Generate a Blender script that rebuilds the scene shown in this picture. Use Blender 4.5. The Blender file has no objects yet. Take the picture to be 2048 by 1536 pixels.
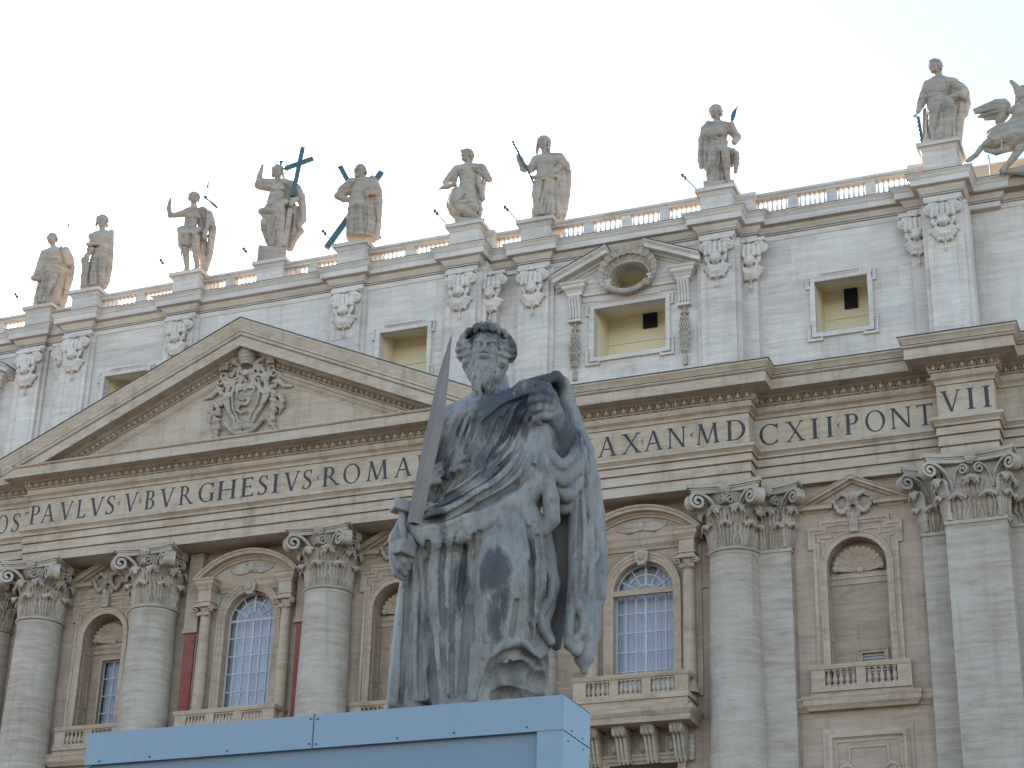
import bpy, bmesh, math, random
import numpy as np
from mathutils import Vector, Matrix
from mathutils.geometry import tessellate_polygon

random.seed(7)
RNG = np.random.default_rng(11)
R = math.radians
scene = bpy.context.scene

# ---------------------------------------------------------------- camera
cam_d = bpy.data.cameras.new("camera")
cam_d.sensor_width = 36.0
cam_d.lens = 3800.0 / 2048 * 36
cam_d.clip_start = 0.5
cam_d.clip_end = 6000
cam = bpy.data.objects.new("camera", cam_d)
scene.collection.objects.link(cam)
scene.camera = cam
YAW, PITCH, ROLL = 0.3885, 0.4323, 0.0275
f_ = Vector((-math.sin(YAW) * math.cos(PITCH), math.cos(YAW) * math.cos(PITCH), math.sin(PITCH)))
r_ = Vector((math.cos(YAW), math.sin(YAW), 0))
u_ = r_.cross(f_)
rr = math.cos(ROLL) * r_ + math.sin(ROLL) * u_
uu = -math.sin(ROLL) * r_ + math.cos(ROLL) * u_
m4 = Matrix(((rr.x, uu.x, -f_.x, 47.0286), (rr.y, uu.y, -f_.y, -79.5966), (rr.z, uu.z, -f_.z, 2.0), (0, 0, 0, 1)))
cam.matrix_world = m4

# ---------------------------------------------------------------- sky, sun, exposure
SUN_EL, SUN_AZ = R(24), R(-45)          # azimuth measured from +Y towards +X: behind the facade, to the left
world = bpy.data.worlds.new("World")
scene.world = world
world.use_nodes = True
wn = world.node_tree.nodes
wl = world.node_tree.links
wn.clear()
wo = wn.new("ShaderNodeOutputWorld")
wb = wn.new("ShaderNodeBackground")
sky = wn.new("ShaderNodeTexSky")
sky.sky_type = 'NISHITA'
sky.sun_disc = False
sky.sun_elevation = SUN_EL
sky.sun_rotation = SUN_AZ
sky.altitude = 50
sky.air_density = 1.0
sky.dust_density = 0.4
sky.ozone_density = 1.2
wb.inputs[1].default_value = 0.085
wl.new(sky.outputs[0], wb.inputs[0])
wl.new(wb.outputs[0], wo.inputs[0])
sun_d = bpy.data.lights.new("sun", 'SUN')
sun_d.energy = 4.6
sun_d.angle = R(0.53)
sun_d.color = (1.0, 0.93, 0.82)
sun = bpy.data.objects.new("sun", sun_d)
scene.collection.objects.link(sun)
sd = Vector((math.sin(SUN_AZ) * math.cos(SUN_EL), math.cos(SUN_AZ) * math.cos(SUN_EL), math.sin(SUN_EL)))
sun.rotation_euler = sd.to_track_quat('Z', 'Y').to_euler()
sun.location = (0, 40, 120)
scene.view_settings.view_transform = 'Standard'
scene.view_settings.look = 'None'
scene.view_settings.gamma = 1.0
scene.view_settings.use_curve_mapping = False
scene.view_settings.exposure = 2.58
scene.render.engine = 'CYCLES'
scene.cycles.max_bounces = 7
scene.cycles.diffuse_bounces = 4
scene.cycles.glossy_bounces = 3
scene.cycles.transmission_bounces = 4
scene.cycles.transparent_max_bounces = 6
scene.cycles.use_denoising = True
scene.cycles.sample_clamp_indirect = 6.0

# ---------------------------------------------------------------- materials
def newmat(name):
    m = bpy.data.materials.new(name)
    m.use_nodes = True
    nt = m.node_tree
    nt.nodes.clear()
    out = nt.nodes.new("ShaderNodeOutputMaterial")
    b = nt.nodes.new("ShaderNodeBsdfPrincipled")
    nt.links.new(b.outputs[0], out.inputs[0])
    return m, nt, b

def ramp(nt, src, stops):
    r = nt.nodes.new("ShaderNodeValToRGB")
    e = r.color_ramp.elements
    while len(e) < len(stops):
        e.new(0.5)
    for k, (p, c) in enumerate(stops):
        e[k].position = p
        e[k].color = (c[0], c[1], c[2], 1) if not isinstance(c, float) else (c, c, c, 1)
    nt.links.new(src, r.inputs[0])
    return r.outputs[0]

def mixc(nt, a, b, fac, mode='MIX'):
    n = nt.nodes.new("ShaderNodeMix")
    n.data_type = 'RGBA'
    n.blend_type = mode
    for sock, v in ((n.inputs[0], fac), (n.inputs[6], a), (n.inputs[7], b)):
        if hasattr(v, 'is_linked'):
            nt.links.new(v, sock)
        elif isinstance(v, (int, float)):
            sock.default_value = v
        else:
            sock.default_value = (v[0], v[1], v[2], 1)
    return n.outputs[2]

def noise(nt, vec, scale, sc=(1, 1, 1), detail=5, rough=0.6, dist=0.0):
    mp = nt.nodes.new("ShaderNodeMapping")
    mp.inputs['Scale'].default_value = sc
    nt.links.new(vec, mp.inputs[0])
    n = nt.nodes.new("ShaderNodeTexNoise")
    n.inputs['Scale'].default_value = scale
    n.inputs['Detail'].default_value = detail
    n.inputs['Roughness'].default_value = rough
    n.inputs['Distortion'].default_value = dist
    nt.links.new(mp.outputs[0], n.inputs[0])
    return n.outputs[0]

def coords(nt, rnd=True):
    tc = nt.nodes.new("ShaderNodeTexCoord")
    if not rnd:
        return tc.outputs['Object']
    oi = nt.nodes.new("ShaderNodeObjectInfo")
    mu = nt.nodes.new("ShaderNodeMath")
    mu.operation = 'MULTIPLY'
    mu.inputs[1].default_value = 37.0
    nt.links.new(oi.outputs['Random'], mu.inputs[0])
    va = nt.nodes.new("ShaderNodeVectorMath")
    va.operation = 'ADD'
    nt.links.new(tc.outputs['Object'], va.inputs[0])
    nt.links.new(mu.outputs[0], va.inputs[1])
    return va.outputs[0]

def travertine(name, light, dark, streak=0.45, stain=(0.16, 0.12, 0.09), stain_amt=0.35, blocks=0.0,
               bw=2.4, bh=0.95, warm=None, bump=0.25, rain=0.3, fine=9.0, rough=0.85):
    m, nt, b = newmat(name)
    v = coords(nt)
    # bedding: thin, long horizontal layers
    n1 = noise(nt, v, 1.0, (0.55, 0.55, 5.0), 8, 0.68, 0.15)
    c = ramp(nt, n1, [(0.32, dark), (0.62, light)])
    n2 = noise(nt, v, 0.33, (1, 1, 1), 4, 0.55)
    c = mixc(nt, c, warm or [x * 1.12 for x in light], ramp(nt, n2, [(0.42, 0.0), (0.68, 0.55)]))
    nf = noise(nt, v, fine, (0.35, 0.35, 2.2), 6, 0.75)
    c = mixc(nt, c, [x * 0.52 for x in dark], ramp(nt, nf, [(0.56, 0.0), (0.78, streak)]))
    if blocks:
        sp = nt.nodes.new("ShaderNodeSeparateXYZ")
        nt.links.new(v, sp.inputs[0])
        cb = nt.nodes.new("ShaderNodeCombineXYZ")
        nt.links.new(sp.outputs[0], cb.inputs[0])
        nt.links.new(sp.outputs[2], cb.inputs[1])
        br = nt.nodes.new("ShaderNodeTexBrick")
        br.inputs['Scale'].default_value = 1.0
        br.inputs['Brick Width'].default_value = bw
        br.inputs['Row Height'].default_value = bh
        br.inputs['Mortar Size'].default_value = 0.008
        br.inputs['Mortar Smooth'].default_value = 0.4
        br.inputs['Color1'].default_value = (1.08, 1.06, 1.04, 1)
        br.inputs['Color2'].default_value = (0.84, 0.83, 0.83, 1)
        br.inputs['Mortar'].default_value = (0.62, 0.58, 0.54, 1)
        nt.links.new(cb.outputs[0], br.inputs[0])
        c = mixc(nt, c, br.outputs[0], blocks, 'MULTIPLY')
    if rain:
        nr = noise(nt, v, 1.0, (1.7, 1.7, 0.16), 6, 0.7)
        c = mixc(nt, c, stain, ramp(nt, nr, [(0.52, 0.0), (0.74, rain)]))
    if stain_amt:
        ns = noise(nt, v, 0.7, (1, 1, 1.6), 7, 0.72)
        c = mixc(nt, c, stain, ramp(nt, ns, [(0.54, 0.0), (0.74, stain_amt)]))
    nt.links.new(c, b.inputs['Base Color'])
    b.inputs['Roughness'].default_value = rough
    b.inputs['Specular IOR Level'].default_value = 0.25
    bp = nt.nodes.new("ShaderNodeBump")
    bp.inputs['Strength'].default_value = bump
    bp.inputs['Distance'].default_value = 0.03
    nt.links.new(nf, bp.inputs['Height'])
    nt.links.new(bp.outputs[0], b.inputs['Normal'])
    return m

def flat(name, col, rough=0.6, metal=0.0, var=0.25, sc=3.0):
    m, nt, b = newmat(name)
    v = coords(nt)
    n = noise(nt, v, sc, (1, 1, 1), 6, 0.65)
    c = mixc(nt, [x * (1 - var) for x in col], [min(1, x * (1 + var)) for x in col], n)
    nt.links.new(c, b.inputs['Base Color'])
    b.inputs['Roughness'].default_value = rough
    b.inputs['Metallic'].default_value = metal
    return m

M = {}
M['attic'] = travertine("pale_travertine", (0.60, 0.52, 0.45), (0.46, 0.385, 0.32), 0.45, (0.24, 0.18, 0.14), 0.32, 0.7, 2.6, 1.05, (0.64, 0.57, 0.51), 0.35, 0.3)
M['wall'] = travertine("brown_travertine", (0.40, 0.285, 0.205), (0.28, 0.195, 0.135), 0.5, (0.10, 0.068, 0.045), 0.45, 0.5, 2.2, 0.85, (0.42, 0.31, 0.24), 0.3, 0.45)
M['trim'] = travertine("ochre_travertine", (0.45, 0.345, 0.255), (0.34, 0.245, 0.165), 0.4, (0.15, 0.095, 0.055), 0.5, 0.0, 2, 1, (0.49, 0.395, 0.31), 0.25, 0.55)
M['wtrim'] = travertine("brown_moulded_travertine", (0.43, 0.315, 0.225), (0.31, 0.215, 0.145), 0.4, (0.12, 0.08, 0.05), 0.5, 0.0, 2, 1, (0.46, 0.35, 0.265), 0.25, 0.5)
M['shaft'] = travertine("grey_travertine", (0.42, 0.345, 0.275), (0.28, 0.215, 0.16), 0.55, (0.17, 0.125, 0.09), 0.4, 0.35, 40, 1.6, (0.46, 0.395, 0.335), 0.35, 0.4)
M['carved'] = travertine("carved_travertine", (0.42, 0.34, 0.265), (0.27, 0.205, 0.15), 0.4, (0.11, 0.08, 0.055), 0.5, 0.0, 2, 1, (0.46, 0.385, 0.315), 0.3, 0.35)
M['statue'] = travertine("weathered_statue_stone", (0.37, 0.30, 0.235), (0.22, 0.17, 0.125), 0.5, (0.07, 0.055, 0.042), 0.75, 0.0, 2, 1, (0.43, 0.355, 0.285), 0.25, 0.35)
M['dado'] = travertine("lower_wall_travertine", (0.40, 0.30, 0.22), (0.28, 0.20, 0.14), 0.45, (0.13, 0.09, 0.065), 0.4, 0.35, 2.2, 0.9, (0.42, 0.33, 0.26), 0.3, 0.35)
M['letter'] = flat("black_letter_paint", (0.022, 0.02, 0.022), 0.55)
M['lead'] = flat("dark_lead_flashing", (0.05, 0.048, 0.046), 0.5, 0.0, 0.4)
M['bronze'] = flat("green_bronze", (0.045, 0.085, 0.085), 0.5, 0.35, 0.4, 2.0)
M['iron'] = flat("dark_iron", (0.05, 0.055, 0.065), 0.5, 0.4)
M['green'] = travertine("green_marble", (0.20, 0.25, 0.20), (0.13, 0.18, 0.14), 0.3, (0.3, 0.3, 0.26), 0.3, 0, 1, 1, (0.24, 0.28, 0.23), 0.1, 0.2)
M['red'] = travertine("red_marble", (0.22, 0.055, 0.04), (0.12, 0.03, 0.025), 0.3, (0.25, 0.2, 0.17), 0.45, 0, 1, 1, (0.28, 0.10, 0.07), 0.1, 0.2, 6)
M['cream'] = flat("cream_plaster", (0.74, 0.62, 0.43), 0.9, 0, 0.06, 0.6)
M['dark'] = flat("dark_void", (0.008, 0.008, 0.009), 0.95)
M['bars'] = flat("painted_glazing_bars", (0.42, 0.36, 0.33), 0.6)
M['curtain'] = flat("white_curtain_cloth", (0.66, 0.62, 0.60), 0.9, 0, 0.08, 8)
M['cloth_dark'] = flat("grey_blue_interior", (0.10, 0.11, 0.13), 0.9)

def glass_mat():
    m = bpy.data.materials.new("window_glass")
    m.use_nodes = True
    nt = m.node_tree
    nt.nodes.clear()
    out = nt.nodes.new("ShaderNodeOutputMaterial")
    mx = nt.nodes.new("ShaderNodeMixShader")
    tr = nt.nodes.new("ShaderNodeBsdfTransparent")
    tr.inputs[0].default_value = (0.74, 0.78, 0.84, 1)
    gl = nt.nodes.new("ShaderNodeBsdfGlossy")
    gl.inputs['Roughness'].default_value = 0.06
    fr = nt.nodes.new("ShaderNodeFresnel")
    fr.inputs[0].default_value = 1.5
    tc = nt.nodes.new("ShaderNodeTexCoord")
    n = nt.nodes.new("ShaderNodeTexNoise")
    n.inputs['Scale'].default_value = 1.6
    nt.links.new(tc.outputs['Object'], n.inputs[0])
    bp = nt.nodes.new("ShaderNodeBump")
    bp.inputs['Strength'].default_value = 0.12
    bp.inputs['Distance'].default_value = 0.05
    nt.links.new(n.outputs[0], bp.inputs['Height'])
    nt.links.new(bp.outputs[0], gl.inputs['Normal'])
    nt.links.new(fr.outputs[0], mx.inputs[0])
    nt.links.new(tr.outputs[0], mx.inputs[1])
    nt.links.new(gl.outputs[0], mx.inputs[2])
    nt.links.new(mx.outputs[0], out.inputs[0])
    return m
M['glass'] = glass_mat()
# ---------------------------------------------------------------- scene-tree helpers
COL = scene.collection
def tag(o, label=None, cat=None, group=None, kind=None):
    for k, v in (('label', label), ('category', cat), ('group', group), ('kind', kind)):
        if v:
            o[k] = v
    return o

def thing(name, label, cat, loc=(0, 0, 0), rz=0.0, group=None):
    o = bpy.data.objects.new(name, None)
    o.empty_display_size = 0.5
    COL.objects.link(o)
    o.location = loc
    o.rotation_euler = (0, 0, rz)
    return tag(o, label, cat, group)

def node(name, parent, loc=(0, 0, 0)):
    o = bpy.data.objects.new(name, None)
    COL.objects.link(o)
    o.parent = parent
    o.location = loc
    return o

def copy_tree(o, parent, loc):
    c = o.copy()
    COL.objects.link(c)
    c.parent = parent
    c.location = loc
    for ch in list(o.children):
        copy_tree(ch, c, ch.location)
    return c

def finish(me, smooth):
    if smooth is None:
        return
    n = len(me.polygons)
    me.polygons.foreach_set('use_smooth', [True] * n)
    if smooth is not True:
        bm = bmesh.new()
        bm.from_mesh(me)
        for e in bm.edges:
            e.smooth = len(e.link_faces) == 2 and e.calc_face_angle(3.0) < smooth
        bm.to_mesh(me)
        bm.free()

def link(name, me, mat, parent, smooth=None, loc=(0, 0, 0)):
    finish(me, smooth)
    if mat:
        me.materials.append(mat)
    o = bpy.data.objects.new(name, me)
    COL.objects.link(o)
    if parent is not None:
        o.parent = parent
    o.location = loc
    return o

class MB:
    def __init__(s):
        s.v, s.f = [], []
    def add(s, vs, fs):
        n = len(s.v)
        s.v.extend([tuple(map(float, p)) for p in vs])
        s.f.extend([tuple(i + n for i in f) for f in fs])
        return s
    def box(s, x0, x1, y0, y1, z0, z1):
        vs = [(x, y, z) for z in (z0, z1) for y in (y0, y1) for x in (x0, x1)]
        return s.add(vs, [(0, 2, 3, 1), (4, 5, 7, 6), (0, 1, 5, 4), (2, 6, 7, 3), (0, 4, 6, 2), (1, 3, 7, 5)])
    def grid(s, P, closed_u=False, closed_v=False):
        P = np.asarray(P, float)
        nu, nv = P.shape[:2]
        fs = []
        for i in range(nu if closed_u else nu - 1):
            for j in range(nv if closed_v else nv - 1):
                a, b = i, (i + 1) % nu
                c, d = j, (j + 1) % nv
                fs.append((a * nv + c, b * nv + c, b * nv + d, a * nv + d))
        return s.add(P.reshape(-1, 3), fs)
    def lathe(s, prof, c=(0, 0, 0), n=24, a0=0.0, a1=2 * math.pi):
        full = abs(a1 - a0 - 2 * math.pi) < 1e-6
        th = np.linspace(a0, a1, n + (0 if full else 1), endpoint=not full)
        P = [[(c[0] + r * math.cos(t), c[1] + r * math.sin(t), c[2] + z) for t in th] for r, z in prof]
        return s.grid(P, False, full)
    def tube(s, pts, rad, n=8, flatn=None, fl=1.0, caps=True):
        pts = np.asarray(pts, float)
        if np.isscalar(rad):
            rad = [rad] * len(pts)
        T = np.gradient(pts, axis=0)
        T /= np.linalg.norm(T, axis=1)[:, None] + 1e-9
        up = np.array(flatn if flatn is not None else (0.13, 0.21, 0.97))
        P = []
        for p, t, r in zip(pts, T, rad):
            a = np.cross(t, up)
            if np.linalg.norm(a) < 1e-3:
                a = np.cross(t, (1, 0, 0))
            a /= np.linalg.norm(a)
            b = np.cross(a, t)
            P.append([p + r * (math.cos(q) * a + fl * math.sin(q) * b) for q in np.linspace(0, 2 * math.pi, n, endpoint=False)])
        s.grid(P, False, True)
        if caps:
            k = len(s.v) - len(pts) * n
            s.f.append(tuple(range(k, k + n)))
            s.f.append(tuple(range(len(s.v) - 1, len(s.v) - n - 1, -1)))
        return s
    def ell(s, c, r, nu=10, nv=6):
        th = np.linspace(0, 2 * math.pi, nu, endpoint=False)
        ph = np.linspace(-math.pi / 2 + 0.01, math.pi / 2 - 0.01, nv)
        P = [[(c[0] + r[0] * math.cos(p) * math.cos(t), c[1] + r[1] * math.cos(p) * math.sin(t), c[2] + r[2] * math.sin(p)) for t in th] for p in ph]
        return s.grid(P, False, True)
    def prism(s, poly, y0, y1):
        """poly in (x,z); extruded between y0 (front) and y1"""
        n = len(poly)
        vs = [(x, y0, z) for x, z in poly] + [(x, y1, z) for x, z in poly]
        tri = tessellate_polygon([[Vector((x, z, 0)) for x, z in poly]])
        fs = [tuple(t) for t in tri] + [tuple(i + n for i in t[::-1]) for t in tri]
        fs += [(i, (i + 1) % n, (i + 1) % n + n, i + n) for i in range(n)]
        return s.add(vs, fs)
    def prismx(s, poly, x0, x1):
        """poly in (y,z) extruded along x"""
        n = len(poly)
        vs = [(x0, y, z) for y, z in poly] + [(x1, y, z) for y, z in poly]
        tri = tessellate_polygon([[Vector((y, z, 0)) for y, z in poly]])
        fs = [tuple(t) for t in tri] + [tuple(i + n for i in t[::-1]) for t in tri]
        fs += [(i, (i + 1) % n, (i + 1) % n + n, i + n) for i in range(n)]
        return s.add(vs, fs)
    def prismz(s, poly, z0, z1):
        n = len(poly)
        vs = [(x, y, z0) for x, y in poly] + [(x, y, z1) for x, y in poly]
        tri = tessellate_polygon([[Vector((x, y, 0)) for x, y in poly]])
        fs = [tuple(t) for t in tri] + [tuple(i + n for i in t[::-1]) for t in tri]
        fs += [(i, (i + 1) % n, (i + 1) % n + n, i + n) for i in range(n)]
        return s.add(vs, fs)
    def build(s, name, mat, parent, smooth=None, loc=(0, 0, 0)):
        me = bpy.data.meshes.new(name)
        me.from_pydata(s.v, [], s.f)
        bm = bmesh.new()
        bm.from_mesh(me)
        bmesh.ops.recalc_face_normals(bm, faces=bm.faces)
        bm.to_mesh(me)
        bm.free()
        return link(name, me, mat, parent, smooth, loc)

def mitres(path, closed=False):
    """outward (right-hand) mitre vectors of a 2-D polyline"""
    P = [np.array(p, float) for p in path]
    n = len(P)
    out = []
    def nrm(a, b):
        d = b - a
        d /= np.linalg.norm(d)
        return np.array([d[1], -d[0]])
    for i in range(n):
        pr = P[i - 1] if (i > 0 or closed) else None
        nx = P[(i + 1) % n] if (i < n - 1 or closed) else None
        if pr is None:
            out.append(nrm(P[i], nx))
        elif nx is None:
            out.append(nrm(pr, P[i]))
        else:
            a, b = nrm(pr, P[i]), nrm(P[i], nx)
            m = (a + b)
            out.append(m / max(0.25, (1 + a @ b)))
    return out

def sweep_h(mb, prof, path, closed=False):
    """horizontal moulding: prof [(d,z)], path [(x,y)]; d grows outward (towards -y on a path going +x)"""
    mt = mitres(path, closed)
    P = [[(p[0] + m[0] * d, p[1] + m[1] * d, z) for d, z in prof] for p, m in zip(path, mt)]
    mb.grid(P, closed)
    if not closed:
        k = len(mb.v)
        n = len(prof)
        mb.f.append(tuple(range(k - n, k)))
        mb.f.append(tuple(range(k - n * len(path) + n - 1, k - n * len(path) - 1, -1)))
    return mb

def sweep_v(mb, prof, path, y, closed=True):
    """frame moulding round a path in the x-z plane; prof [(o,h)]: o outward from the opening, h projection towards -y.
    paths run clockwise seen from the front (left side up, over the top, right side down)"""
    mt = mitres(path, closed)
    P = [[(p[0] - m[0] * o, y - h, p[1] - m[1] * o) for o, h in prof] for p, m in zip(path, mt)]
    mb.grid(P, closed)
    if not closed:
        k = len(mb.v)
        n = len(prof)
        mb.f.append(tuple(range(k - n, k)))
        mb.f.append(tuple(range(k - n * len(path) + n - 1, k - n * len(path) - 1, -1)))
    return mb

def arch(cx, hw, z0, zs, n=20, rz=None):
    rz = rz or hw
    pts = [(cx - hw, z0)]
    for t in np.linspace(math.pi, 0, n):
        pts.append((cx + hw * math.cos(t), zs + rz * math.sin(t)))
    pts.append((cx + hw, z0))
    return pts

def rect(x0, x1, z0, z1):
    return [(x0, z0), (x0, z1), (x1, z1), (x1, z0)]

def panel(mb, outer, holes, y, depth):
    """wall sheet in the x-z plane at y with holes; each hole gets reveals `depth` deep"""
    loops = [outer] + holes
    pts = [p for l in loops for p in l]
    tri = tessellate_polygon([[Vector((x, z, 0)) for x, z in l] for l in loops])
    mb.add([(x, y, z) for x, z in pts], [tuple(t) for t in tri])
    for h, dp in zip(holes, depth):
        n = len(h)
        mb.add([(x, y, z) for x, z in h] + [(x, y + dp, z) for x, z in h],
               [(i, (i + 1) % n, (i + 1) % n + n, i + n) for i in range(n)])
    return mb

# ---------------------------------------------------------------- signed-distance sculpting
class Sculpt:
    def __init__(s, lo, hi, h):
        s.h = h
        s.lo = np.array(lo, float)
        s.n = np.ceil((np.array(hi, float) - s.lo) / h).astype(int) + 1
        s.d = np.full(s.n, 4.0, np.float32)
        s.ax = [(s.lo[i] + h * np.arange(s.n[i])).astype(np.float32) for i in range(3)]
    def _sl(s, lo, hi):
        a = np.clip(np.floor((np.array(lo) - s.lo) / s.h).astype(int), 0, s.n)
        b = np.clip(np.ceil((np.array(hi) - s.lo) / s.h).astype(int) + 1, 0, s.n)
        if (b <= a).any():
            return None
        sl = tuple(slice(a[i], b[i]) for i in range(3))
        x = s.ax[0][sl[0]][:, None, None]
        y = s.ax[1][sl[1]][None, :, None]
        z = s.ax[2][sl[2]][None, None, :]
        return sl, x, y, z
    def put(s, fn, lo, hi, k=0.05, sub=False):
        pad = k + 2.5 * s.h
        q = s._sl(np.array(lo) - pad, np.array(hi) + pad)
        if q is None:
            return
        sl, x, y, z = q
        b = fn(x, y, z).astype(np.float32)
        a = s.d[sl]
        if sub:
            b = -b
            hh = np.clip(0.5 - 0.5 * (b - a) / k, 0, 1)
            s.d[sl] = a * hh + b * (1 - hh) + k * hh * (1 - hh)
        else:
            hh = np.clip(0.5 + 0.5 * (b - a) / k, 0, 1)
            s.d[sl] = b * (1 - hh) + a * hh - k * hh * (1 - hh)
    def cap(s, a, b, ra, rb, k=0.05, sub=False, fy=1.0):
        """tapered capsule; fy>1 flattens it along y"""
        a, b = np.array(a, float), np.array(b, float)
        ab = b - a
        L = max(float(ab @ ab), 1e-9)
        def fn(x, y, z):
            px, py, pz = x - a[0], y - a[1], z - a[2]
            t = np.clip((px * ab[0] + py * ab[1] + pz * ab[2]) / L, 0, 1)
            return np.sqrt((px - ab[0] * t) ** 2 + ((py - ab[1] * t) * fy) ** 2 + (pz - ab[2] * t) ** 2) - (ra + (rb - ra) * t)
        r = max(ra, rb)
        s.put(fn, np.minimum(a, b) - r, np.maximum(a, b) + r, k, sub)
    def chain(s, pts, rad, k=0.05, sub=False, fy=1.0):
        if np.isscalar(rad):
            rad = [rad] * len(pts)
        for i in range(len(pts) - 1):
            s.cap(pts[i], pts[i + 1], rad[i], rad[i + 1], k, sub, fy)
    def ell(s, c, r, k=0.05, sub=False, rot=None):
        c, r = np.array(c, float), np.array(r, float)
        Q = np.array(rot) if rot is not None else np.eye(3)
        def fn(x, y, z):
            px, py, pz = x - c[0], y - c[1], z - c[2]
            u = Q[0, 0] * px + Q[1, 0] * py + Q[2, 0] * pz
            v = Q[0, 1] * px + Q[1, 1] * py + Q[2, 1] * pz
            w = Q[0, 2] * px + Q[1, 2] * py + Q[2, 2] * pz
            k0 = np.sqrt((u / r[0]) ** 2 + (v / r[1]) ** 2 + (w / r[2]) ** 2)
            k1 = np.sqrt((u / r[0] ** 2) ** 2 + (v / r[1] ** 2) ** 2 + (w / r[2] ** 2) ** 2) + 1e-6
            return k0 * (k0 - 1) / k1
        m = r.max() if rot is not None else r
        s.put(fn, c - m, c + m, k, sub)
    def box(s, c, hsz, k=0.02, rnd=0.02, rot=None, sub=False):
        c, hsz = np.array(c, float), np.array(hsz, float)
        Q = np.array(rot) if rot is not None else np.eye(3)
        def fn(x, y, z):
            px, py, pz = x - c[0], y - c[1], z - c[2]
            q = [np.abs(Q[0, i] * px + Q[1, i] * py + Q[2, i] * pz) - (hsz[i] - rnd) for i in range(3)]
            o = np.sqrt(sum(np.maximum(t, 0) ** 2 for t in q))
            return o + np.minimum(np.maximum(np.maximum(q[0], q[1]), q[2]), 0) - rnd
        m = np.linalg.norm(hsz) if rot is not None else hsz
        s.put(fn, c - m, c + m, k, sub)
    def skirt(s, st, nf=9, amp=0.1, ph=0.0, twist=0.0, sharp=0.75, k=0.06, wob=0.6, top=0.08):
        """cloth column: st rows (cx, cy, z, rx, ry, fold amount) from top to bottom"""
        st = np.array(st, float)[::-1]
        zz = st[:, 2]
        def fn(x, y, z):
            zc = np.clip(z, zz[0], zz[-1]).ravel()
            g = [np.interp(zc, zz, st[:, i]).astype(np.float32)[None, None, :] for i in (0, 1, 3, 4, 5)]
            u, v = (x - g[0]) / g[2], (y - g[1]) / g[3]
            rho = np.sqrt(u * u + v * v)
            th = np.arctan2(u, -v)
            w = th + wob * 0.35 * np.sin(2 * th + ph) + twist * (zz[-1] - z) + 0.06 * np.sin(3.1 * z + 2 * th)
            q = np.abs(np.sin(0.5 * nf * w + ph)) ** sharp
            q2 = np.abs(np.sin(0.5 * (nf * 1.73) * w + 1.7 * ph + 0.8)) ** sharp
            fold = amp * g[4] * (1.25 * q + 0.5 * q2 - 1.05)
            d = (rho - 1 - fold) * np.minimum(g[2], g[3]) * 0.8
            return np.maximum(d, np.maximum(zz[0] - z, z - zz[-1] - top))
        rx = (st[:, 3] * (1 + amp)).max()
        ry = (st[:, 4] * (1 + amp)).max()
        s.put(fn, (st[:, 0].min() - rx, st[:, 1].min() - ry, zz[0]), (st[:, 0].max() + rx, st[:, 1].max() + ry, zz[-1] + top), k)
    def cut_below(s, z0):
        z = s.ax[2][None, None, :]
        s.d = np.maximum(s.d, z0 - z)
    def roughen(s, amp, sc, seed=0):
        r = np.random.default_rng(seed)
        X, Y, Z = s.ax[0][:, None, None], s.ax[1][None, :, None], s.ax[2][None, None, :]
        for i in range(5):
            w = r.normal(size=3) * sc * (1.5 ** i)
            p = r.uniform(0, 6.28, 3)
            s.d += (amp / (1.3 ** i)) * np.sin(w[0] * X + p[0] + 1.3 * np.sin(w[1] * Y * .7 + p[1])) * np.sin(w[1] * Y + p[1] + np.sin(w[2] * Z * .6)) * np.sin(w[2] * Z + p[2] + np.sin(w[0] * X * .8))
    def mesh(s, name):
        d = s.d
        for ax in range(3):
            for e in (0, -1):
                sl = [slice(None)] * 3
                sl[ax] = e
                d[tuple(sl)] = np.maximum(d[tuple(sl)], 0.5 * s.h)
        ins = d < 0
        nx, ny, nz = d.shape
        c = np.zeros((nx - 1, ny - 1, nz - 1), np.int8)
        for i in (0, 1):
            for j in (0, 1):
                for k in (0, 1):
                    c += ins[i:nx - 1 + i, j:ny - 1 + j, k:nz - 1 + k]
        act = (c > 0) & (c < 8)
        idx = np.argwhere(act)
        num = np.full(act.shape, -1, np.int64)
        num[act] = np.arange(len(idx))
        acc = np.zeros((len(idx), 3))
        cnt = np.zeros(len(idx))
        I, J, K = idx.T
        cor = [(i, j, k) for i in (0, 1) for j in (0, 1) for k in (0, 1)]
        for a in cor:
            for ax in range(3):
                if a[ax]:
                    continue
                b = list(a)
                b[ax] = 1
                da = d[I + a[0], J + a[1], K + a[2]]
                db = d[I + b[0], J + b[1], K + b[2]]
                mk = (da < 0) != (db < 0)
                t = np.where(mk, da / np.where(mk, da - db, 1), 0)
                p = np.tile(np.array(a, float), (len(idx), 1))
                p[:, ax] += t
                acc[mk] += p[mk]
                cnt[mk] += 1
        V = s.lo + s.h * (idx + acc / np.maximum(cnt, 1)[:, None])
        F = []
        for ax in range(3):
            o1, o2 = [(1, 2), (2, 0), (0, 1)][ax]
            sa = [slice(None)] * 3
            sb = [slice(None)] * 3
            sa[ax] = slice(0, -1)
            sb[ax] = slice(1, None)
            A, B = ins[tuple(sa)], ins[tuple(sb)]
            for flip in (False, True):
                e = np.argwhere((A & ~B) if not flip else (~A & B))
                if not len(e):
                    continue
                ok = (e[:, o1] > 0) & (e[:, o2] > 0) & (e[:, o1] < d.shape[o1] - 1) & (e[:, o2] < d.shape[o2] - 1)
                e = e[ok]
                q = []
                for u, v in ((0, 0), (1, 0), (1, 1), (0, 1)):
                    g = e.copy()
                    g[:, o1] -= 1 - u
                    g[:, o2] -= 1 - v
                    q.append(num[g[:, 0], g[:, 1], g[:, 2]])
                q = np.stack(q, 1)
                F.append(q[:, ::-1] if flip else q)
        F = np.concatenate(F) if F else np.zeros((0, 4), int)
        me = bpy.data.meshes.new(name)
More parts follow.
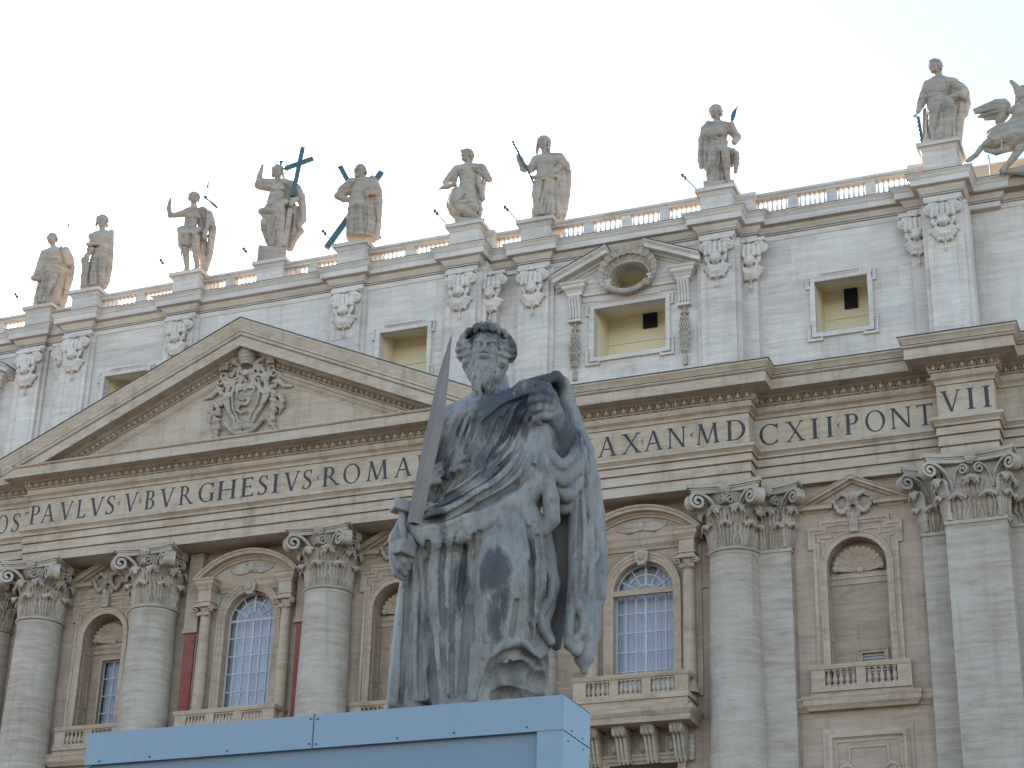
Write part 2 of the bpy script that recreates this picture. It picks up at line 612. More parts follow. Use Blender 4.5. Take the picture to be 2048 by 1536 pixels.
        me.vertices.add(len(V))
        me.vertices.foreach_set('co', V.astype(np.float32).ravel())
        me.loops.add(len(F) * 4)
        me.loops.foreach_set('vertex_index', F.astype(np.int32).ravel())
        me.polygons.add(len(F))
        me.polygons.foreach_set('loop_start', np.arange(0, len(F) * 4, 4, dtype=np.int32))
        me.update(calc_edges=True)
        me.validate()
        return me
    def build(s, name, mat, parent, loc=(0, 0, 0)):
        return link(name, s.mesh(name), mat, parent, True, loc)

def rotm(ax, ay, az):
    from mathutils import Euler
    return np.array(Euler((ax, ay, az)).to_matrix())
# ---------------------------------------------------------------- ground
def struct(name, mb, mat, smooth=None):
    return tag(mb.build(name, mat, None, smooth), kind='structure')
cob = travertine("cobblestone_paving", (0.15, 0.14, 0.13), (0.09, 0.085, 0.08), 0.3, (0.1, 0.09, 0.08), 0.3, 0, 1, 1, None, 0.0, 0.3)
struct('ground', MB().add([(-3000, -3000, 0.4), (3000, -3000, 0.4), (3000, 3000, 0.4), (-3000, 3000, 0.4)], [(0, 1, 2, 3)]), cob)
st = MB()
for i in range(16):
    st.box(-58, 58, -34 + i * 0.9, -33.1 + i * 0.9, 0.38, 0.4 + 0.3 * (i + 1))
st.box(-58, 58, -19.6, 8, 0.38, 5.2)
struct('steps', st, M['dado'])

# ---------------------------------------------------------------- the basilica front
BAS = thing('basilica', 'travertine church front with giant columns, pediment, inscription and statues on its roofline', 'church')
yC, yS, yQ, yD, yE = -1.15, -0.45, 0.55, -0.6, 0.55
half = [(12.7, yC), (12.7, yS), (26.6, yS), (26.6, yQ), (35.32, yQ), (35.32, yD), (37.87, yD), (37.87, yE), (56, yE)]
ENT = [(-x, y) for x, y in half[::-1]] + half

arch_prof = [(-2.2, 34.75), (0.0, 34.75), (0.0, 35.22), (-0.07, 35.23), (-0.07, 35.28), (0.08, 35.28), (0.08, 35.36), (0.055, 35.38), (0.055, 35.73), (-0.03, 35.74), (-0.03, 35.79), (0.14, 35.79), (0.14, 35.88), (0.11, 35.90), (0.11, 36.14),
             (0.04, 36.15), (0.04, 36.19), (0.19, 36.20), (0.19, 36.25), (0.14, 36.27), (0.16, 36.33), (0.28, 36.43), (0.34, 36.45), (0.34, 36.58), (0.28, 36.60), (0.02, 36.62), (-2.2, 36.62)]
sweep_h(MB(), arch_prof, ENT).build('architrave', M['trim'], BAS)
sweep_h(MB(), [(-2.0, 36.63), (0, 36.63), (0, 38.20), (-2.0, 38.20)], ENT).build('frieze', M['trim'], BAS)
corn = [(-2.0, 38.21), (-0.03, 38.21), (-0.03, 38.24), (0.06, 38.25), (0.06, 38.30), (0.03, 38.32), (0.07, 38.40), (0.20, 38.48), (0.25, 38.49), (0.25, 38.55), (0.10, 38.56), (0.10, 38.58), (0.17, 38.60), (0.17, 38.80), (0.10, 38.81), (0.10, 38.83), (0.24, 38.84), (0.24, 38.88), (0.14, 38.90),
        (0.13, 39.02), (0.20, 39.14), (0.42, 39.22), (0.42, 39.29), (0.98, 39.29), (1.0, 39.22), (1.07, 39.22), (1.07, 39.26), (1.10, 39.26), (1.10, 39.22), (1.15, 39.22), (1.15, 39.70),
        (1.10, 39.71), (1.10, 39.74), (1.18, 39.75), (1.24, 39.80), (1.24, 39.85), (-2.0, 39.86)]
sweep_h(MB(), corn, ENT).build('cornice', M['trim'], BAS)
cyma = [(-1.6, 39.87), (1.12, 39.87), (1.12, 39.90), (1.22, 39.91), (1.20, 39.95), (1.27, 40.06), (1.34, 40.14), (1.36, 40.15), (1.36, 40.24), (-1.6, 40.30)]
R1 = [(12.7 + 1.4, yS)] + half[2:]
sweep_h(MB(), cyma, R1).build('cornice_gutter', M['trim'], BAS)
sweep_h(MB(), cyma, [(-x, y) for x, y in R1[::-1]]).build('cornice_gutter', M['trim'], BAS)
for pth in (R1, [(-x, y) for x, y in R1[::-1]]):
    sweep_h(MB(), [(1.0, 40.262), (1.39, 40.25), (1.39, 40.29), (1.0, 40.31)], pth).build('lead_flashing', M['lead'], BAS)
# egg and dart along the bed moulding
def egg(mb, c, right, out, up, s=1.0):
    """one egg in its cup plus a dart"""
    rt, ou, u = (np.array(a, float) for a in (right, out, up))
    c = np.array(c, float)
    th = np.linspace(0, 2 * math.pi, 8, endpoint=False)
    P = []
    for q in (0.0, 0.5, 0.85, 1.0):
        rr_ = math.sqrt(max(0, 1 - q * q)) + 0.02
        P.append([c + s * (rt * 0.105 * rr_ * math.cos(t) + u * 0.165 * rr_ * math.sin(t) * (1.0 if math.sin(t) < 0 else 0.85) + ou * 0.13 * q) for t in th])
    mb.grid(P, False, True)
    P = []
    for rx, h in ((0.115, -0.02), (0.135, 0.085), (0.165, 0.085), (0.18, -0.02)):
        P.append([c + s * (rt * rx * math.cos(t) + u * (rx * 1.5) * math.sin(t) + ou * h) for t in np.linspace(-math.pi - 0.35, 0.35, 9)])
    mb.grid(P)
    d = c + s * rt * 0.22
    mb.add([d + s * (u * 0.16 + rt * 0.03), d + s * (u * 0.16 - rt * 0.03), d - s * u * 0.24, d + s * ou * 0.09 + s * u * 0.1], [(0, 1, 3), (1, 2, 3), (2, 0, 3)])
def egg_run(mb, a, b, z, out):
    a, b, out = np.array(a, float), np.array(b, float), np.array(out, float)
    L = np.linalg.norm(b - a)
    n = max(1, int(round(L / 0.43)))
    rt = (b - a) / L
    up = np.array([0, 0, 1.0])
    o2 = out * 0.78 + up * -0.62
    u2 = out * 0.62 + up * 0.78
    for i in range(n):
        p = a + rt * L * (i + 0.5) / n
        egg(mb, (p[0], p[1], z), rt, o2, u2, L / n / 0.43)
mb = MB()
mt = mitres(ENT)
for i in range(len(ENT) - 1):
    if max(abs(ENT[i][0]), abs(ENT[i + 1][0])) > 42 and min(abs(ENT[i][0]), abs(ENT[i + 1][0])) > 39:
        continue
    a = np.array(ENT[i]) + mt[i] * 0.235
    b = np.array(ENT[i + 1]) + mt[i + 1] * 0.235
    d = (b - a) / np.linalg.norm(b - a)
    egg_run(mb, [*a, 0], [*b, 0], 39.05, [d[1], -d[0], 0])
mb.build('egg_moulding', M['trim'], BAS, 0.7)

# pediment
PED = node('pediment', BAS)
HW, SL = 14.06, (46.55 - 40.25) / 14.06
ca = 1 / math.hypot(1, SL)
rk = [(-0.2, 2.42), (0.04, 2.42), (0.06, 2.30), (0.18, 2.18), (0.20, 2.16), (0.24, 2.10), (0.24, 2.06), (0.10, 2.05), (0.10, 2.02), (0.17, 2.01), (0.17, 1.82), (0.10, 1.81), (0.10, 1.79), (0.24, 1.78), (0.24, 1.74), (0.14, 1.72), (0.13, 1.58), (0.22, 1.46), (0.42, 1.40), (0.42, 1.34), (0.98, 1.34),
      (1.0, 1.40), (1.07, 1.40), (1.07, 1.36), (1.10, 1.36), (1.10, 1.40), (1.15, 1.40), (1.15, 0.90), (1.08, 0.89), (1.08, 0.86), (1.20, 0.85), (1.24, 0.80), (1.24, 0.70), (1.12, 0.69), (1.12, 0.66), (1.23, 0.65), (1.22, 0.56), (1.29, 0.36), (1.34, 0.16), (1.36, 0.14), (1.36, 0.0), (-0.9, -0.06)]
def rake(side):
    mb = MB()
    # perpendicular measure t below the top edge; ends cut on the horizontal cornice top (z=39.86) and on the centre line
    rows = []
    for d, t in rk:
        tz = t / ca                       # vertical drop
        x_end = min(HW, (46.55 - tz - 39.865) / SL) if t > 0.86 else HW - (1.36 - max(d, 1.2))
        ztop = 46.55 - tz
        rows.append([(side * x_end, yC - d, ztop - SL * x_end), (0.0, yC - d, ztop)])
    P = np.array(rows).transpose(1, 0, 2)
    mb.grid(P)
    k = len(rk)
    mb.f.append(tuple(range(0, k)))
    return mb
for sgn in (-1, 1):
    rake(sgn).build('raking_cornice', M['trim'], PED)
    mb = MB()
    rt = np.array([ca, 0, -sgn * SL * ca]) if True else 0
    n = 32
    up = np.array([sgn * SL * ca, 0, ca])
    for i in range(n):
        x = sgn * (0.5 + (i + 0.5) / n * 9.9)
        t = 1.60
        z = 46.55 - SL * abs(x) - t / ca
        egg(mb, (x, yC - 0.25, z + 0.02), np.array([ca, 0, -sgn * SL * ca]), np.array([0, -0.78, 0]) - up * 0.62, np.array([0, -0.62, 0]) + up * 0.78, 0.78)
    mb.build('egg_moulding', M['trim'], PED, 0.7)
    mb = MB()
    P = [[(sgn * x, yC - d, 46.55 + dz - SL * x) for d, dz in ((1.0, 0.012), (1.40, 0.004), (1.40, 0.05), (1.0, 0.06))] for x in (HW + 0.03, 0)]
    mb.grid(P, False, True)
    mb.build('lead_flashing', M['lead'], PED)
zt = 46.55 - 2.42 / ca
MB().prism([(-(zt - 39.8) / SL - 0.4, 39.8), (0, zt + 0.2), ((zt - 39.8) / SL + 0.4, 39.8)], yC - 0.02, yC + 0.9).build('tympanum', M['trim'], PED)
MB().prism([(-HW + 0.1, 40.1), (0, 46.4), (HW - 0.1, 40.1)], yC - 0.0, yC + 1.2).build('pediment_core', M['trim'], PED)

# inscription -------------------------------------------------------------
def glyph(ch):
    """cap letters, height 1, as quads; returns (width, quads)"""
    T, t = 0.135, 0.06
    q = []
    def st_(p0, p1, w):
        q.append([(p0[0] - w / 2, p0[1]), (p0[0] + w / 2, p0[1]), (p1[0] + w / 2, p1[1]), (p1[0] - w / 2, p1[1])])
    def sf(x, y, w, s):
        q.append([(x - w / 2 - 0.09, y), (x + w / 2 + 0.09, y), (x + w / 2, y + 0.075 * s), (x - w / 2, y + 0.075 * s)])
        q.append([(x - w / 2 - 0.09, y), (x + w / 2 + 0.09, y), (x + w / 2 + 0.08, y + 0.028 * s), (x - w / 2 - 0.08, y + 0.028 * s)])
    def hb(x0, x1, y, w):
        q.append([(x0, y - w / 2), (x1, y - w / 2), (x1, y + w / 2), (x0, y + w / 2)])
    def arc(cx, cy, rx, ry, a0, a1, thick, thin, n=22, rot=0.0):
        prev = None
        for a in np.linspace(a0, a1, n):
            w = thin + (thick - thin) * abs(math.cos(a - rot)) ** 1.5
            o = (cx + rx * math.cos(a), cy + ry * math.sin(a))
            i = (cx + (rx - w) * math.cos(a), cy + (ry - w * 0.8) * math.sin(a))
            if prev:
                q.append([prev[0], o, i, prev[1]])
            prev = (o, i)
    H = math.pi / 2
    if ch == 'I':
        st_((0.16, 0), (0.16, 1), T); sf(0.16, 0, T, 1); sf(0.16, 1, T, -1); W = 0.32
    elif ch == 'V':
        st_((0.12, 1), (0.44, 0), T); st_((0.76, 1), (0.44, 0), t); sf(0.12, 1, T, -1); sf(0.76, 1, t, -1); W = 0.88
    elif ch == 'A':
        st_((0.12, 0), (0.45, 1), t); st_((0.78, 0), (0.45, 1), T); hb(0.24, 0.68, 0.36, t); sf(0.12, 0, t, 1); sf(0.78, 0, T, 1); W = 0.92
    elif ch == 'M':
        st_((0.12, 0), (0.22, 1), t); st_((0.22, 1), (0.55, 0.02), T); st_((0.88, 1), (0.55, 0.02), t); st_((0.98, 0), (0.88, 1), T)
        sf(0.12, 0, t, 1); sf(0.98, 0, T, 1); sf(0.20, 1, t, -1); sf(0.90, 1, t, -1); W = 1.12
    elif ch == 'N':
        st_((0.14, 0), (0.14, 1), t); st_((0.14, 1), (0.76, 0), T); st_((0.76, 0), (0.76, 1), t); sf(0.14, 0, t, 1); sf(0.12, 1, t, -1); sf(0.76, 1, t, -1); W = 0.9
    elif ch == 'X':
        st_((0.12, 1), (0.72, 0), T); st_((0.70, 1), (0.10, 0), t); sf(0.12, 1, T, -1); sf(0.70, 1, t, -1); sf(0.10, 0, t, 1); sf(0.72, 0, T, 1); W = 0.84
    elif ch == 'H':
        st_((0.15, 0), (0.15, 1), T); st_((0.77, 0), (0.77, 1), T); hb(0.2, 0.72, 0.5, t)
        for x in (0.15, 0.77):
            sf(x, 0, T, 1); sf(x, 1, T, -1)
        W = 0.92
    elif ch == 'L':
        st_((0.15, 0), (0.15, 1), T); sf(0.15, 0, T, 1); sf(0.15, 1, T, -1); hb(0.15, 0.6, 0.03, t)
        q.append([(0.52, 0.0), (0.62, 0.0), (0.62, 0.2), (0.58, 0.2)]); W = 0.64
    elif ch == 'E':
        st_((0.15, 0), (0.15, 1), T); sf(0.15, 0, T, 1); sf(0.15, 1, T, -1)
        for y, x in ((0.03, 0.58), (0.52, 0.48), (0.97, 0.54)):
            hb(0.15, x, y, t)
        q.append([(0.5, 0.0), (0.6, 0.0), (0.6, 0.17), (0.57, 0.17)]); q.append([(0.47, 1.0), (0.56, 1.0), (0.56, 0.84), (0.53, 0.84)]); q.append([(0.45, 0.44), (0.49, 0.44), (0.49, 0.6), (0.45, 0.6)]); W = 0.62
    elif ch == 'T':
        st_((0.42, 0), (0.42, 1), T); sf(0.42, 0, T, 1); hb(0.06, 0.78, 0.97, t)
        q.append([(0.03, 1.02), (0.1, 1.0), (0.1, 0.84), (0.07, 0.84)]); q.append([(0.74, 1.0), (0.81, 1.02), (0.77, 0.84), (0.74, 0.84)]); W = 0.84
    elif ch in 'PRB':
        st_((0.15, 0), (0.15, 1), T); sf(0.15, 0, T, 1); sf(0.15, 1, T, -1)
        top = 0.48 if ch != 'B' else 0.53
        hb(0.15, 0.34, 0.975, 0.05); hb(0.15, 0.34, top + 0.02, 0.05)
        arc(0.32, (1 + top) / 2, 0.27 if ch != 'B' else 0.24, (1 - top) / 2, -H, H, T, 0.05)
        W = 0.62
        if ch == 'R':
            st_((0.36, 0.5), (0.78, 0.0), T * 0.95); sf(0.8, 0, T * 0.6, 1); W = 0.88
        if ch == 'B':
            hb(0.15, 0.34, 0.025, 0.05); arc(0.32, 0.265, 0.29, 0.265, -H, H, T, 0.05); W = 0.66
    elif ch == 'D':
        st_((0.15, 0), (0.15, 1), T); sf(0.15, 0, T, 1); sf(0.15, 1, T, -1); hb(0.15, 0.36, 0.975, 0.05); hb(0.15, 0.36, 0.025, 0.05); arc(0.34, 0.5, 0.48, 0.5, -H, H, T, 0.05); W = 0.84
    elif ch == 'O':
        arc(0.5, 0.5, 0.48, 0.52, 0, 2 * math.pi, T, 0.05, 40, 0.25); W = 1.0
    elif ch in 'CG':
        arc(0.5, 0.5, 0.47, 0.52, R(48), R(318), T, 0.055, 34, 0.2)
        q.append([(0.76, 0.98), (0.84, 0.98), (0.84, 0.76), (0.8, 0.76)])
        if ch == 'G':
            st_((0.78, 0.03), (0.78, 0.46), T); sf(0.78, 0.46, T, -1)
        else:
            q.append([(0.76, 0.04), (0.82, 0.04), (0.82, 0.22), (0.79, 0.22)])
        W = 0.88
    elif ch == 'S':
        pts = [(0.48, 0.86), (0.40, 0.955), (0.27, 0.985), (0.14, 0.92), (0.085, 0.79), (0.13, 0.66), (0.26, 0.55), (0.40, 0.43), (0.48, 0.28), (0.43, 0.12), (0.30, 0.02), (0.15, 0.03), (0.06, 0.14)]
        wd = [0.05, 0.05, 0.055, 0.08, 0.10, 0.125, 0.14, 0.14, 0.12, 0.09, 0.055, 0.05, 0.05]
        prev = None
        for i, p in enumerate(pts):
            a, b = pts[max(0, i - 1)], pts[min(len(pts) - 1, i + 1)]
            n_ = np.array([-(b[1] - a[1]), b[0] - a[0]])
            n_ /= np.linalg.norm(n_)
            o = (p[0] + n_[0] * wd[i] / 2, p[1] + n_[1] * wd[i] / 2)
            c = (p[0] - n_[0] * wd[i] / 2, p[1] - n_[1] * wd[i] / 2)
            if prev:
                q.append([prev[0], o, c, prev[1]])
            prev = (o, c)
        q.append([(0.45, 1.0), (0.5, 1.0), (0.5, 0.76), (0.47, 0.76)]); q.append([(0.02, 0.0), (0.07, 0.0), (0.07, 0.24), (0.04, 0.24)])
        W = 0.56
    elif ch == '.':
        q += [[(0.0, 0.56), (0.07, 0.5), (0.1, 0.5), (0.07, 0.54)], [(0.0, 0.56), (0.1, 0.6), (0.17, 0.66), (0.09, 0.52)], [(0.07, 0.52), (0.1, 0.52), (0.16, 0.38), (0.08, 0.45)]]
        W = 0.18
    return W, q
INS = node('inscription', BAS)
TEXT = [(-0.45, [('I', -25.6, -25.3), ('N', -25.1, -24.2), ('H', -23.6, -22.7), ('O', -22.5, -21.5), ('N', -21.3, -20.4), ('O', -20.2, -19.3), ('R', -19.1, -18.3), ('.', -18.1, -17.95), ('A', -17.7, -16.8), ('P', -16.6, -16.0), ('O', -15.22, -14.51), ('S', -14.27, -13.74), ('T', -13.5, -12.85)]),
        (-1.15, [('P', -12.62, -11.99), ('A', -11.9, -11.05), ('V', -10.75, -9.91), ('L', -9.68, -9.12), ('V', -8.9, -8.01), ('S', -7.89, -7.34), ('.', -7.19, -7.03), ('V', -6.76, -5.94), ('.', -5.88, -5.73), ('B', -5.52, -4.89), ('V', -4.62, -3.74), ('R', -3.46, -2.65), ('G', -2.35, -1.43), ('H', -1.22, -0.11), ('E', 0.15, 0.9), ('S', 1.13, 1.71), ('I', 1.94, 2.34), ('V', 2.62, 3.53), ('S', 3.67, 4.22), ('.', 4.46, 4.63), ('R', 4.79, 5.77), ('O', 5.94, 6.91), ('M', 7.24, 8.44), ('A', 8.77, 9.72), ('N', 9.96, 10.93), ('V', 11.1, 11.95), ('S', 12.05, 12.6)]),
        (-0.45, [('.', 13.05, 13.2), ('P', 13.5, 14.1), ('O', 14.35, 15.3), ('N', 15.55, 16.4), ('T', 16.6, 17.3), ('.', 17.5, 17.65), ('M', 17.9, 18.92), ('A', 19.16, 20.12), ('X', 20.38, 21.33), ('.', 21.32, 21.46), ('A', 21.48, 22.42), ('N', 22.62, 23.58), ('.', 23.75, 23.92), ('M', 24.04, 25.18), ('D', 25.5, 26.45)]),
        (0.55, [('C', 26.81, 27.76), ('X', 28.13, 28.99), ('I', 29.28, 29.67), ('I', 30.0, 30.35), ('.', 30.52, 30.68), ('P', 30.87, 31.55), ('O', 31.81, 32.77), ('N', 32.96, 33.98), ('T', 34.16, 34.98)]),
        (-0.6, [('V', 35.5, 36.4), ('I', 36.63, 36.99), ('I', 37.32, 37.71)])]
for yy, L in TEXT:
    for ch, x0, x1 in L:
        Wd, qs = glyph(ch)
        s = (x1 - x0) / Wd
        H0, Ht = 36.92, 1.03
        mb = MB()
        for i, qd in enumerate(qs):
            e = yy - 0.012 - 0.0006 * (i % 17)
            p = [(x0 + u * s, H0 + v * Ht) for u, v in qd]
            mb.add([(a, e, b) for a, b in p] + [(a, yy + 0.01, b) for a, b in p], [(0, 1, 2, 3), (0, 1, 5, 4), (1, 2, 6, 5), (2, 3, 7, 6), (3, 0, 4, 7)])
        mb.build('letter', M['letter'], INS)

# capitals ------------------------------------------------------------------
def leaf(mb, base, tang, out, h, w, curl, lean=0.0, r0=0.0):
    """acanthus leaf hugging the bell then curling out; base point, tangent and outward unit vectors"""
    base, tang, out = (np.array(a, float) for a in (base, tang, out))
    up = np.array([0, 0, 1.0])
    prof = [(0.0, 0.0), (0.03, 0.25), (0.06, 0.5), (0.12, 0.72), (0.22, 0.88), (0.36, 0.97), (0.5, 0.985), (0.60, 0.93), (0.62, 0.85)]
    nu = 17
    F, B = [], []
    for j, (o, v) in enumerate(prof):
        s = j / (len(prof) - 1)
        wid = w * (0.62 + 0.5 * math.sin(math.pi * min(1, s * 0.92 + 0.05))) * (1 if s < 0.86 else 0.8 - (s - 0.86) * 2)
        rowF, rowB = [], []
        for i in range(nu):
            u = -1 + 2 * i / (nu - 1)
            lobe = 1 + 0.14 * math.cos(s * 22 + 0.6)
            x = u * wid * lobe
            ridge = 0.075 * w * 2 * math.cos(u * 15.5) * (1 - 0.5 * s) - 0.16 * w * u * u + 0.07 * w * math.exp(-(u / 0.16) ** 2)
            drop = -0.10 * h * abs(u) ** 1.5 * (s ** 2)
            p = base + tang * x + up * (v * h + drop) + out * (o * curl + lean * v + ridge + 0.03)
            rowF.append(p)
            rowB.append(p - out * 0.05 - up * 0.035 * s)
        F.append(rowF)
        B.append(rowB[::-1])
    mb.grid(np.concatenate([np.array(F), np.array(B)], 1), False, True)
    tip = base + up * (0.925 * h) + out * (0.56 * curl + lean + 0.03)
    lip = []
    for u in np.linspace(-1, 1, 9):
        lip.append(tip + tang * (u * w * 0.72) - up * (0.16 * h * abs(u) ** 1.8) - out * (0.10 * curl * u * u))
    mb.tube(lip, [0.03 * w * 4, 0.06, 0.075, 0.085, 0.09, 0.085, 0.075, 0.06, 0.03 * w * 4], 8)

def volute(mb, stem, end, wdt, r, up=(0, 0, 1), turns=1.6):
    """scroll rising from `stem` to a spiral hanging at `end`"""
    stem, end = np.array(stem, float), np.array(end, float)
    d = end - stem
    dz = d[2]
    d[2] = 0
    L = np.linalg.norm(d)
    d /= L
    side = np.array([-d[1], d[0], 0])
    pts, ws = [], []
    for q in np.linspace(0, 1, 7)[:-1]:
        pts.append(stem + d * (L - r * 0.2) * (q ** 1.7) + np.array([0, 0, dz * (1 - (1 - q) ** 1.8)]))
        ws.append(0.35 + 0.65 * q)
    c = end + d * -r * 0.2 + np.array([0, 0, -r])
    n = int(14 * turns)
    for i in range(n + 1):
        a = math.pi / 2 - i / n * turns * 2 * math.pi
        rr_ = r * (1 - 0.82 * i / n)
        pts.append(c + d * rr_ * math.cos(a) + np.array([0, 0, rr_ * math.sin(a)]))
        ws.append(1.0)
    pts = np.array(pts)
    th = 0.16 * r
    T = np.gradient(pts, axis=0)
    T /= np.linalg.norm(T, axis=1)[:, None]
    P = []
    for p, t, w_ in zip(pts, T, ws):
        nn = np.cross(side, t)
        hw = wdt * w_ / 2
        P.append([p + side * hw + nn * th * 1.2, p + side * hw * 0.55 + nn * th * 0.2, p - side * hw * 0.55 + nn * th * 0.2, p - side * hw + nn * th * 1.2, p - side * hw - nn * th, p + side * hw - nn * th])
    mb.grid(P, False, True)

def rosette(mb, c, out, r):
    c, out = np.array(c, float), np.array(out, float)
    tg = np.array([out[1], -out[0], 0])
    up = np.array([0, 0, 1.0])
    mb.ell(c + out * 0.1 * r, (0.34 * r, 0.34 * r, 0.34 * r), 8, 5)
    for ring, (m, rad, ro) in enumerate(((6, 0.62, 0.1), (9, 0.92, -0.1))):
        for i in range(m):
            a = 2 * math.pi * i / m + ring * 0.3
            p = c + (tg * math.cos(a) + up * math.sin(a)) * rad * r * 0.6 + out * ro * r
            mb.ell(p, (0.26 * r, 0.26 * r, 0.26 * r), 7, 5)

def column_capital():
    mb = MB()
    H = 3.15
    mb.lathe([(1.0, -0.02), (1.22, 0.0), (1.28, 0.05), (1.28, 0.11), (1.2, 0.16), (1.12, 0.2), (1.02, 0.4), (1.02, 1.3), (1.06, 2.0), (1.24, 2.55), (1.36, 2.72), (1.0, 2.72)], n=40)
    for row, (hh, ww, cu, ph) in enumerate(((1.12, 0.40, 0.62, 0.0), (1.95, 0.42, 0.74, math.pi / 8))):
        for i in range(8):
            a = ph + i * math.pi / 4
            o = np.array([math.cos(a), math.sin(a), 0])
            t = np.array([-o[1], o[0], 0])
            leaf(mb, o * (1.1 if row == 0 else 1.05) + np.array([0, 0, 0.2]), t, o, hh, ww, cu * 1.12, 0.06)
    for i in range(4):
        a = math.pi / 4 + i * math.pi / 2
        o = np.array([math.cos(a), math.sin(a), 0])
        t = np.array([-o[1], o[0], 0])
        for s in (-1, 1):
            b = a + s * 0.36
            volute(mb, (1.12 * math.cos(b), 1.12 * math.sin(b), 1.55), (2.12 * math.cos(a + s * 0.085), 2.12 * math.sin(a + s * 0.085), 2.72), 0.28, 0.40)
            b2 = a + s * 0.44
            b3 = a + s * 0.70
            volute(mb, (1.12 * math.cos(b2), 1.12 * math.sin(b2), 1.7), (1.36 * math.cos(b3), 1.36 * math.sin(b3), 2.62), 0.2, 0.24, turns=1.4)
        leaf(mb, o * 1.2 + np.array([0, 0, 1.55]), t, o, 0.62, 0.24, 0.9, 0.2)
        p = i * math.pi / 2
        o = np.array([math.cos(p), math.sin(p), 0])
        rosette(mb, o * 1.50 + np.array([0, 0, 2.86]), o, 0.36)
    for (s, z0, z1) in ((1.0, 2.73, 2.90), (1.04, 2.905, 2.98), (1.10, 2.985, 3.16)):
        poly = []
        for i in range(4):
            a0 = math.pi / 4 + i * math.pi / 2
            for q in np.linspace(-1, 1, 13):
                # concave side between the horns i-1 and i, centred on the face i*90deg
                fa = i * math.pi / 2
                x = 1.52 * s * q
                y = (1.36 + 0.26 * q * q) * s
                poly.append((math.cos(fa) * y - math.sin(fa) * x, math.sin(fa) * y + math.cos(fa) * x))
        mb.prismz(poly, z0, z1)
    return mb

def pilaster_capital(w, halves=(True, True), dep=0.9, sides=True):
    """flat capital for a pier w wide, front at y=0 facing -y, centred on x=0"""
    mb = MB()
    h2 = w / 2
    o = np.array([0, -1.0, 0])
    t = np.array([1.0, 0, 0])
    mb.box(-h2 - 0.05, h2 + 0.05, -0.06, dep, -0.02, 0.14)
    mb.box(-h2 + 0.06, h2 - 0.06, 0.02, dep, 0.14, 2.72)
    n = max(1, int(round(w / 1.1)))
    for i in range(n):
        leaf(mb, (-h2 + (i + 0.5) * w / n, 0.0, 0.16), t, o, 1.12, 0.42 * w / n / 1.05, 0.62, 0.05)
    for i in range(n + 1):
        x = -h2 + i * w / n
        if (i == 0 and not halves[0]) or (i == n and not halves[1]):
            continue
        if i in (0, n):
            s = -1 if i == 0 else 1
            oo = np.array([s * 0.707, -0.707, 0])
            leaf(mb, (x - s * 0.06, 0.04, 0.16), np.array([0.707, s * 0.707, 0]), oo, 1.12, 0.3, 0.6, 0.05)
            leaf(mb, (x - s * 0.06, 0.04, 0.16), np.array([0.707, s * 0.707, 0]), oo, 1.95, 0.36, 0.78, 0.05)
        else:
            leaf(mb, (x, 0.0, 0.16), t, o, 1.95, 0.44, 0.74, 0.05)
    if sides:
        for s in (-1, 1):
            for y in (0.5,):
                leaf(mb, (s * h2, y, 0.16), np.array([0, 1.0, 0]), np.array([s * 1.0, 0, 0]), 1.12, 0.34, 0.6, 0.05)
                leaf(mb, (s * h2, y + 0.2, 0.16), np.array([0, 1.0, 0]), np.array([s * 1.0, 0, 0]), 1.95, 0.36, 0.7, 0.05)
    for s, on in ((-1, halves[0]), (1, halves[1])):
        if not on:
            continue
        volute(mb, (s * (h2 - 0.42), -0.02, 1.55), (s * (h2 + 0.50), -0.66, 2.72), 0.26, 0.36)
        volute(mb, (s * (h2 - 0.05), 0.45, 1.55), (s * (h2 + 0.62), -0.44, 2.72), 0.26, 0.36)
        if w > 1.6:
            volute(mb, (s * (h2 - 0.5), -0.02, 1.7), (s * 0.28, -0.24, 2.62), 0.2, 0.24, turns=1.4)
    rosette(mb, (0, -0.36, 2.86), o, 0.34)
    for (e, z0, z1) in ((0.0, 2.73, 2.90), (0.04, 2.905, 2.98), (0.12, 2.985, 3.16)):
        poly = []
        xl = h2 + 0.52 + e if halves[0] else h2
        xr = h2 + 0.52 + e if halves[1] else h2
        for q in np.linspace(-1, 1, 13):
            poly.append((q * (xl if q < 0 else xr), -0.22 - e - 0.42 * q * q))
        poly += [(xr + 0.0, dep), (-xl, dep)]
        mb.prismz(poly, z0, z1)
    return mb

cap0 = column_capital()
shaft_prof = [(1.34, 8.9), (1.36, 12.0), (1.345, 17.5), (1.30, 22.0), (1.245, 26.5), (1.18, 30.6), (1.16, 31.3), (1.18, 31.42), (1.20, 31.44), (1.20, 31.56), (1.1, 31.58)]
def column(x, y, first=None):
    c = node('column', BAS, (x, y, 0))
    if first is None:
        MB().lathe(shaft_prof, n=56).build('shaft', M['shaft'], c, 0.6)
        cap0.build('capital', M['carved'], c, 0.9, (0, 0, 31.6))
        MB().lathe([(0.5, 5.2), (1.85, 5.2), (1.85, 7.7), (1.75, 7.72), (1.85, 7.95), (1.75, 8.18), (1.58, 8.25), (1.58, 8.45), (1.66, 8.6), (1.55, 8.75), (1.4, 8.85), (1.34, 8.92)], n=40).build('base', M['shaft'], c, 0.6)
    else:
        for ch in first.children:
            k = ch.copy()
            COL.objects.link(k)
            k.parent = c
    return c
COLA = column(-4.97, 0)
for x, y in ((4.97, 0), (-11.88, 0), (11.88, 0), (-15.5, 0.74), (15.5, 0.74), (-25.45, 0.74), (25.45, 0.74)):
    column(x, y, COLA)

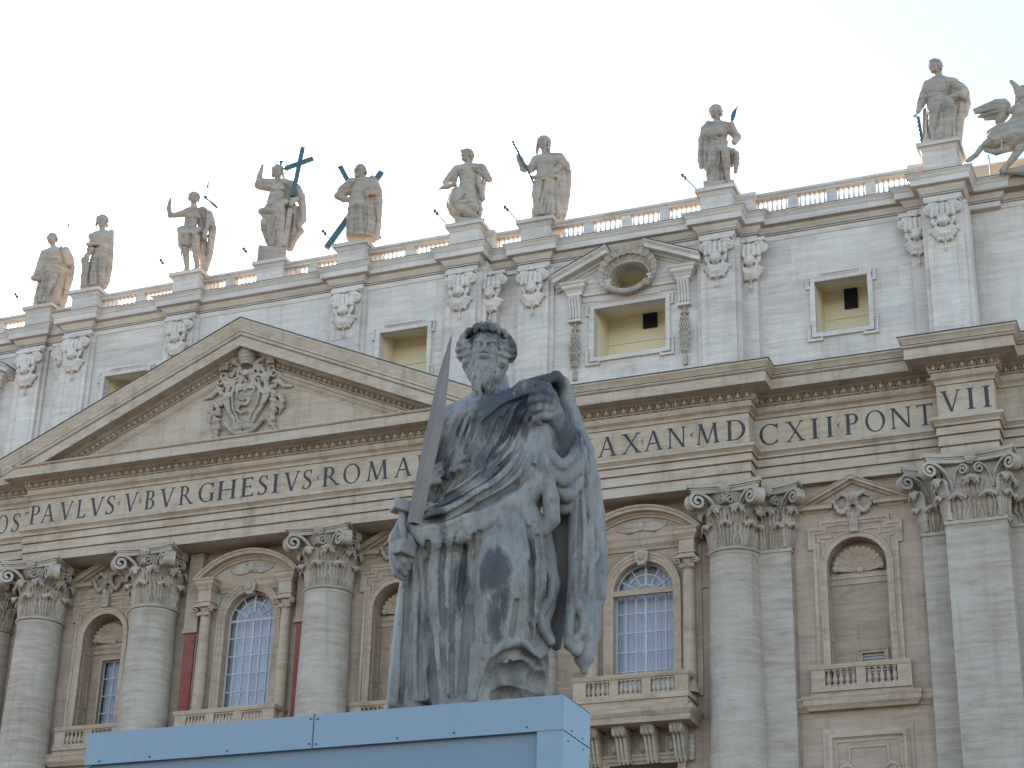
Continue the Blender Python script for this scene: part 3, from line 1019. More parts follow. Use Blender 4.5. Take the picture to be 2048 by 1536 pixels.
def pilaster(x0, x1, yf, dep, halves=(True, True), z0=5.2, sides=True):
    c = node('pilaster', BAS, ((x0 + x1) / 2, yf, 0))
    w = x1 - x0
    mb = MB()
    mb.box(-w / 2, w / 2, 0, dep, z0, 31.58)
    mb.build('shaft', M['shaft'], c)
    pilaster_capital(w, halves, dep, sides).build('capital', M['carved'], c, 0.9, (0, 0, 31.6))
    return c
pilaster(35.27, 37.92, -0.58, 1.6)
for s in (1, -1):
    pilaster(*sorted((s * 26.3, s * 28.1)), 0.58, 0.6, (s < 0, s > 0), sides=False)
pilaster(34.05, 35.27, 0.58, 0.6, (True, False), sides=False)
pilaster(37.92, 39.4, 0.58, 0.6, (False, True), sides=False)

# lower walls ------------------------------------------------------------------
W1C, W2C, NC = 0.27, 20.95, 31.0
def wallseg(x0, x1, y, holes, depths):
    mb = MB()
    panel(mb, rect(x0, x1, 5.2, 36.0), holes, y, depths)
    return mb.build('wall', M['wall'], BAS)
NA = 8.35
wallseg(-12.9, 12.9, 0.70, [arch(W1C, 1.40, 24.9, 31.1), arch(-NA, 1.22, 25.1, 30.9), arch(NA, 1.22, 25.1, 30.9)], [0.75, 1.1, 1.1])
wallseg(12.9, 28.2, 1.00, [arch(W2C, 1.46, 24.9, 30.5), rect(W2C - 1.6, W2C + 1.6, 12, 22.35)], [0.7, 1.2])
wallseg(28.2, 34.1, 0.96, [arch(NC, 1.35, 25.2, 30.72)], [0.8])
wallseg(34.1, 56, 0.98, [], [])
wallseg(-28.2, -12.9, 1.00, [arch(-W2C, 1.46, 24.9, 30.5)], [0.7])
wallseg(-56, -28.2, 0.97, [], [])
mb = MB()
mb.box(-56, 56, 5.2, 5.4, 5.2, 48.9)
mb.build('back_wall', M['cloth_dark'], BAS)

FR = [(0.0, -0.02), (0.0, 0.10), (0.05, 0.13), (0.16, 0.13), (0.17, 0.17), (0.30, 0.17), (0.32, 0.22), (0.42, 0.24), (0.44, -0.02)]
def bar(mb, p, q, w, y0, y1):
    p, q = np.array(p, float), np.array(q, float)
    d = (q - p) / np.linalg.norm(q - p)
    n = np.array([-d[1], d[0]]) * w / 2
    c = [p + n, q + n, q - n, p - n]
    mb.add([(a[0], y0, a[1]) for a in c] + [(a[0], y1, a[1]) for a in c], [(0, 1, 2, 3), (4, 7, 6, 5), (0, 1, 5, 4), (1, 2, 6, 5), (2, 3, 7, 6), (3, 0, 4, 7)])

def curtain(x0, x1, z0, z1, y, parent, split=True):
    mb = MB()
    n = int((x1 - x0) / 0.04)
    P = []
    for z in np.linspace(z0, z1, 4):
        P.append([(x, y + 0.06 * math.sin(x * 21 + 0.7 * math.sin(x * 5)) + 0.03 * math.sin(x * 47), z) for x in np.linspace(x0, x1, n)])
    mb.grid(P)
    return mb.build('curtain', M['curtain'], parent, True)

def arched_window(cx, hw, z0, zs, wy, parent_name='window', trans=False):
    w = node(parent_name, BAS)
    sweep_v(MB(), FR, arch(cx, hw, z0, zs, 28), wy, False).build('window_frame', M['wtrim'], w, 0.5)
    yg = wy + 0.42
    MB().add([(x, yg, z) for x, z in arch(cx, hw + 0.02, z0, zs, 28)], [tuple(range(30))]).build('glass', M['glass'], w)
    mb = MB()
    e = 0
    for i in range(1, 6):
        x = cx - hw + 2 * hw * i / 6
        bar(mb, (x, z0), (x, zs), 0.1 if i == 3 else 0.055, yg - 0.05 - 0.002 * i, yg + 0.03)
    k = 0
    z = zs
    while z > z0:
        bar(mb, (cx - hw, z), (cx + hw, z), (0.12 if trans else 0.06) if k == 0 else 0.055, yg - 0.047, yg + 0.028)
        z -= 0.92
        k += 1
    for a in np.linspace(0, math.pi, 7)[1:-1]:
        bar(mb, (cx + 0.28 * hw * math.cos(a), zs + 0.28 * hw * math.sin(a)), (cx + hw * math.cos(a), zs + hw * math.sin(a)), 0.055 if abs(a - math.pi / 2) > 0.1 else 0.1, yg - 0.053, yg + 0.03)
    for rr_ in (0.33, 0.66):
        pr = None
        for a in np.linspace(0, math.pi, 21):
            p = (cx + rr_ * hw * math.cos(a), zs + rr_ * hw * math.sin(a))
            if pr:
                bar(mb, pr, p, 0.055, yg - 0.045, yg + 0.025)
            pr = p
    for a0, a1 in zip(arch(cx, hw - 0.03, z0, zs, 28)[:-1], arch(cx, hw - 0.03, z0, zs, 28)[1:]):
        bar(mb, a0, a1, 0.09, yg - 0.06, yg + 0.04)
    mb.build('glazing_bars', M['bars'], w)
    curtain(cx - hw - 0.1, cx + hw + 0.1, z0 - 0.1, zs + hw + 0.1, yg + 0.45, w)
    return w

def ionic_column(mb, x, y, z0, z1, r):
    h = z1 - z0
    mb.lathe([(r * 0.5, 0), (r * 1.45, 0), (r * 1.45, 0.12), (r * 1.3, 0.14), (r * 1.38, 0.22), (r * 1.1, 0.3), (r * 1.18, 0.36), (r, 0.42), (r, h * 0.4), (r * 0.86, h - 0.62), (r * 0.95, h - 0.6), (r * 0.95, h - 0.55), (r * 0.84, h - 0.5),
              (r * 0.9, h - 0.3), (r * 1.15, h - 0.16), (r * 0.6, h - 0.14)], (x, y, z0), 20)
    for s in (-1, 1):
        volute(mb, (x + s * 0.02, y - r * 0.7, z1 - 0.2), (x + s * r * 1.55, y - r * 1.3, z1 - 0.1), 0.2, 0.17, turns=1.3)
        for i in range(3):
            mb.ell((x + s * r * (0.3 + 0.35 * i), y - r * 0.95, z1 - 0.46), (0.09, 0.09, 0.13), 7, 5)
    mb.box(x - r * 1.5, x + r * 1.5, y - r * 1.5, y + r * 1.5, z1 - 0.12, z1)

def seg_pediment(parent, cx, wy, hw, zb, rise, proj):
    """segmental (curved) pediment on a chord at zb"""
    Rr = (hw * hw + rise * rise) / (2 * rise)
    a = math.asin(hw / Rr)
    path = [(cx + Rr * math.sin(t), zb + rise - Rr + Rr * math.cos(t)) for t in np.linspace(-a, a, 25)]
    pr = [(-0.42, 0.0), (-0.42, proj * 0.42), (-0.34, proj * 0.45), (-0.30, proj * 0.55), (-0.24, proj * 0.6), (-0.22, proj * 0.9), (-0.10, proj * 0.92), (-0.06, proj), (0.02, proj * 1.04), (0.04, 0.0)]
    sweep_v(MB(), pr, path, wy, False).build('curved_pediment', M['wtrim'], parent, 0.5)
    poly = [(cx + (Rr - 0.3) * math.sin(t), zb + rise - Rr + (Rr - 0.3) * math.cos(t)) for t in np.linspace(-a, a, 17)]
    MB().prism(poly, wy - proj * 0.3, wy + 0.1).build('pediment_field', M['wtrim'], parent)
    s = Sculpt((cx - 1.35, wy - proj * 0.3 - 0.2, zb + 0.1), (cx + 1.35, wy - proj * 0.3 + 0.06, zb + 0.95), 0.03)
    y = wy - proj * 0.3 - 0.02
    s.ell((cx, y - 0.04, zb + 0.52), (0.2, 0.12, 0.26), 0.04)
    for sg in (-1, 1):
        for i in range(5):
            t0 = 0.12 * i
            s.chain([(cx + sg * 0.15, y, zb + 0.55 - t0 * 0.5), (cx + sg * (0.5 + t0 * .3), y - 0.05, zb + 0.72 - t0), (cx + sg * (1.1 - t0 * 0.5), y, zb + 0.50 - t0 * 0.4)], [0.06, 0.07, 0.03], 0.03)
        s.chain([(cx + sg * 0.9, y, zb + 0.3), (cx + sg * 1.2, y, zb + 0.45), (cx + sg * 1.25, y, zb + 0.65), (cx + sg * 1.05, y, zb + 0.68)], [0.05, 0.05, 0.04, 0.03], 0.02)
    s.build('relief_ornament', M['carved'], parent)

def keystone(parent, cx, y, zb, zt):
    s = Sculpt((cx - 0.45, y - 0.5, zb - 0.1), (cx + 0.45, y + 0.1, zt + 0.1), 0.03)
    s.box((cx, y - 0.1, (zb + zt) / 2), (0.2, 0.16, (zt - zb) / 2), 0.02, 0.03)
    s.ell((cx, y - 0.27, zb + 0.55 * (zt - zb)), (0.17, 0.16, 0.24), 0.05)
    s.ell((cx, y - 0.4, zb + 0.52 * (zt - zb)), (0.04, 0.05, 0.08), 0.03)
    for sg in (-1, 1):
        s.ell((cx + sg * 0.07, y - 0.39, zb + 0.6 * (zt - zb)), (0.035, 0.05, 0.03), 0.02, True)
        s.chain([(cx + sg * 0.12, y - 0.2, zt - 0.1), (cx + sg * 0.28, y - 0.2, zt - 0.22), (cx + sg * 0.24, y - 0.2, zb + 0.2)], [0.09, 0.09, 0.05], 0.04)
    s.build('keystone', M['carved'], parent)

def aedicule(w, cx, wy, off, zb, dy):
    """columns, entablature and curved pediment round a big window"""
    for s in (-1, 1):
        mb = MB()
        ionic_column(mb, cx + s * off, wy - dy, zb, 31.75, 0.3)
        mb.build('window_column', M['wtrim'], w, 0.6)
        mb = MB()
        x = cx + s * off
        mb.box(x - 0.36, x + 0.36, wy - dy - 0.32, wy + 0.2, 31.76, 32.55)
        mb.box(x - 0.42, x + 0.42, wy - dy - 0.38, wy + 0.2, 31.9, 31.98)
        sweep_h(mb, [(-0.5, 32.56), (0.03, 32.56), (0.06, 32.66), (0.16, 32.78), (0.18, 32.80), (0.18, 32.98), (0.24, 33.02), (0.26, 33.1), (-0.5, 33.1)], [(x - 0.36, wy + 0.3), (x - 0.36, wy - dy - 0.32), (x + 0.36, wy - dy - 0.32), (x + 0.36, wy + 0.3)])
        mb.box(x - 0.5, x + 0.5, wy - 0.12, wy + 0.3, zb, 32.5)
        mb.build('entablature_block', M['wtrim'], w)
    sweep_h(MB(), [(-0.2, 32.50), (0.1, 32.50), (0.14, 32.6), (0.26, 32.74), (0.28, 32.96), (0.33, 33.06), (-0.2, 33.06)], [(cx - off + 0.5, wy), (cx + off - 0.5, wy)]).build('window_cornice', M['wtrim'], w)
    seg_pediment(w, cx, wy, off + 0.72, 33.12, 1.35, dy + 0.42)

w1 = arched_window(W1C, 1.40, 24.9, 31.1, 0.70, trans=True)
tagp = lambda o, l: o.__setitem__('label', l)
tagp(w1, 'central arched window flanked by green and red marble')
aedicule(w1, W1C, 0.70, 2.3, 25.3, 0.5)
keystone(w1, W1C, 0.6, 32.25, 33.0)
mb = MB()
panel(mb, rect(W1C - 1.95, W1C + 1.95, 25, 32.5), [arch(W1C, 1.8, 25.0, 31.1)], 0.66, [0.03])
mb.build('green_marble_panel', M['green'], w1)
for s in (-1, 1):
    mb = MB()
    mb.box(W1C + s * 3.18 - 0.38, W1C + s * 3.18 + 0.38, 0.25, 0.72, 30.65, 34.7)
    mb.box(W1C + s * 3.18 - 0.44, W1C + s * 3.18 + 0.44, 0.19, 0.72, 30.45, 30.65)
    mb.box(W1C + s * 3.18 - 0.38, W1C + s * 3.18 + 0.38, 0.40, 0.72, 24.5, 30.44)
    mb.build('window_pier', M['wall'], w1)
    MB().box(W1C + s * 3.18 - 0.30, W1C + s * 3.18 + 0.30, 0.30, 0.402, 24.6, 30.38).build('red_marble_panel', M['red'], w1)
for s in (1, -1):
    w2 = arched_window(s * W2C, 1.46, 24.9, 30.5, 1.0)
    aedicule(w2, s * W2C, 1.0, 2.35, 25.3, 0.5)
    keystone(w2, s * W2C, 0.9, 31.7, 32.5)
    mb = MB()
    mb.box(s * W2C - 3.9, s * W2C + 3.9, 0.9, 1.05, 30.35, 30.6)
    mb.build('string_course', M['wall'], w2)

# balusters, rails and balconies ---------------------------------------------------
def baluster_mesh(h, r, name='baluster', mat='wtrim', n=10):
    mb = MB()
    mb.box(-r * 0.95, r * 0.95, -r * 0.95, r * 0.95, 0, h * 0.09)
    mb.box(-r * 0.95, r * 0.95, -r * 0.95, r * 0.95, h * 0.92, h)
    mb.lathe([(r * 0.5, h * 0.08), (r * 0.8, h * 0.11), (r * 0.55, h * 0.17), (r * 0.9, h * 0.27), (r * 1.05, h * 0.36), (r * 0.85, h * 0.5), (r * 0.5, h * 0.68), (r * 0.42, h * 0.78), (r * 0.7, h * 0.82), (r * 0.5, h * 0.86), (r * 0.75, h * 0.93)], n=n)
    o = mb.build(name, M[mat], None, 0.6)
    me = o.data
    bpy.data.objects.remove(o)
    return me
BAL_S = baluster_mesh(0.74, 0.115)
BAL_T = baluster_mesh(0.80, 0.125, mat='attic')
def put_bal(me, parent, x, y, z):
    o = bpy.data.objects.new('baluster', me)
    COL.objects.link(o)
    o.parent = parent
    o.location = (x, y, z)

def parapet(parent, x0, x1, yf, zt, groups, nb, end_l=True, end_r=True, side=None, pier=0.42):
    """low balustrade with front plane yf, rail top zt; returns nothing"""
    mb = MB()
    sweep_h(mb, [(-0.34, zt - 0.2), (0.02, zt - 0.2), (0.05, zt - 0.15), (0.08, zt - 0.06), (0.08, zt), (-0.40, zt)], ([(x0, side)] if side else []) + [(x0, yf), (x1, yf)] + ([(x1, side)] if side else []))
    mb.build('rail', M['wtrim'], parent)
    mb = MB()
    sweep_h(mb, [(-0.3, zt - 1.2), (0.04, zt - 1.2), (0.04, zt - 1.02), (0.0, zt - 0.96), (-0.3, zt - 0.96)], ([(x0, side)] if side else []) + [(x0, yf), (x1, yf)] + ([(x1, side)] if side else []))
    mb.build('plinth', M['wtrim'], parent)
    L = x1 - x0
    ends = 0.62
    gl = (L - 2 * ends - (groups - 1) * pier) / groups
    for (a, b) in [(x0 + 0.01, x0 + ends), (x1 - ends, x1 - 0.01)] + [(x0 + ends + (i + 1) * gl + i * pier, x0 + ends + (i + 1) * (gl + pier)) for i in range(groups - 1)]:
        MB().box(a, b, yf + 0.012, yf + 0.28, zt - 0.958, zt - 0.202).build('pier', M['wtrim'], parent)
    if side:
        for x in (x0, x1):
            s = 1 if x == x0 else -1
            xa, xb = sorted((x + s * 0.012, x + s * 0.28))
            MB().box(xa, xb, side - 0.35, side, zt - 0.958, zt - 0.202).build('pier', M['wtrim'], parent)
    for g in range(groups):
        for i in range(nb):
            put_bal(BAL_S, parent, x0 + ends + g * (gl + pier) + gl * (i + 0.5) / nb, yf + 0.15, zt - 0.95)
    if side:
        n = max(1, int((side - 0.35 - yf - 0.3) / 0.27))
        for x in (x0 + 0.15, x1 - 0.15):
            for i in range(n):
                put_bal(BAL_S, parent, x, yf + 0.3 + (side - 0.65 - yf) * (i + 0.5) / n, zt - 0.95)

def console(mb, x, w, yw, zt, h, d):
    prof = [(yw, zt), (yw - d, zt), (yw - d * 1.02, zt - 0.12), (yw - d * 0.98, zt - 0.3), (yw - d * 0.85, zt - 0.4), (yw - d * 0.7, zt - 0.42), (yw - d * 0.55, zt - h * 0.55), (yw - d * 0.45, zt - h * 0.8), (yw - d * 0.4, zt - h * 0.95), (yw - d * 0.25, zt - h), (yw, zt - h)]
    mb.prismx(prof, x - w / 2, x + w / 2)
    for i in range(3):
        xx = x - w / 2 + w * (i + 0.5) / 3
        mb.tube([(xx, yw - d * 1.0, zt - 0.08), (xx, yw - d * 1.06, zt - 0.2), (xx, yw - d * 0.98, zt - 0.36), (xx, yw - d * 0.75, zt - 0.44), (xx, yw - d * 0.58, zt - h * 0.58), (xx, yw - d * 0.46, zt - h * 0.85), (xx, yw - d * 0.3, zt - h * 1.02)], w * 0.12, 8)
    mb.tube([(x - w / 2 - 0.03, yw - d * 0.86, zt - 0.22), (x + w / 2 + 0.03, yw - d * 0.86, zt - 0.22)], 0.2, 14)

def balcony(cx, hw, yf, yw, groups, nb, below=True):
    b = node('balcony', BAS)
    parapet(b, cx - hw, cx + hw, yf, 26.1, groups, nb, side=yw)
    pr = [(-1.7, 24.58), (0.0, 24.58), (0.0, 24.9), (-1.7, 24.9)]
    pth = [(cx - hw + 0.05, yw), (cx - hw + 0.05, yf + 0.05), (cx + hw - 0.05, yf + 0.05), (cx + hw - 0.05, yw)]
    mb = MB()
    mb.box(cx - hw + 0.05, cx + hw - 0.05, yf + 0.05, yw, 24.58, 24.899)
    sweep_h(mb, [(-0.6, 23.86), (0.1, 23.86), (0.12, 23.98), (0.14, 24.1), (0.2, 24.16), (0.3, 24.3), (0.3, 24.46), (0.26, 24.5), (0.02, 24.57), (-0.6, 24.57)], pth)
    mb.box(cx - hw + 0.6, cx + hw - 0.6, yf + 0.6, yw, 23.9, 24.5)
    mb.build('balcony_floor', M['wtrim'], b)
    for i in range(4):
        mb = MB()
        console(mb, cx - hw * 0.74 + i * hw * 1.48 / 3, 0.55, yw, 23.85, 1.5, 1.25)
        mb.build('console', M['carved'], b, 0.6)
    return b
balcony(20.8, 2.72, -0.6, 1.0, 3, 5)
balcony(-20.8, 2.72, -0.6, 1.0, 3, 5)
balcony(W1C - 0.2, 2.75, -0.72, 0.7, 3, 6)
for s in (1, -1):
    d = node('doorway', BAS)
    sweep_v(MB(), [(0, -0.02), (0, 0.12), (0.12, 0.14), (0.14, 0.2), (0.3, 0.22), (0.32, 0.3), (0.42, 0.3), (0.44, -0.02)], rect(s * W2C - 1.6, s * W2C + 1.6, 12, 22.35), 1.0, False).build('door_frame', M['wtrim'], d)
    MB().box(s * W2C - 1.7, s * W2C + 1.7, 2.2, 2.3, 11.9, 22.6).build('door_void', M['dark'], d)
    sc = Sculpt((s * W2C - 2.9, 0.55, 22.3), (s * W2C + 2.9, 1.05, 23.9), 0.05)
    for i in range(3):
        x = s * W2C - 1.35 + 1.35 * i
        sc.box((x, 0.95, 23.15), (0.36, 0.07, 0.42), 0.02, 0.03)
        sc.ell((x, 0.85, 23.15), (0.22, 0.12, 0.26), 0.05)
        sc.chain([(x - 0.3, .88, 23.4), (x, .82, 22.95), (x + 0.3, .88, 23.4)], [.05, .08, .05], 0.03)
    for sx in (-2.25, 2.25):
        for j in range(5):
            sc.ell((s * W2C + sx, 0.9, 22.5 - 0.0 + 0.24 * j), (0.2 - 0.02 * abs(j - 2), 0.14, 0.15), 0.04)
    sc.build('carved_panel', M['carved'], d)

# niches ----------------------------------------------------------------------------
def shell(parent, cx, y, zs, r, dep=0.5):
    mb = MB()
    P = []
    n = 13
    for q in np.linspace(0.12, 1.0, 9):
        row = []
        for a in np.linspace(0, math.pi, n * 6 + 1):
            fl = abs(math.sin(a * n / 1.0))
            rr_ = r * q * (0.93 + 0.07 * fl)
            row.append((cx + rr_ * math.cos(a), y - dep * (q ** 2.2) * 0.55 - 0.09 * q * fl, zs + 0.05 + rr_ * 0.92 * math.sin(a)))
        P.append(row)
    mb.grid(P)
    mb.ell((cx, y - 0.08, zs + 0.1), (0.2, 0.12, 0.16), 10, 6)
    for s in (-1, 1):
        mb.ell((cx + s * r * 0.9, y - dep * 0.5, zs + 0.1), (0.12, 0.14, 0.12), 8, 6)
    mb.build('shell', M['wtrim'], parent, 0.8)

def niche(cx, hw, zs, wy, dep, window, frame_hw=2.15):
    nn = node('niche', BAS)
    zb = 25.15
    sweep_v(MB(), [(0, -0.02), (0, 0.06), (0.08, 0.08), (0.2, 0.09), (0.22, 0.13), (0.3, 0.14), (0.31, -0.02)], arch(cx, hw, zb, zs, 26), wy, False).build('niche_frame', M['wtrim'], nn, 0.5)
    mb = MB()
    # stepped outer surround with ears
    o = frame_hw
    top = zs + 2.25
    ear = [(cx - o + 0.22, zb), (cx - o + 0.22, zs + 0.9), (cx - o, zs + 0.9), (cx - o, top - 0.32), (cx - o + 0.55, top - 0.32), (cx - o + 0.55, top), (cx + o - 0.55, top), (cx + o - 0.55, top - 0.32), (cx + o, top - 0.32), (cx + o, zs + 0.9), (cx + o - 0.22, zs + 0.9), (cx + o - 0.22, zb)]
    sweep_v(mb, [(-0.30, 0.0), (-0.29, 0.05), (-0.16, 0.06), (-0.14, 0.11), (0.0, 0.12), (0.02, 0.0)], ear, wy, False)
    ear2 = [(cx - o + 0.62, zb), (cx - o + 0.62, zs + 1.25), (cx - o + 0.42, zs + 1.25), (cx - o + 0.42, top - 0.75), (cx - o + 1.0, top - 0.75), (cx - o + 1.0, top - 0.5), (cx + o - 1.0, top - 0.5), (cx + o - 1.0, top - 0.75), (cx + o - 0.42, top - 0.75), (cx + o - 0.42, zs + 1.25), (cx + o - 0.62, zs + 1.25), (cx + o - 0.62, zb)]
    sweep_v(mb, [(-0.1, 0.0), (-0.09, 0.045), (0.0, 0.05), (0.02, 0.0)], ear2, wy, False)
    mb.build('surround', M['wtrim'], nn)
    # broken triangular pediment
    po = frame_hw + 0.38
    zc = top + 0.42
    for s in (-1, 1):
        mb = MB()
        sl = 1.22 / po
        prof = [(0.02, 0.34), (0.14, 0.32), (0.18, 0.26), (0.2, 0.22), (0.36, 0.2), (0.38, 0.08), (0.45, 0.04), (0.46, 0.0), (-0.1, -0.02)]
        P = [[(cx + s * x, wy - d, zc + 0.36 + 1.22 - sl * x - t) for d, t in prof] for x in (po, 0.0)]
        mb.grid(P)
        mb.f.append(tuple(range(len(prof))))
        xa, xb = sorted((cx + s * (po - 0.02), cx + s * 0.95))
        pth = [(xa, wy + 0.1), (xa, wy), (xb, wy), (xb, wy + 0.1)]
        sweep_h(mb, [(-0.1, zc - 0.02), (0.03, zc - 0.02), (0.1, zc + 0.05), (0.14, zc + 0.08), (0.3, zc + 0.1), (0.31, zc + 0.26), (0.36, zc + 0.32), (-0.1, zc + 0.34)], [(xa + 0.3, wy + 0.1), (xa + 0.3, wy), (xb - 0.3, wy), (xb - 0.3, wy + 0.1)])
        mb.build('niche_pediment', M['wtrim'], nn)
    s_ = Sculpt((cx - 1.2, wy - 0.55, top - 0.75), (cx + 1.2, wy + 0.08, zc + 1.1), 0.035)
    s_.ell((cx, wy - 0.2, zc + 0.5), (0.3, 0.2, 0.34), 0.06)
    s_.ell((cx, wy - 0.38, zc + 0.45), (0.12, 0.1, 0.2), 0.04)
    for sg in (-1, 1):
        s_.chain([(cx + sg * 0.2, wy - .2, zc + 0.6), (cx + sg * 0.5, wy - .18, zc + 0.75), (cx + sg * 0.75, wy - .12, zc + 0.55)], [.13, .1, .06], .05)
        for j in range(7):
            a = j / 6
            s_.ell((cx + sg * (0.2 + 0.68 * a), wy - 0.16, zc + 0.22 - 0.5 * math.sin(math.pi * a) * (1 - 0.2 * a) + 0.15 * a), (.13, .12, .13), .05)
        s_.chain([(cx + sg * 0.15, wy - .1, zc + .2), (cx + sg * .25, wy - .08, zc - .3), (cx + sg * .12, wy - .08, zc - .5)], [.07, .08, .03], .03)
    s_.box((cx, wy - 0.14, top - 0.28), (0.2, 0.14, 0.45), 0.03, 0.03)
    s_.chain([(cx, wy - .3, top + .1), (cx, wy - .28, top - .5)], [.12, .06], .05)
    s_.build('garland_cartouche', M['carved'], nn)
    yb = wy + dep
    mb = MB()
    if window:
        panel(mb, arch(cx, hw + 0.15, zb - 0.1, zs, 26), [rect(cx - 0.62, cx + 0.62, zb - 0.05, zs - 0.95)], yb - 0.004, [0.35])
    else:
        panel(mb, arch(cx, hw + 0.15, zb - 0.1, zs, 26), [rect(cx - 0.12, cx + 0.86, zb + .5, zb + 1.72)], yb - 0.004, [0.3])
    mb.build('niche_back', M['wall'], nn)
    shell(nn, cx, yb - 0.05, zs - 0.1, hw * 0.86, 0.7)
    mb = MB()
    mb.box(cx - hw - 0.02, cx + hw + 0.02, yb - 0.12, yb - 0.01, zs - 0.35, zs - 0.1)
    mb.box(cx - hw - 0.02, cx + hw + 0.02, yb - 0.07, yb - 0.008, zs - 0.62, zs - 0.352)
    mb.build('niche_ledge', M['wtrim'], nn)
    for sx in (-1, 1):
        mb = MB()
        for (za, zc_) in ((zb + 0.3, zb + 2.0), (zb + 2.2, zs - 0.8)):
            xx = cx + sx * (hw + 0.0)
            mb.box(xx - 0.03, xx + 0.03, wy + 0.25, yb - 0.25, za, za + 0.05)
            mb.box(xx - 0.03, xx + 0.03, wy + 0.25, yb - 0.25, zc_, zc_ + 0.05)
            mb.box(xx - 0.03, xx + 0.03, wy + 0.25, wy + 0.30, za + 0.051, zc_ - 0.001)
            mb.box(xx - 0.03, xx + 0.03, yb - 0.30, yb - 0.25, za + 0.051, zc_ - 0.001)
        mb.build('reveal_panel', M['wtrim'], nn)
    if window:
        yg = yb + 0.22
        sweep_v(MB(), [(0, -0.01), (0, 0.05), (0.12, 0.06), (0.13, -0.01)], rect(cx - 0.62, cx + 0.62, zb - 0.05, zs - 0.95), yb, False).build('window_frame', M['wtrim'], nn)
        MB().add([(cx - 0.63, yg, zb - 0.06), (cx + 0.63, yg, zb - 0.06), (cx + 0.63, yg, zs - 0.93), (cx - 0.63, yg, zs - 0.93)], [(0, 1, 2, 3)]).build('glass', M['glass'], nn)
        mb = MB()
        bar(mb, (cx, zb), (cx, zs - 0.95), 0.06, yg - 0.04, yg + 0.02)
        z = zs - 0.97
        while z > zb:
            bar(mb, (cx - 0.62, z), (cx + 0.62, z), 0.055, yg - 0.042, yg + 0.018)
            z -= 0.92
        for sx in (-1, 1):
            bar(mb, (cx + sx * 0.6, zb), (cx + sx * 0.6, zs - 0.95), 0.06, yg - 0.044, yg + 0.02)
        mb.build('glazing_bars', M['bars'], nn)
        curtain(cx - 0.8, cx + 0.8, zb - 0.1, zs - 0.8, yg + 0.4, nn)
    else:
        sweep_v(MB(), [(0, -0.01), (0, 0.04), (0.1, 0.06), (0.11, 0.1), (0.2, 0.1), (0.21, -0.01)], rect(cx - 0.12, cx + 0.86, zb + .5, zb + 1.72), yb, False).build('window_frame', M['wtrim'], nn)
        yg = yb + 0.12
        mb = MB()
        for i in range(9):
            z = zb + 0.5 + i * 0.138
            mb.add([(cx - 0.12, yg, z), (cx + 0.86, yg, z), (cx + 0.86, yg + 0.06, z + 0.12), (cx - 0.12, yg + 0.06, z + 0.12)], [(0, 1, 2, 3)])
        mb.box(cx - 0.2, cx + 0.94, yg + 0.1, yg + 0.12, zb + .4, zb + 1.8)
        mb.build('louvre', M['bars'], nn)
    b = node('balcony', BAS)
    parapet(b, cx - frame_hw - 0.06, cx + frame_hw + 0.06, wy - 0.36, 26.12, 2, 5, pier=0.42)
    mb = MB()
    mb.box(cx - frame_hw - 0.1, cx + frame_hw + 0.1, wy - 0.30, wy + 0.02, 24.72, 24.918)
    mb.build('balcony_floor', M['wtrim'], b)
    mb = MB()
    sweep_h(mb, [(-0.3, 24.12), (0.04, 24.12), (0.1, 24.22), (0.22, 24.34), (0.22, 24.54), (0.28, 24.66), (0.28, 24.71), (-0.3, 24.715)], [(cx - frame_hw - 0.9, wy - 0.02), (cx - frame_hw - 0.2, wy - 0.02), (cx - frame_hw - 0.2, wy - 0.28), (cx + frame_hw + 0.2, wy - 0.28), (cx + frame_hw + 0.2, wy - 0.02), (cx + frame_hw + 0.9, wy - 0.02)])
    mb.build('ledge', M['wtrim'], b)
    return nn
niche(-NA, 1.22, 30.9, 0.70, 1.1, True, 1.95)
niche(NA, 1.22, 30.9, 0.70, 1.1, True, 1.95)
nq = niche(NC, 1.35, 30.72, 0.96, 0.8, False)
tagp(nq, 'blank arched niche with a small louvred opening at its foot')
dp = node('wall_panel', BAS)
for (o, h0, h1) in ((0.0, 0, 0),):
    rc = rect(NC - 1.25, NC + 1.45, 12, 22.72)
    sweep_v(MB(), [(0, -0.02), (0, 0.04), (0.12, 0.06), (0.16, 0.12), (0.2, 0.2), (0.34, 0.2), (0.36, 0.12), (0.44, 0.12), (0.46, 0.05), (0.62, 0.05), (0.63, -0.02)], rc, 0.96, False).build('panel_frame', M['wtrim'], dp)
    rc = [(NC - 0.95, 12), (NC - 0.95, 21.6), (NC - 0.7, 21.85), (NC - 0.7, 22.45), (NC + 0.9, 22.45), (NC + 0.9, 21.85), (NC + 1.15, 21.6), (NC + 1.15, 12)]
    sweep_v(MB(), [(-0.02, 0), (0, 0.06), (0.08, 0.06), (0.1, 0)], rc, 0.96, False).build('panel_moulding', M['wtrim'], dp)
    for sx in (-1, 1):
        mb = MB()
        cc = (NC + 0.1 + sx * 0.98, 0.9, 21.3)
        P = []
        for rr_, d in ((0.42, 0.0), (0.4, 0.1), (0.3, 0.1), (0.26, 0.03), (0.12, 0.05), (0.0, 0.1)):
            P.append([(cc[0] + rr_ * math.cos(a), 0.95 - d, cc[2] + 1.2 * rr_ * math.sin(a)) for a in np.linspace(0, 2 * math.pi, 20, endpoint=False)])
        mb.grid(P, False, True)
        mb.build('roundel', M['carved'], dp, 0.6)
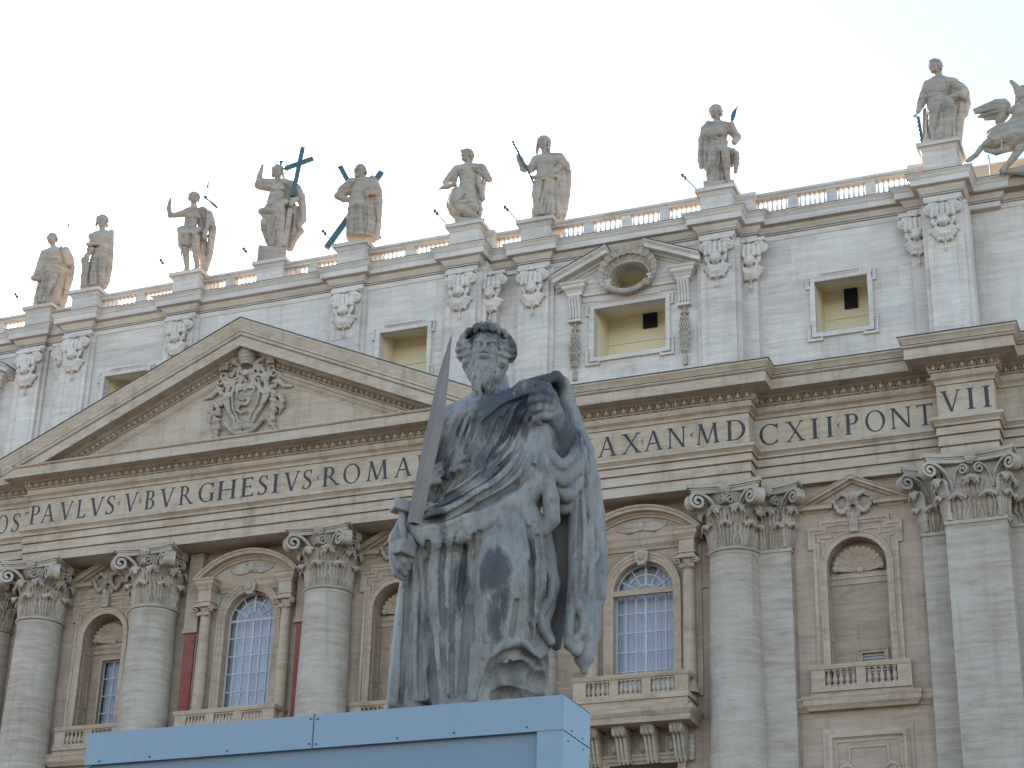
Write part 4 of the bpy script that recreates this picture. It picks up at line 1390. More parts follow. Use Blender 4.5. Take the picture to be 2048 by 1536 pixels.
# ---------------------------------------------------------------- attic storey
aC, aP, aB, aV, aK, aH, aQ, aDh, aD, aE, aE2 = -0.04, -0.39, 0.73, 0.81, 0.45, 1.29, 1.66, 1.33, 0.36, 1.80, 2.12
hp = [(4.21, aC), (4.21, aP), (5.91, aP), (5.91, aC), (10.82, aC), (10.82, aP), (12.47, aP), (12.47, aB), (14.49, aB), (14.49, aK), (16.12, aK), (16.12, aV), (24.15, aV), (24.15, aK), (25.9, aK), (25.9, aH), (26.8, aH), (26.8, aQ),
      (34.35, aQ), (34.35, aDh), (35.3, aDh), (35.3, aD), (37.0, aD), (37.0, aE), (38.6, aE), (38.6, aE2), (56, aE2)]
ATT = [(-x, y) for x, y in hp[::-1]] + hp
def aw(x0, x1, y, holes, dep):
    mb = MB()
    panel(mb, rect(x0, x1, 39.9, 48.9), holes, y, dep)
    return mb.build('attic_wall', M['attic'], BAS)
win = {'cen': (7.0, 9.72, 42.86, 45.62), 'bay': (18.5, 22.24, 42.85, 45.55), 'cd': (29.55, 32.12, 42.85, 45.62)}
aw(-12.9, 12.9, aC, [rect(-9.72, -7.0, 42.86, 45.62), rect(*win['cen'])], [0.5, 0.5])
aw(12.9, 25.95, aV, [rect(*win['bay']), [(20.38 + 1.03 * math.cos(t), 47.05 + 0.76 * math.sin(t)) for t in np.linspace(math.pi, -math.pi, 32, endpoint=False)]], [0.5, 0.6])
aw(-25.95, -12.9, aV, [rect(-22.24, -18.5, 42.85, 45.55)], [0.5])
aw(25.95, 34.9, aQ, [rect(*win['cd'])], [0.45])
aw(-34.9, -25.95, aQ, [rect(-32.12, -29.55, 42.85, 45.62)], [0.45])
aw(34.9, 56, aE2, [], [])
aw(-56, -34.9, aE2, [], [])
mb = MB()
for s in (-1, 1):
    for x, y0, y1 in ((12.9, aC, aV), (25.95, aV, aQ), (34.9, aQ, aE2)):
        MB().add([(s * x, y0, 39.9), (s * x, y1, 39.9), (s * x, y1, 48.9), (s * x, y0, 48.9)], [(0, 1, 2, 3)]).build('attic_return', M['attic'], BAS)
sweep_h(MB(), [(-1.2, 48.30), (0.03, 48.30), (0.05, 48.34), (0.05, 48.56), (-0.03, 48.57), (-0.03, 48.60), (0.10, 48.61), (0.10, 48.65), (0.02, 48.66), (0.02, 48.68), (0.14, 48.70), (0.12, 48.73), (0.24, 48.86), (0.28, 48.93), (0.28, 49.02), (0.46, 49.03), (0.47, 49.0), (0.52, 49.0), (0.54, 49.02), (0.54, 49.30),
                (0.57, 49.33), (0.60, 49.37), (0.66, 49.48), (0.71, 49.52), (0.72, 49.57), (-1.2, 49.60)], ATT).build('attic_cornice', M['attic'], BAS)
sweep_h(MB(), [(0.5, 49.585), (0.735, 49.574), (0.735, 49.602), (0.5, 49.61)], ATT).build('lead_flashing', M['lead'], BAS)
# plinth course above the main cornice
sweep_h(MB(), [(-0.3, 40.2), (0.10, 40.2), (0.10, 41.05), (0.04, 41.15), (-0.3, 41.16)], ATT).build('attic_plinth', M['attic'], BAS)

def attic_capital():
    """scrolled capital: volutes, gadrooned block, child's head, leaf shell and drop; front at y=0, top at z=0"""
    s = Sculpt((-1.05, -0.75, -3.15), (1.05, 0.12, 0.08), 0.028)
    s.box((0, -0.12, -0.10), (0.82, 0.2, 0.10), 0.03, 0.03)
    for sg in (-1, 1):
        c = np.array([sg * 0.62, -0.2, -0.55])
        n = 44
        for i in range(n):
            a = math.pi / 2 + i / n * 4.2 * math.pi
            rr_ = 0.30 * (1 - 0.86 * i / n)
            b = math.pi / 2 + (i + 1) / n * 4.2 * math.pi
            r2 = 0.30 * (1 - 0.86 * (i + 1) / n)
            s.cap(c + np.array([-sg * rr_ * math.cos(a) * -1, -0.12 * i / n, rr_ * math.sin(a)]), c + np.array([-sg * r2 * math.cos(b) * -1, -0.12 * (i + 1) / n, r2 * math.sin(b)]), 0.046, 0.046, 0.008)
        s.ell(c + np.array([0, 0.02, 0]), (0.31, 0.09, 0.31), 0.02)
        s.ell(c + np.array([0, -0.1, 0]), (0.07, 0.1, 0.07), 0.01)
        s.chain([c + np.array([0, 0, 0.3]), (sg * 0.3, -0.2, -0.28), (0, -0.2, -0.34)], [0.075, 0.07, 0.06], 0.03)
    s.ell((0, -0.32, -0.18), (0.14, 0.12, 0.12), 0.03)
    s.chain([(-0.1, -0.34, -0.02), (0, -0.36, -0.16), (0.1, -0.34, -0.02)], [.06, .07, .06], 0.02)
    for i in range(5):
        x = -0.44 + 0.22 * i
        zt, zb = -0.46 - 0.03 * abs(i - 2), -1.02 - 0.10 * abs(i - 2) * 0
        s.cap((x, -0.30 - 0.05 * (2 - abs(i - 2)), zt), (x * 1.12, -0.36 - 0.06 * (2 - abs(i - 2)), -1.0), 0.105, 0.115, 0.02)
        s.ell((x * 1.05, -0.47 - 0.06 * (2 - abs(i - 2)), -0.62), (0.03, 0.05, 0.03), 0.015, True)
        s.ell((x * 1.1, -0.50 - 0.06 * (2 - abs(i - 2)), -0.95), (0.03, 0.05, 0.03), 0.015, True)
    s.box((0, -0.2, -0.75), (0.56, 0.16, 0.3), 0.05, 0.06)
    # child's head
    s.ell((0, -0.36, -1.32), (0.235, 0.24, 0.29), 0.03)
    s.ell((0, -0.54, -1.42), (0.13, 0.10, 0.15), 0.06)
    s.ell((0, -0.615, -1.35), (0.035, 0.06, 0.07), 0.03)
    for sg in (-1, 1):
        s.ell((sg * 0.085, -0.595, -1.27), (0.05, 0.04, 0.03), 0.02, True)
        s.ell((sg * 0.11, -0.53, -1.40), (0.08, 0.08, 0.08), 0.05)
        for q in range(4):
            s.ell((sg * (0.14 + 0.045 * q), -0.44 + 0.05 * q, -1.06 - 0.09 * q), (0.09, 0.09, 0.09), 0.02)
        s.chain([(sg * 0.50, -0.22, -1.0), (sg * 0.48, -0.3, -1.3), (sg * 0.28, -0.3, -1.62)], [0.075, 0.10, 0.06], 0.03)
        s.chain([(sg * 0.45, -0.18, -1.15), (sg * 0.40, -0.22, -1.05), (sg * 0.34, -0.26, -1.15), (sg * 0.38, -0.26, -1.24)], [.06, .06, .05, .04], .02)
        # leaf shell below
        for q in range(5):
            a = R(-90 + sg * (10 + 17 * q))
            L = 0.62 + 0.05 * math.sin(q * 1.9) - 0.01 * q
            s.chain([(0.05 * sg, -0.18, -1.58), (L * 0.6 * math.cos(a), -0.24, -1.58 + 0.6 * L * math.sin(a)), (L * math.cos(a), -0.12, -1.58 + L * math.sin(a))], [0.09, 0.125, 0.10], 0.02)
        s.chain([(sg * 0.08, -0.2, -2.2), (sg * 0.24, -0.22, -2.18), (sg * 0.26, -0.22, -2.04), (sg * 0.14, -0.22, -2.02)], [.05, .05, .04, .03], .015)
    s.ell((0, -0.56, -1.50), (0.07, 0.04, 0.022), 0.015, True)
    s.ell((0, -0.44, -1.08), (0.16, 0.12, 0.1), 0.03)
    s.chain([(0, -0.1, -2.25), (0, -0.1, -2.5)], [.045, .03], .02)
    s.chain([(0, -0.12, -2.5), (0, -0.14, -2.66), (0, -0.12, -2.8)], [.03, .085, .03], .02)
    return s.mesh('capital')
ACAP = attic_capital()
ACAP.polygons.foreach_set('use_smooth', [True] * len(ACAP.polygons))
ACAP.materials.append(M['attic'])
def apil(x0, x1, yf, dep, cap=True, panelled=True):
    w = x1 - x0
    p = node('attic_pilaster', BAS, ((x0 + x1) / 2, yf, 0))
    mb = MB()
    mb.box(-w / 2, w / 2, 0.0, dep, 41.16, 48.28)
    if panelled and w > 1.4:
        sweep_v(mb, [(-0.06, 0.0), (-0.05, 0.035), (0.0, 0.04), (0.02, 0.0)], rect(-w / 2 + 0.28, w / 2 - 0.28, 41.45, 48.0), 0.0, True)
        mb.box(-w / 2 - 0.22, -w / 2, 0.2, dep, 41.161, 48.27)
        mb.box(w / 2, w / 2 + 0.22, 0.2, dep, 41.161, 48.27)
    mb.build('shaft', M['attic'], p)
    if cap:
        o = bpy.data.objects.new('capital', ACAP)
        COL.objects.link(o)
        o.parent = p
        o.location = (0 if w > 1.4 else (0.15 if w < 0.93 else -0.1), 0, 48.29)
    return p
for s in (-1, 1):
    for x0, x1, yf, d in ((4.21, 5.91, aP, 0.36), (10.82, 12.47, aP, 0.36), (14.49, 16.12, aK, 0.4), (24.15, 25.9, aK, 0.9), (35.3, 37.0, aD, 1.4)):
        apil(*sorted((s * x0, s * x1)), yf, d)
    for x0, x1, yf, d in ((25.9, 26.8, aH, 0.4), (34.35, 35.3, aDh, 0.4), (12.47, 13.35, 0.30, 0.6)):
        apil(*sorted((s * x0, s * x1)), yf, d, True, False)

# windows of the attic: plastered loggias behind stepped frames
def attic_window(x0, x1, z0, z1, yw, deep, vent=None, fr=0.42, nm='attic_window'):
    w = node(nm, BAS)
    cx = (x0 + x1) / 2
    prof = [(0.0, -0.02), (0.0, 0.10), (0.06, 0.12), (0.20, 0.12), (0.22, 0.07), (0.30, 0.08), (0.31, 0.14), (0.38, 0.15), (0.40, -0.01)]
    e, f = 0.18, 0.42
    path = [(x0, z0), (x0, z1), (x1, z1), (x1, z0)]
    mb = MB()
    sweep_v(mb, [(0.0, -0.02), (0.0, 0.10), (0.05, 0.12), (0.21, 0.12), (0.22, 0.0)], path, yw, True)
    q = fr
    ears = [(x0 - q + e, z0 + 0.5), (x0 - q + e, z1 - 0.35), (x0 - q, z1 - 0.35), (x0 - q, z1 + q - 0.15), (x0 + 0.25, z1 + q - 0.15), (x0 + 0.25, z1 + q), (x1 - 0.25, z1 + q), (x1 - 0.25, z1 + q - 0.15), (x1 + q, z1 + q - 0.15), (x1 + q, z1 - 0.35), (x1 + q - e, z1 - 0.35), (x1 + q - e, z0 + 0.5), (x1 + q, z0 + 0.5), (x1 + q, z0 - q + 0.0), (x1 - 0.3, z0 - q), (x1 - 0.3, z0 - q + 0.17), (x0 + 0.3, z0 - q + 0.17), (x0 + 0.3, z0 - q), (x0 - q, z0 - q), (x0 - q, z0 + 0.5)]
    sweep_v(mb, [(-0.16, 0.0), (-0.15, 0.06), (-0.08, 0.07), (-0.06, 0.13), (0.0, 0.14), (0.02, 0.0)], ears, yw, True)
    mb.build('window_frame', M['attic'], w)
    mb = MB()
    a, b = yw + 0.45, yw + deep
    X0, X1, Z0, Z1 = x0 - 0.04, x1 + 0.04, z0 - 0.02, z1 + 0.5
    mb.add([(X0, a, Z0), (X1, a, Z0), (X1, b, Z0), (X0, b, Z0), (X0, a, Z1), (X1, a, Z1), (X1, b, Z1), (X0, b, Z1)], [(0, 1, 2, 3), (4, 7, 6, 5), (0, 3, 7, 4), (1, 5, 6, 2), (2, 6, 7, 3)])
    mb.add([(X0, a, z1), (X1, a, z1), (X1, a, Z1), (X0, a, Z1)], [(0, 1, 2, 3)])
    mb.build('loggia_plaster', M['cream'], w)
    MB().box(X0, X1, b - 0.06, b - 0.004, z0 + 1.72, z0 + 1.78).build('plaster_band', M['cream'], w)
    if vent:
        MB().box(vent[0], vent[1], b - 0.16, b - 0.01, vent[2], vent[3]).build('vent_box', M['dark'], w)
    return w
attic_window(*win['cen'], aC, 1.9)
attic_window(-9.72, -7.0, 42.86, 45.62, aC, 1.9)
aw_ = attic_window(*win['bay'], aV, 2.3, (20.35, 21.08, 45.25, 46.2))
attic_window(-22.24, -18.5, 42.85, 45.55, aV, 2.3)
attic_window(*win['cd'], aQ, 2.2, (30.55, 31.2, 45.05, 46.2))
attic_window(-32.12, -29.55, 42.85, 45.62, aQ, 2.2)
# broken pediment with the shell oculus over the bay window
def shell_pediment(cx, yw):
    p = node('shell_pediment', BAS)
    for s in (-1, 1):
        mb = MB()
        prof = [(0.02, 0.62), (0.16, 0.60), (0.2, 0.5), (0.34, 0.44), (0.36, 0.36), (0.78, 0.34), (0.80, 0.14), (0.86, 0.10), (0.95, 0.02), (0.95, -0.05), (-0.05, -0.05)]
        xo, xi = 3.86, 1.0
        sl = 0.44
        P = [[(cx + s * x, yw - d, 48.62 - sl * (x - 1.0) - t) for d, t in prof] for x in (xo, xi)]
        mb.grid(P)
        mb.f.append(tuple(range(len(prof))))
        mb.f.append(tuple(range(2 * len(prof) - 1, len(prof) - 1, -1)))
        mb.build('raking_cornice', M['attic'], p)
        mb = MB()
        P = [[(cx + s * x, yw - d, 48.68 - sl * (x - 1.0) + t) for d, t in ((0.0, 0), (0.985, -0.005), (0.985, 0.035), (0.0, 0.04))] for x in (xo + 0.03, xi - 0.02)]
        mb.grid(P, False, True)
        mb.build('lead_flashing', M['lead'], p)
        mb = MB()
        xa, xb = sorted((cx + s * 3.25, cx + s * 2.45))
        ent = [(-0.3, 46.35), (0.0, 46.35), (0.0, 46.5), (0.03, 46.52), (0.08, 46.62), (0.2, 46.72), (0.22, 46.76), (0.22, 46.86), (0.3, 46.92), (0.34, 47.0), (-0.3, 47.02)]
        sweep_h(mb, ent, [(xa, yw + 0.1), (xa, yw - 0.38), (xb, yw - 0.38), (xb, yw + 0.1)])
        xa, xb = sorted((cx + s * 2.46, cx + s * 1.15))
        sweep_h(mb, [(d * 0.6, z) for d, z in ent], [(xa, yw + 0.1), (xa, yw - 0.10), (xb, yw - 0.10), (xb, yw + 0.1)])
        mb.prism([(cx + s * 1.0, 47.0), (cx + s * 1.0, 48.2), (cx + s * 3.2, 47.0)][::s], yw - 0.1, yw + 0.05)
        mb.build('entablature_block', M['attic'], p)
        # console and hanging festoon
        mb = MB()
        x = cx + s * 2.86
        mb.prismx([(yw, 46.34), (yw - 0.42, 46.34), (yw - 0.46, 46.2), (yw - 0.4, 46.02), (yw - 0.26, 45.7), (yw - 0.2, 45.35), (yw - 0.26, 45.15), (yw - 0.16, 45.02), (yw, 45.02)], x - 0.3, x + 0.3)
        for i in range(4):
            xx = x - 0.225 + 0.15 * i
            mb.tube([(xx, yw - 0.42, 46.3), (xx, yw - 0.49, 46.18), (xx, yw - 0.42, 46.0), (xx, yw - 0.28, 45.68), (xx, yw - 0.22, 45.35), (xx, yw - 0.30, 45.15), (xx, yw - 0.22, 45.03)], 0.06, 8)
        mb.box(x - 0.34, x + 0.34, yw - 0.34, yw, 44.9, 45.03)
        mb.build('console', M['attic'], p, 0.6)
        mb = MB()
        for j in range(11):
            z = 44.2 - j * 0.17
            rr_ = 0.17 + 0.12 * math.sin(math.pi * min(1, (j + 1.5) / 12))
            for i in range(4):
                xx = x + rr_ * (-0.75 + 0.5 * (i + 0.5 * (j % 2)))
                if abs(xx - x) < rr_ * 0.95:
                    mb.ell((xx, yw - 0.16 - 0.08 * math.cos((xx - x) / rr_), z), (0.075, 0.06, 0.11), 6, 5)
        mb.tube([(x, yw - 0.12, 44.9), (x, yw - 0.12, 44.3)], [0.1, 0.07], 8)
        mb.tube([(x - 0.2, yw - 0.12, 44.5), (x, yw - 0.18, 44.62), (x + 0.2, yw - 0.12, 44.5)], 0.06, 8)
        mb.box(x - 0.1, x + 0.1, yw - 0.14, yw, 41.75, 42.25)
        mb.build('festoon', M['carved'], p, 0.8)
    # scalloped shell with an oval opening
    mb = MB()
    n = 26
    rows = []
    ax, az = 1.02, 0.76
    for q, d in ((0.0, -0.5), (0.0, 0.12), (0.06, 0.22), (0.14, 0.22), (0.17, 0.14), (0.30, 0.16), (0.5, 0.28), (0.74, 0.40), (0.78, 0.46), (0.72, 0.52), (0.62, 0.5), (0.4, 0.36)):
        row = []
        for a in np.linspace(0, 2 * math.pi, n * 8, endpoint=False):
            up = 0.5 + 0.5 * math.sin(a)
            wd = q * (0.36 + 0.56 * up)
            fl = abs(math.sin(a * n / 2)) if q > 0.16 else 0
            dd = d + (0.10 * fl if q > 0.2 else 0)
            if d > 0.47:
                dd = d - 0.1 + 0.1 * fl
            w2 = wd * (1 + 0.10 * fl)
            row.append((cx + (ax + w2) * math.cos(a), yw - dd, 47.05 + (az + w2 * 1.06) * math.sin(a)))
        rows.append(row)
    mb.grid(rows, False, True)
    mb.build('shell', M['carved'], p, 0.9)
    mb = MB()
    for s in (-1, 1):
        pts, rad = [], []
        for i in range(24):
            t = i / 23
            pts.append((cx + s * t * 0.85, yw - 0.42, 46.1 + 0.28 * t * t))
            rad.append(0.16 * (1 + 0.12 * math.sin(i * 2.1)))
        mb.tube(pts, rad, 10)
        mb.ell((cx + s * 1.0, yw - 0.46, 46.42), (0.24, 0.22, 0.22), 12, 8)
    mb.build('scroll', M['carved'], p, 0.8)
    mb = MB()
    mb.box(cx - 1.2, cx + 1.2, yw + 0.6, yw + 1.9, 46.06, 48.0)
    mb2 = MB()
    a, b = yw + 0.58, yw + 2.0
    mb2.add([(cx - 1.1, b, 46.2), (cx + 1.1, b, 46.2), (cx + 1.1, b, 47.9), (cx - 1.1, b, 47.9), (cx - 1.1, a, 46.2), (cx + 1.1, a, 46.2), (cx + 1.1, a, 47.9), (cx - 1.1, a, 47.9)], [(0, 1, 2, 3), (4, 0, 3, 7), (1, 5, 6, 2), (0, 4, 5, 1), (3, 2, 6, 7)])
    mb2.build('oculus_plaster', M['cream'], p)
    mb = MB()
    sweep_h(mb, [(-0.1, 46.0), (0.05, 46.0), (0.09, 46.08), (0.14, 46.18), (-0.1, 46.2)], [(cx - 2.5, yw), (cx + 2.5, yw)])
    mb.build('window_cornice', M['attic'], p)
shell_pediment(20.38, aV)
shell_pediment(-20.38, aV)

# roof slab, balustrade and pedestals ------------------------------------------------------
MB().box(-56, 56, 1.3, 30, 48.95, 49.5).build('roof', M['dado'], BAS)
ZT = 51.0
def top_rail(x0, x1, y, piers):
    """x0..x1 between pedestals; piers: list of pier centres"""
    b = node('balustrade', BAS)
    mb = MB()
    sweep_h(mb, [(-0.36, ZT - 0.29), (0.0, ZT - 0.29), (0.03, ZT - 0.25), (0.03, ZT - 0.19), (0.10, ZT - 0.14), (0.13, ZT - 0.12), (0.13, ZT - 0.0), (-0.50, ZT)], [(x0, y), (x1, y)])
    mb.build('coping', M['attic'], b)
    MB().box(x0, x1, y - 0.0, y + 0.36, 49.58, ZT - 1.2).build('plinth', M['attic'], b)
    for c in piers:
        MB().box(c - 0.24, c + 0.24, y + 0.01, y + 0.38, ZT - 1.199, ZT - 0.291).build('pier', M['attic'], b)
    ed = [x0] + [v for c in piers for v in (c - 0.24, c + 0.24)] + [x1]
    for a, c in zip(ed[::2], ed[1::2]):
        n = max(1, int(round((c - a) / 0.25)))
        for i in range(n):
            o = bpy.data.objects.new('baluster', BAL_T)
            COL.objects.link(o)
            o.parent = b
            o.location = (a + (c - a) * (i + 0.5) / n, y + 0.2, ZT - 1.2)
            o.scale = (0.56, 0.56, 1.137)
def pedestal(x, yf, w=1.62, dep=1.7, zt=51.22):
    p = node('pedestal', BAS)
    mb = MB()
    h = w / 2
    mb.box(x - h, x + h, yf, yf + dep, 49.58, zt - 0.42)
    sweep_h(mb, [(-0.3, zt - 0.42), (0.02, zt - 0.42), (0.05, zt - 0.34), (0.10, zt - 0.26), (0.12, zt - 0.22), (0.22, zt - 0.20), (0.22, zt - 0.04), (0.24, zt), (-0.3, zt)], [(x - h, yf), (x + h, yf), (x + h, yf + dep), (x - h, yf + dep)], True)
    mb.box(x - h + 0.2, x + h - 0.2, yf + 0.2, yf + dep - 0.2, zt - 0.4, zt - 0.002)
    mb.build('pedestal_block', M['attic'], p)
# x, front y of every pedestal (statues stand on them)
PEDS = [(0.0, aC + 0.08), (-5.06, aP + 0.08), (5.06, aP + 0.08), (-11.65, aP + 0.08), (11.65, aP + 0.08), (-15.3, aK + 0.08), (15.3, aK + 0.08), (25.0, aK + 0.06), (36.15, aD + 0.06), (-25.0, aK + 0.06)]
for x, y in PEDS:
    pedestal(x, y, zt=51.22 if x != 36.15 else 51.55)
rc, rs, rq = aC + 0.25, aV + 0.0, aQ - 0.1
for s in (-1, 1):
    f = lambda a, b: tuple(sorted((s * a, s * b)))
    top_rail(*f(0.8, 4.26), rc, [s * 2.55])
    top_rail(*f(5.86, 10.85), rc, [s * 8.3])
    top_rail(*f(12.45, 14.5), rs + 0.1, [])
    top_rail(*f(16.1, 24.2), rs, [s * 18.1, s * 20.15, s * 22.2])
top_rail(26.75, 34.6, rq, [28.65, 30.6, 32.55])
for x0, x1, y, zt in ((25.8, 26.75, aH - 0.05, 50.98), (34.6, 35.4, aDh - 0.05, 50.98), (12.3, 12.9, 0.55, 51.0), (-12.9, -12.3, 0.55, 51.0)):
    mb = MB().box(x0, x1, y, y + 0.9, 49.58, zt - 0.3)
    sweep_h(mb, [(-0.3, zt - 0.3), (0.03, zt - 0.3), (0.12, zt - 0.16), (0.14, zt), (-0.3, zt)], [(x0, y + 0.9), (x0, y), (x1, y), (x1, y + 0.9)])
    mb.build('parapet_block', M['attic'], BAS)
MB().box(37.0, 56, 2.3, 3.4, 49.58, 51.0).build('parapet', M['attic'], BAS)

# coat of arms in the tympanum ------------------------------------------------------------
def arms():
    s = Sculpt((-2.75, -1.05, -2.95), (2.75, 0.15, 2.85), 0.034)
    P3 = lambda x, z, y=0.0: (x, y, z)
    # shield
    s.ell((0, 0.05, -0.45), (1.05, 0.38, 1.55), 0.05)
    edge = [(-0.35, 0.95), (-0.95, 0.75), (-1.15, 0.2), (-1.05, -0.5), (-0.95, -1.0), (-0.62, -1.45), (-0.5, -1.8), (0, -2.1)]
    for sg in (-1, 1):
        s.chain([(sg * -x, -0.22, z) for x, z in edge], [.09, .12, .13, .12, .12, .11, .1, .09], 0.03)
        s.chain([(sg * -x * 0.72, -0.33, z * 0.86 - 0.05) for x, z in edge], 0.06, 0.03)
        # scrolls
        for (cx, cz, r, st_, tn) in ((sg * 1.1, 0.62, 0.30, 0.5, 1.5), (sg * 0.42, 1.05, 0.34, 2.4, 1.3), (sg * 1.15, -0.15, 0.2, 1.0, 1.2)):
            pr = None
            for i in range(22):
                a = st_ + sg * i / 21 * tn * 2 * math.pi
                rr_ = r * (1 - 0.75 * i / 21)
                p = (cx + rr_ * math.cos(a), -0.25 - 0.1 * i / 21, cz + rr_ * math.sin(a))
                if pr:
                    s.cap(pr, p, 0.085, 0.085, 0.02)
                pr = p
        s.chain([(sg * 0.2, -0.25, 1.35), (sg * 0.75, -0.3, 1.3), (sg * 0.95, -0.28, 1.0)], [.14, .13, .1], .04)
        s.chain([(sg * 1.15, -0.2, 0.4), (sg * 1.32, -0.2, -0.3), (sg * 1.1, -0.25, -0.75), (sg * 0.95, -0.25, -0.9)], [.1, .11, .1, .07], .03)
        s.ell((sg * 0.33, -0.28, -2.0), (0.36, 0.26, 0.3), 0.04)
        # keys crossed behind
        s.chain([(sg * -1.0, -0.3, -0.2), (sg * 0.5, -0.32, 1.55), (sg * 1.45, -0.32, 2.0)], [.11, .12, .13], .03)
        kx, kz = sg * 1.4, 1.55
        for i in (-1, 0, 1):
            for j in (-1, 1):
                s.box((kx + i * 0.17, -0.42, kz + j * 0.14), (0.075, 0.12, 0.1), 0.02, 0.02)
        s.box((kx, -0.38, kz), (0.26, 0.08, 0.04), 0.02, 0.01)
        # key bows: three rings
        bx, bz = sg * 1.42, 0.85
        for k in range(3):
            a = math.pi / 2 + k * 2 * math.pi / 3
            c0 = (bx + 0.2 * math.cos(a), bz + 0.2 * math.sin(a))
            pr = None
            for i in range(13):
                b = i / 12 * 2 * math.pi
                p = (c0[0] + 0.16 * math.cos(b), -0.35, c0[1] + 0.16 * math.sin(b))
                if pr:
                    s.cap(pr, p, 0.055, 0.055, 0.01)
                pr = p
        # ribbons and garlands
        s.chain([(sg * 1.5, -0.1, 0.4), (sg * 1.9, -0.18, 0.3), (sg * 2.15, -0.14, 0.05), (sg * 2.6, -0.08, -0.02)], [.12, .15, .12, .06], .03)
        s.chain([(sg * 1.6, -0.12, 0.1), (sg * 1.85, -0.2, 0.75), (sg * 2.05, -0.16, 0.5)], [.1, .13, .07], .03)
        s.chain([(sg * 1.5, -0.1, -0.35), (sg * 2.0, -0.2, -0.5), (sg * 2.15, -0.16, -0.85), (sg * 1.8, -0.14, -0.95)], [.1, .14, .14, .08], .03)
        s.chain([(sg * 1.7, -0.1, -1.0), (sg * 2.15, -0.18, -1.15), (sg * 2.0, -0.16, -1.5)], [.1, .13, .06], .03)
        rg = np.random.default_rng(5 if sg > 0 else 9)
        for i in range(26):
            t = i / 25
            s.ell((sg * (1.35 + 0.22 * math.sin(t * 3) + rg.uniform(-.17, .17) + 0.2 * t), -0.22 + rg.uniform(-.06, .06), 0.05 - 2.2 * t + rg.uniform(-.1, .1)), (0.13, 0.14, 0.14), 0.02)
        for i in range(7):
            a = i / 7 * 2 * math.pi
            s.ell((sg * 1.72 + 0.17 * math.cos(a), -0.16, -2.45 + 0.17 * math.sin(a)), (0.10, 0.1, 0.10), 0.015)
        for i in range(8):
            t = i / 7
            s.ell((sg * (1.05 - 0.95 * t), -0.22, -1.75 - 0.62 * math.sin(t * 1.6)), (0.16, 0.15, 0.14), 0.02)
    # eagle above dragon on the shield
    s.ell((0, -0.42, 0.15), (0.16, 0.14, 0.28), 0.04)
    s.ell((0.02, -0.46, 0.5), (0.09, 0.1, 0.1), 0.03)
    for sg in (-1, 1):
        for i in range(4):
            s.chain([(sg * 0.1, -0.38, 0.25 - 0.05 * i), (sg * (0.35 + 0.06 * i), -0.4, 0.42 - 0.12 * i), (sg * (0.52 - 0.03 * i), -0.36, 0.12 - 0.16 * i)], [.06, .06, .03], .02)
    s.chain([(-0.3, -0.4, -0.5), (0.1, -0.44, -0.42), (0.35, -0.42, -0.62), (0.15, -0.44, -0.85), (-0.2, -0.44, -0.8), (-0.4, -0.4, -1.05), (-0.1, -0.42, -1.3), (0.25, -0.4, -1.2)], [.07, .11, .1, .11, .1, .09, .07, .04], .03)
    s.chain([(0.0, -0.42, -0.6), (-0.3, -0.42, -0.3), (-0.45, -0.38, -0.45)], [.06, .07, .03], .03)
    # mask and tiara
    s.ell((0, -0.36, 1.05), (0.36, 0.28, 0.28), 0.05)
    s.ell((0.0, -0.55, 0.85), (0.16, 0.12, 0.1), 0.04)
    for sg in (-1, 1):
        s.ell((sg * 0.15, -0.6, 1.08), (0.07, 0.06, 0.05), 0.02, True)
    prof = [(1.62, 0.40), (1.75, 0.46), (2.0, 0.50), (2.3, 0.46), (2.5, 0.36), (2.62, 0.2)]
    for (z0, r0), (z1, r1) in zip(prof[:-1], prof[1:]):
        s.cap((0, -0.42, z0), (0, -0.42, z1), r0, r1, 0.02)
    for z, r in ((1.58, 0.47), (1.72, 0.5), (1.95, 0.55), (2.08, 0.55), (2.3, 0.5), (2.42, 0.46)):
        for i in range(20):
            a = i / 20 * 2 * math.pi
            b = (i + 1) / 20 * 2 * math.pi
            s.cap((r * math.cos(a), -0.42 + r * math.sin(a) * 0.95, z), (r * math.cos(b), -0.42 + r * math.sin(b) * 0.95, z), 0.035, 0.035, 0.01)
    s.ell((0, -0.42, 1.30), (0.34, 0.34, 0.24), 0.02, True)
    s.ell((0, -0.42, 2.78), (0.11, 0.11, 0.12), 0.02)
    s.chain([(-0.95, -0.35, 1.9), (-0.55, -0.3, 1.95)], [.17, .12], .03)
    s.chain([(0.95, -0.35, 2.05), (0.55, -0.3, 2.0)], [.17, .12], .03)
    return s
sc = arms()
sc.build('coat_of_arms', M['carved'], PED, (0.12, yC - 0.02, 42.75))
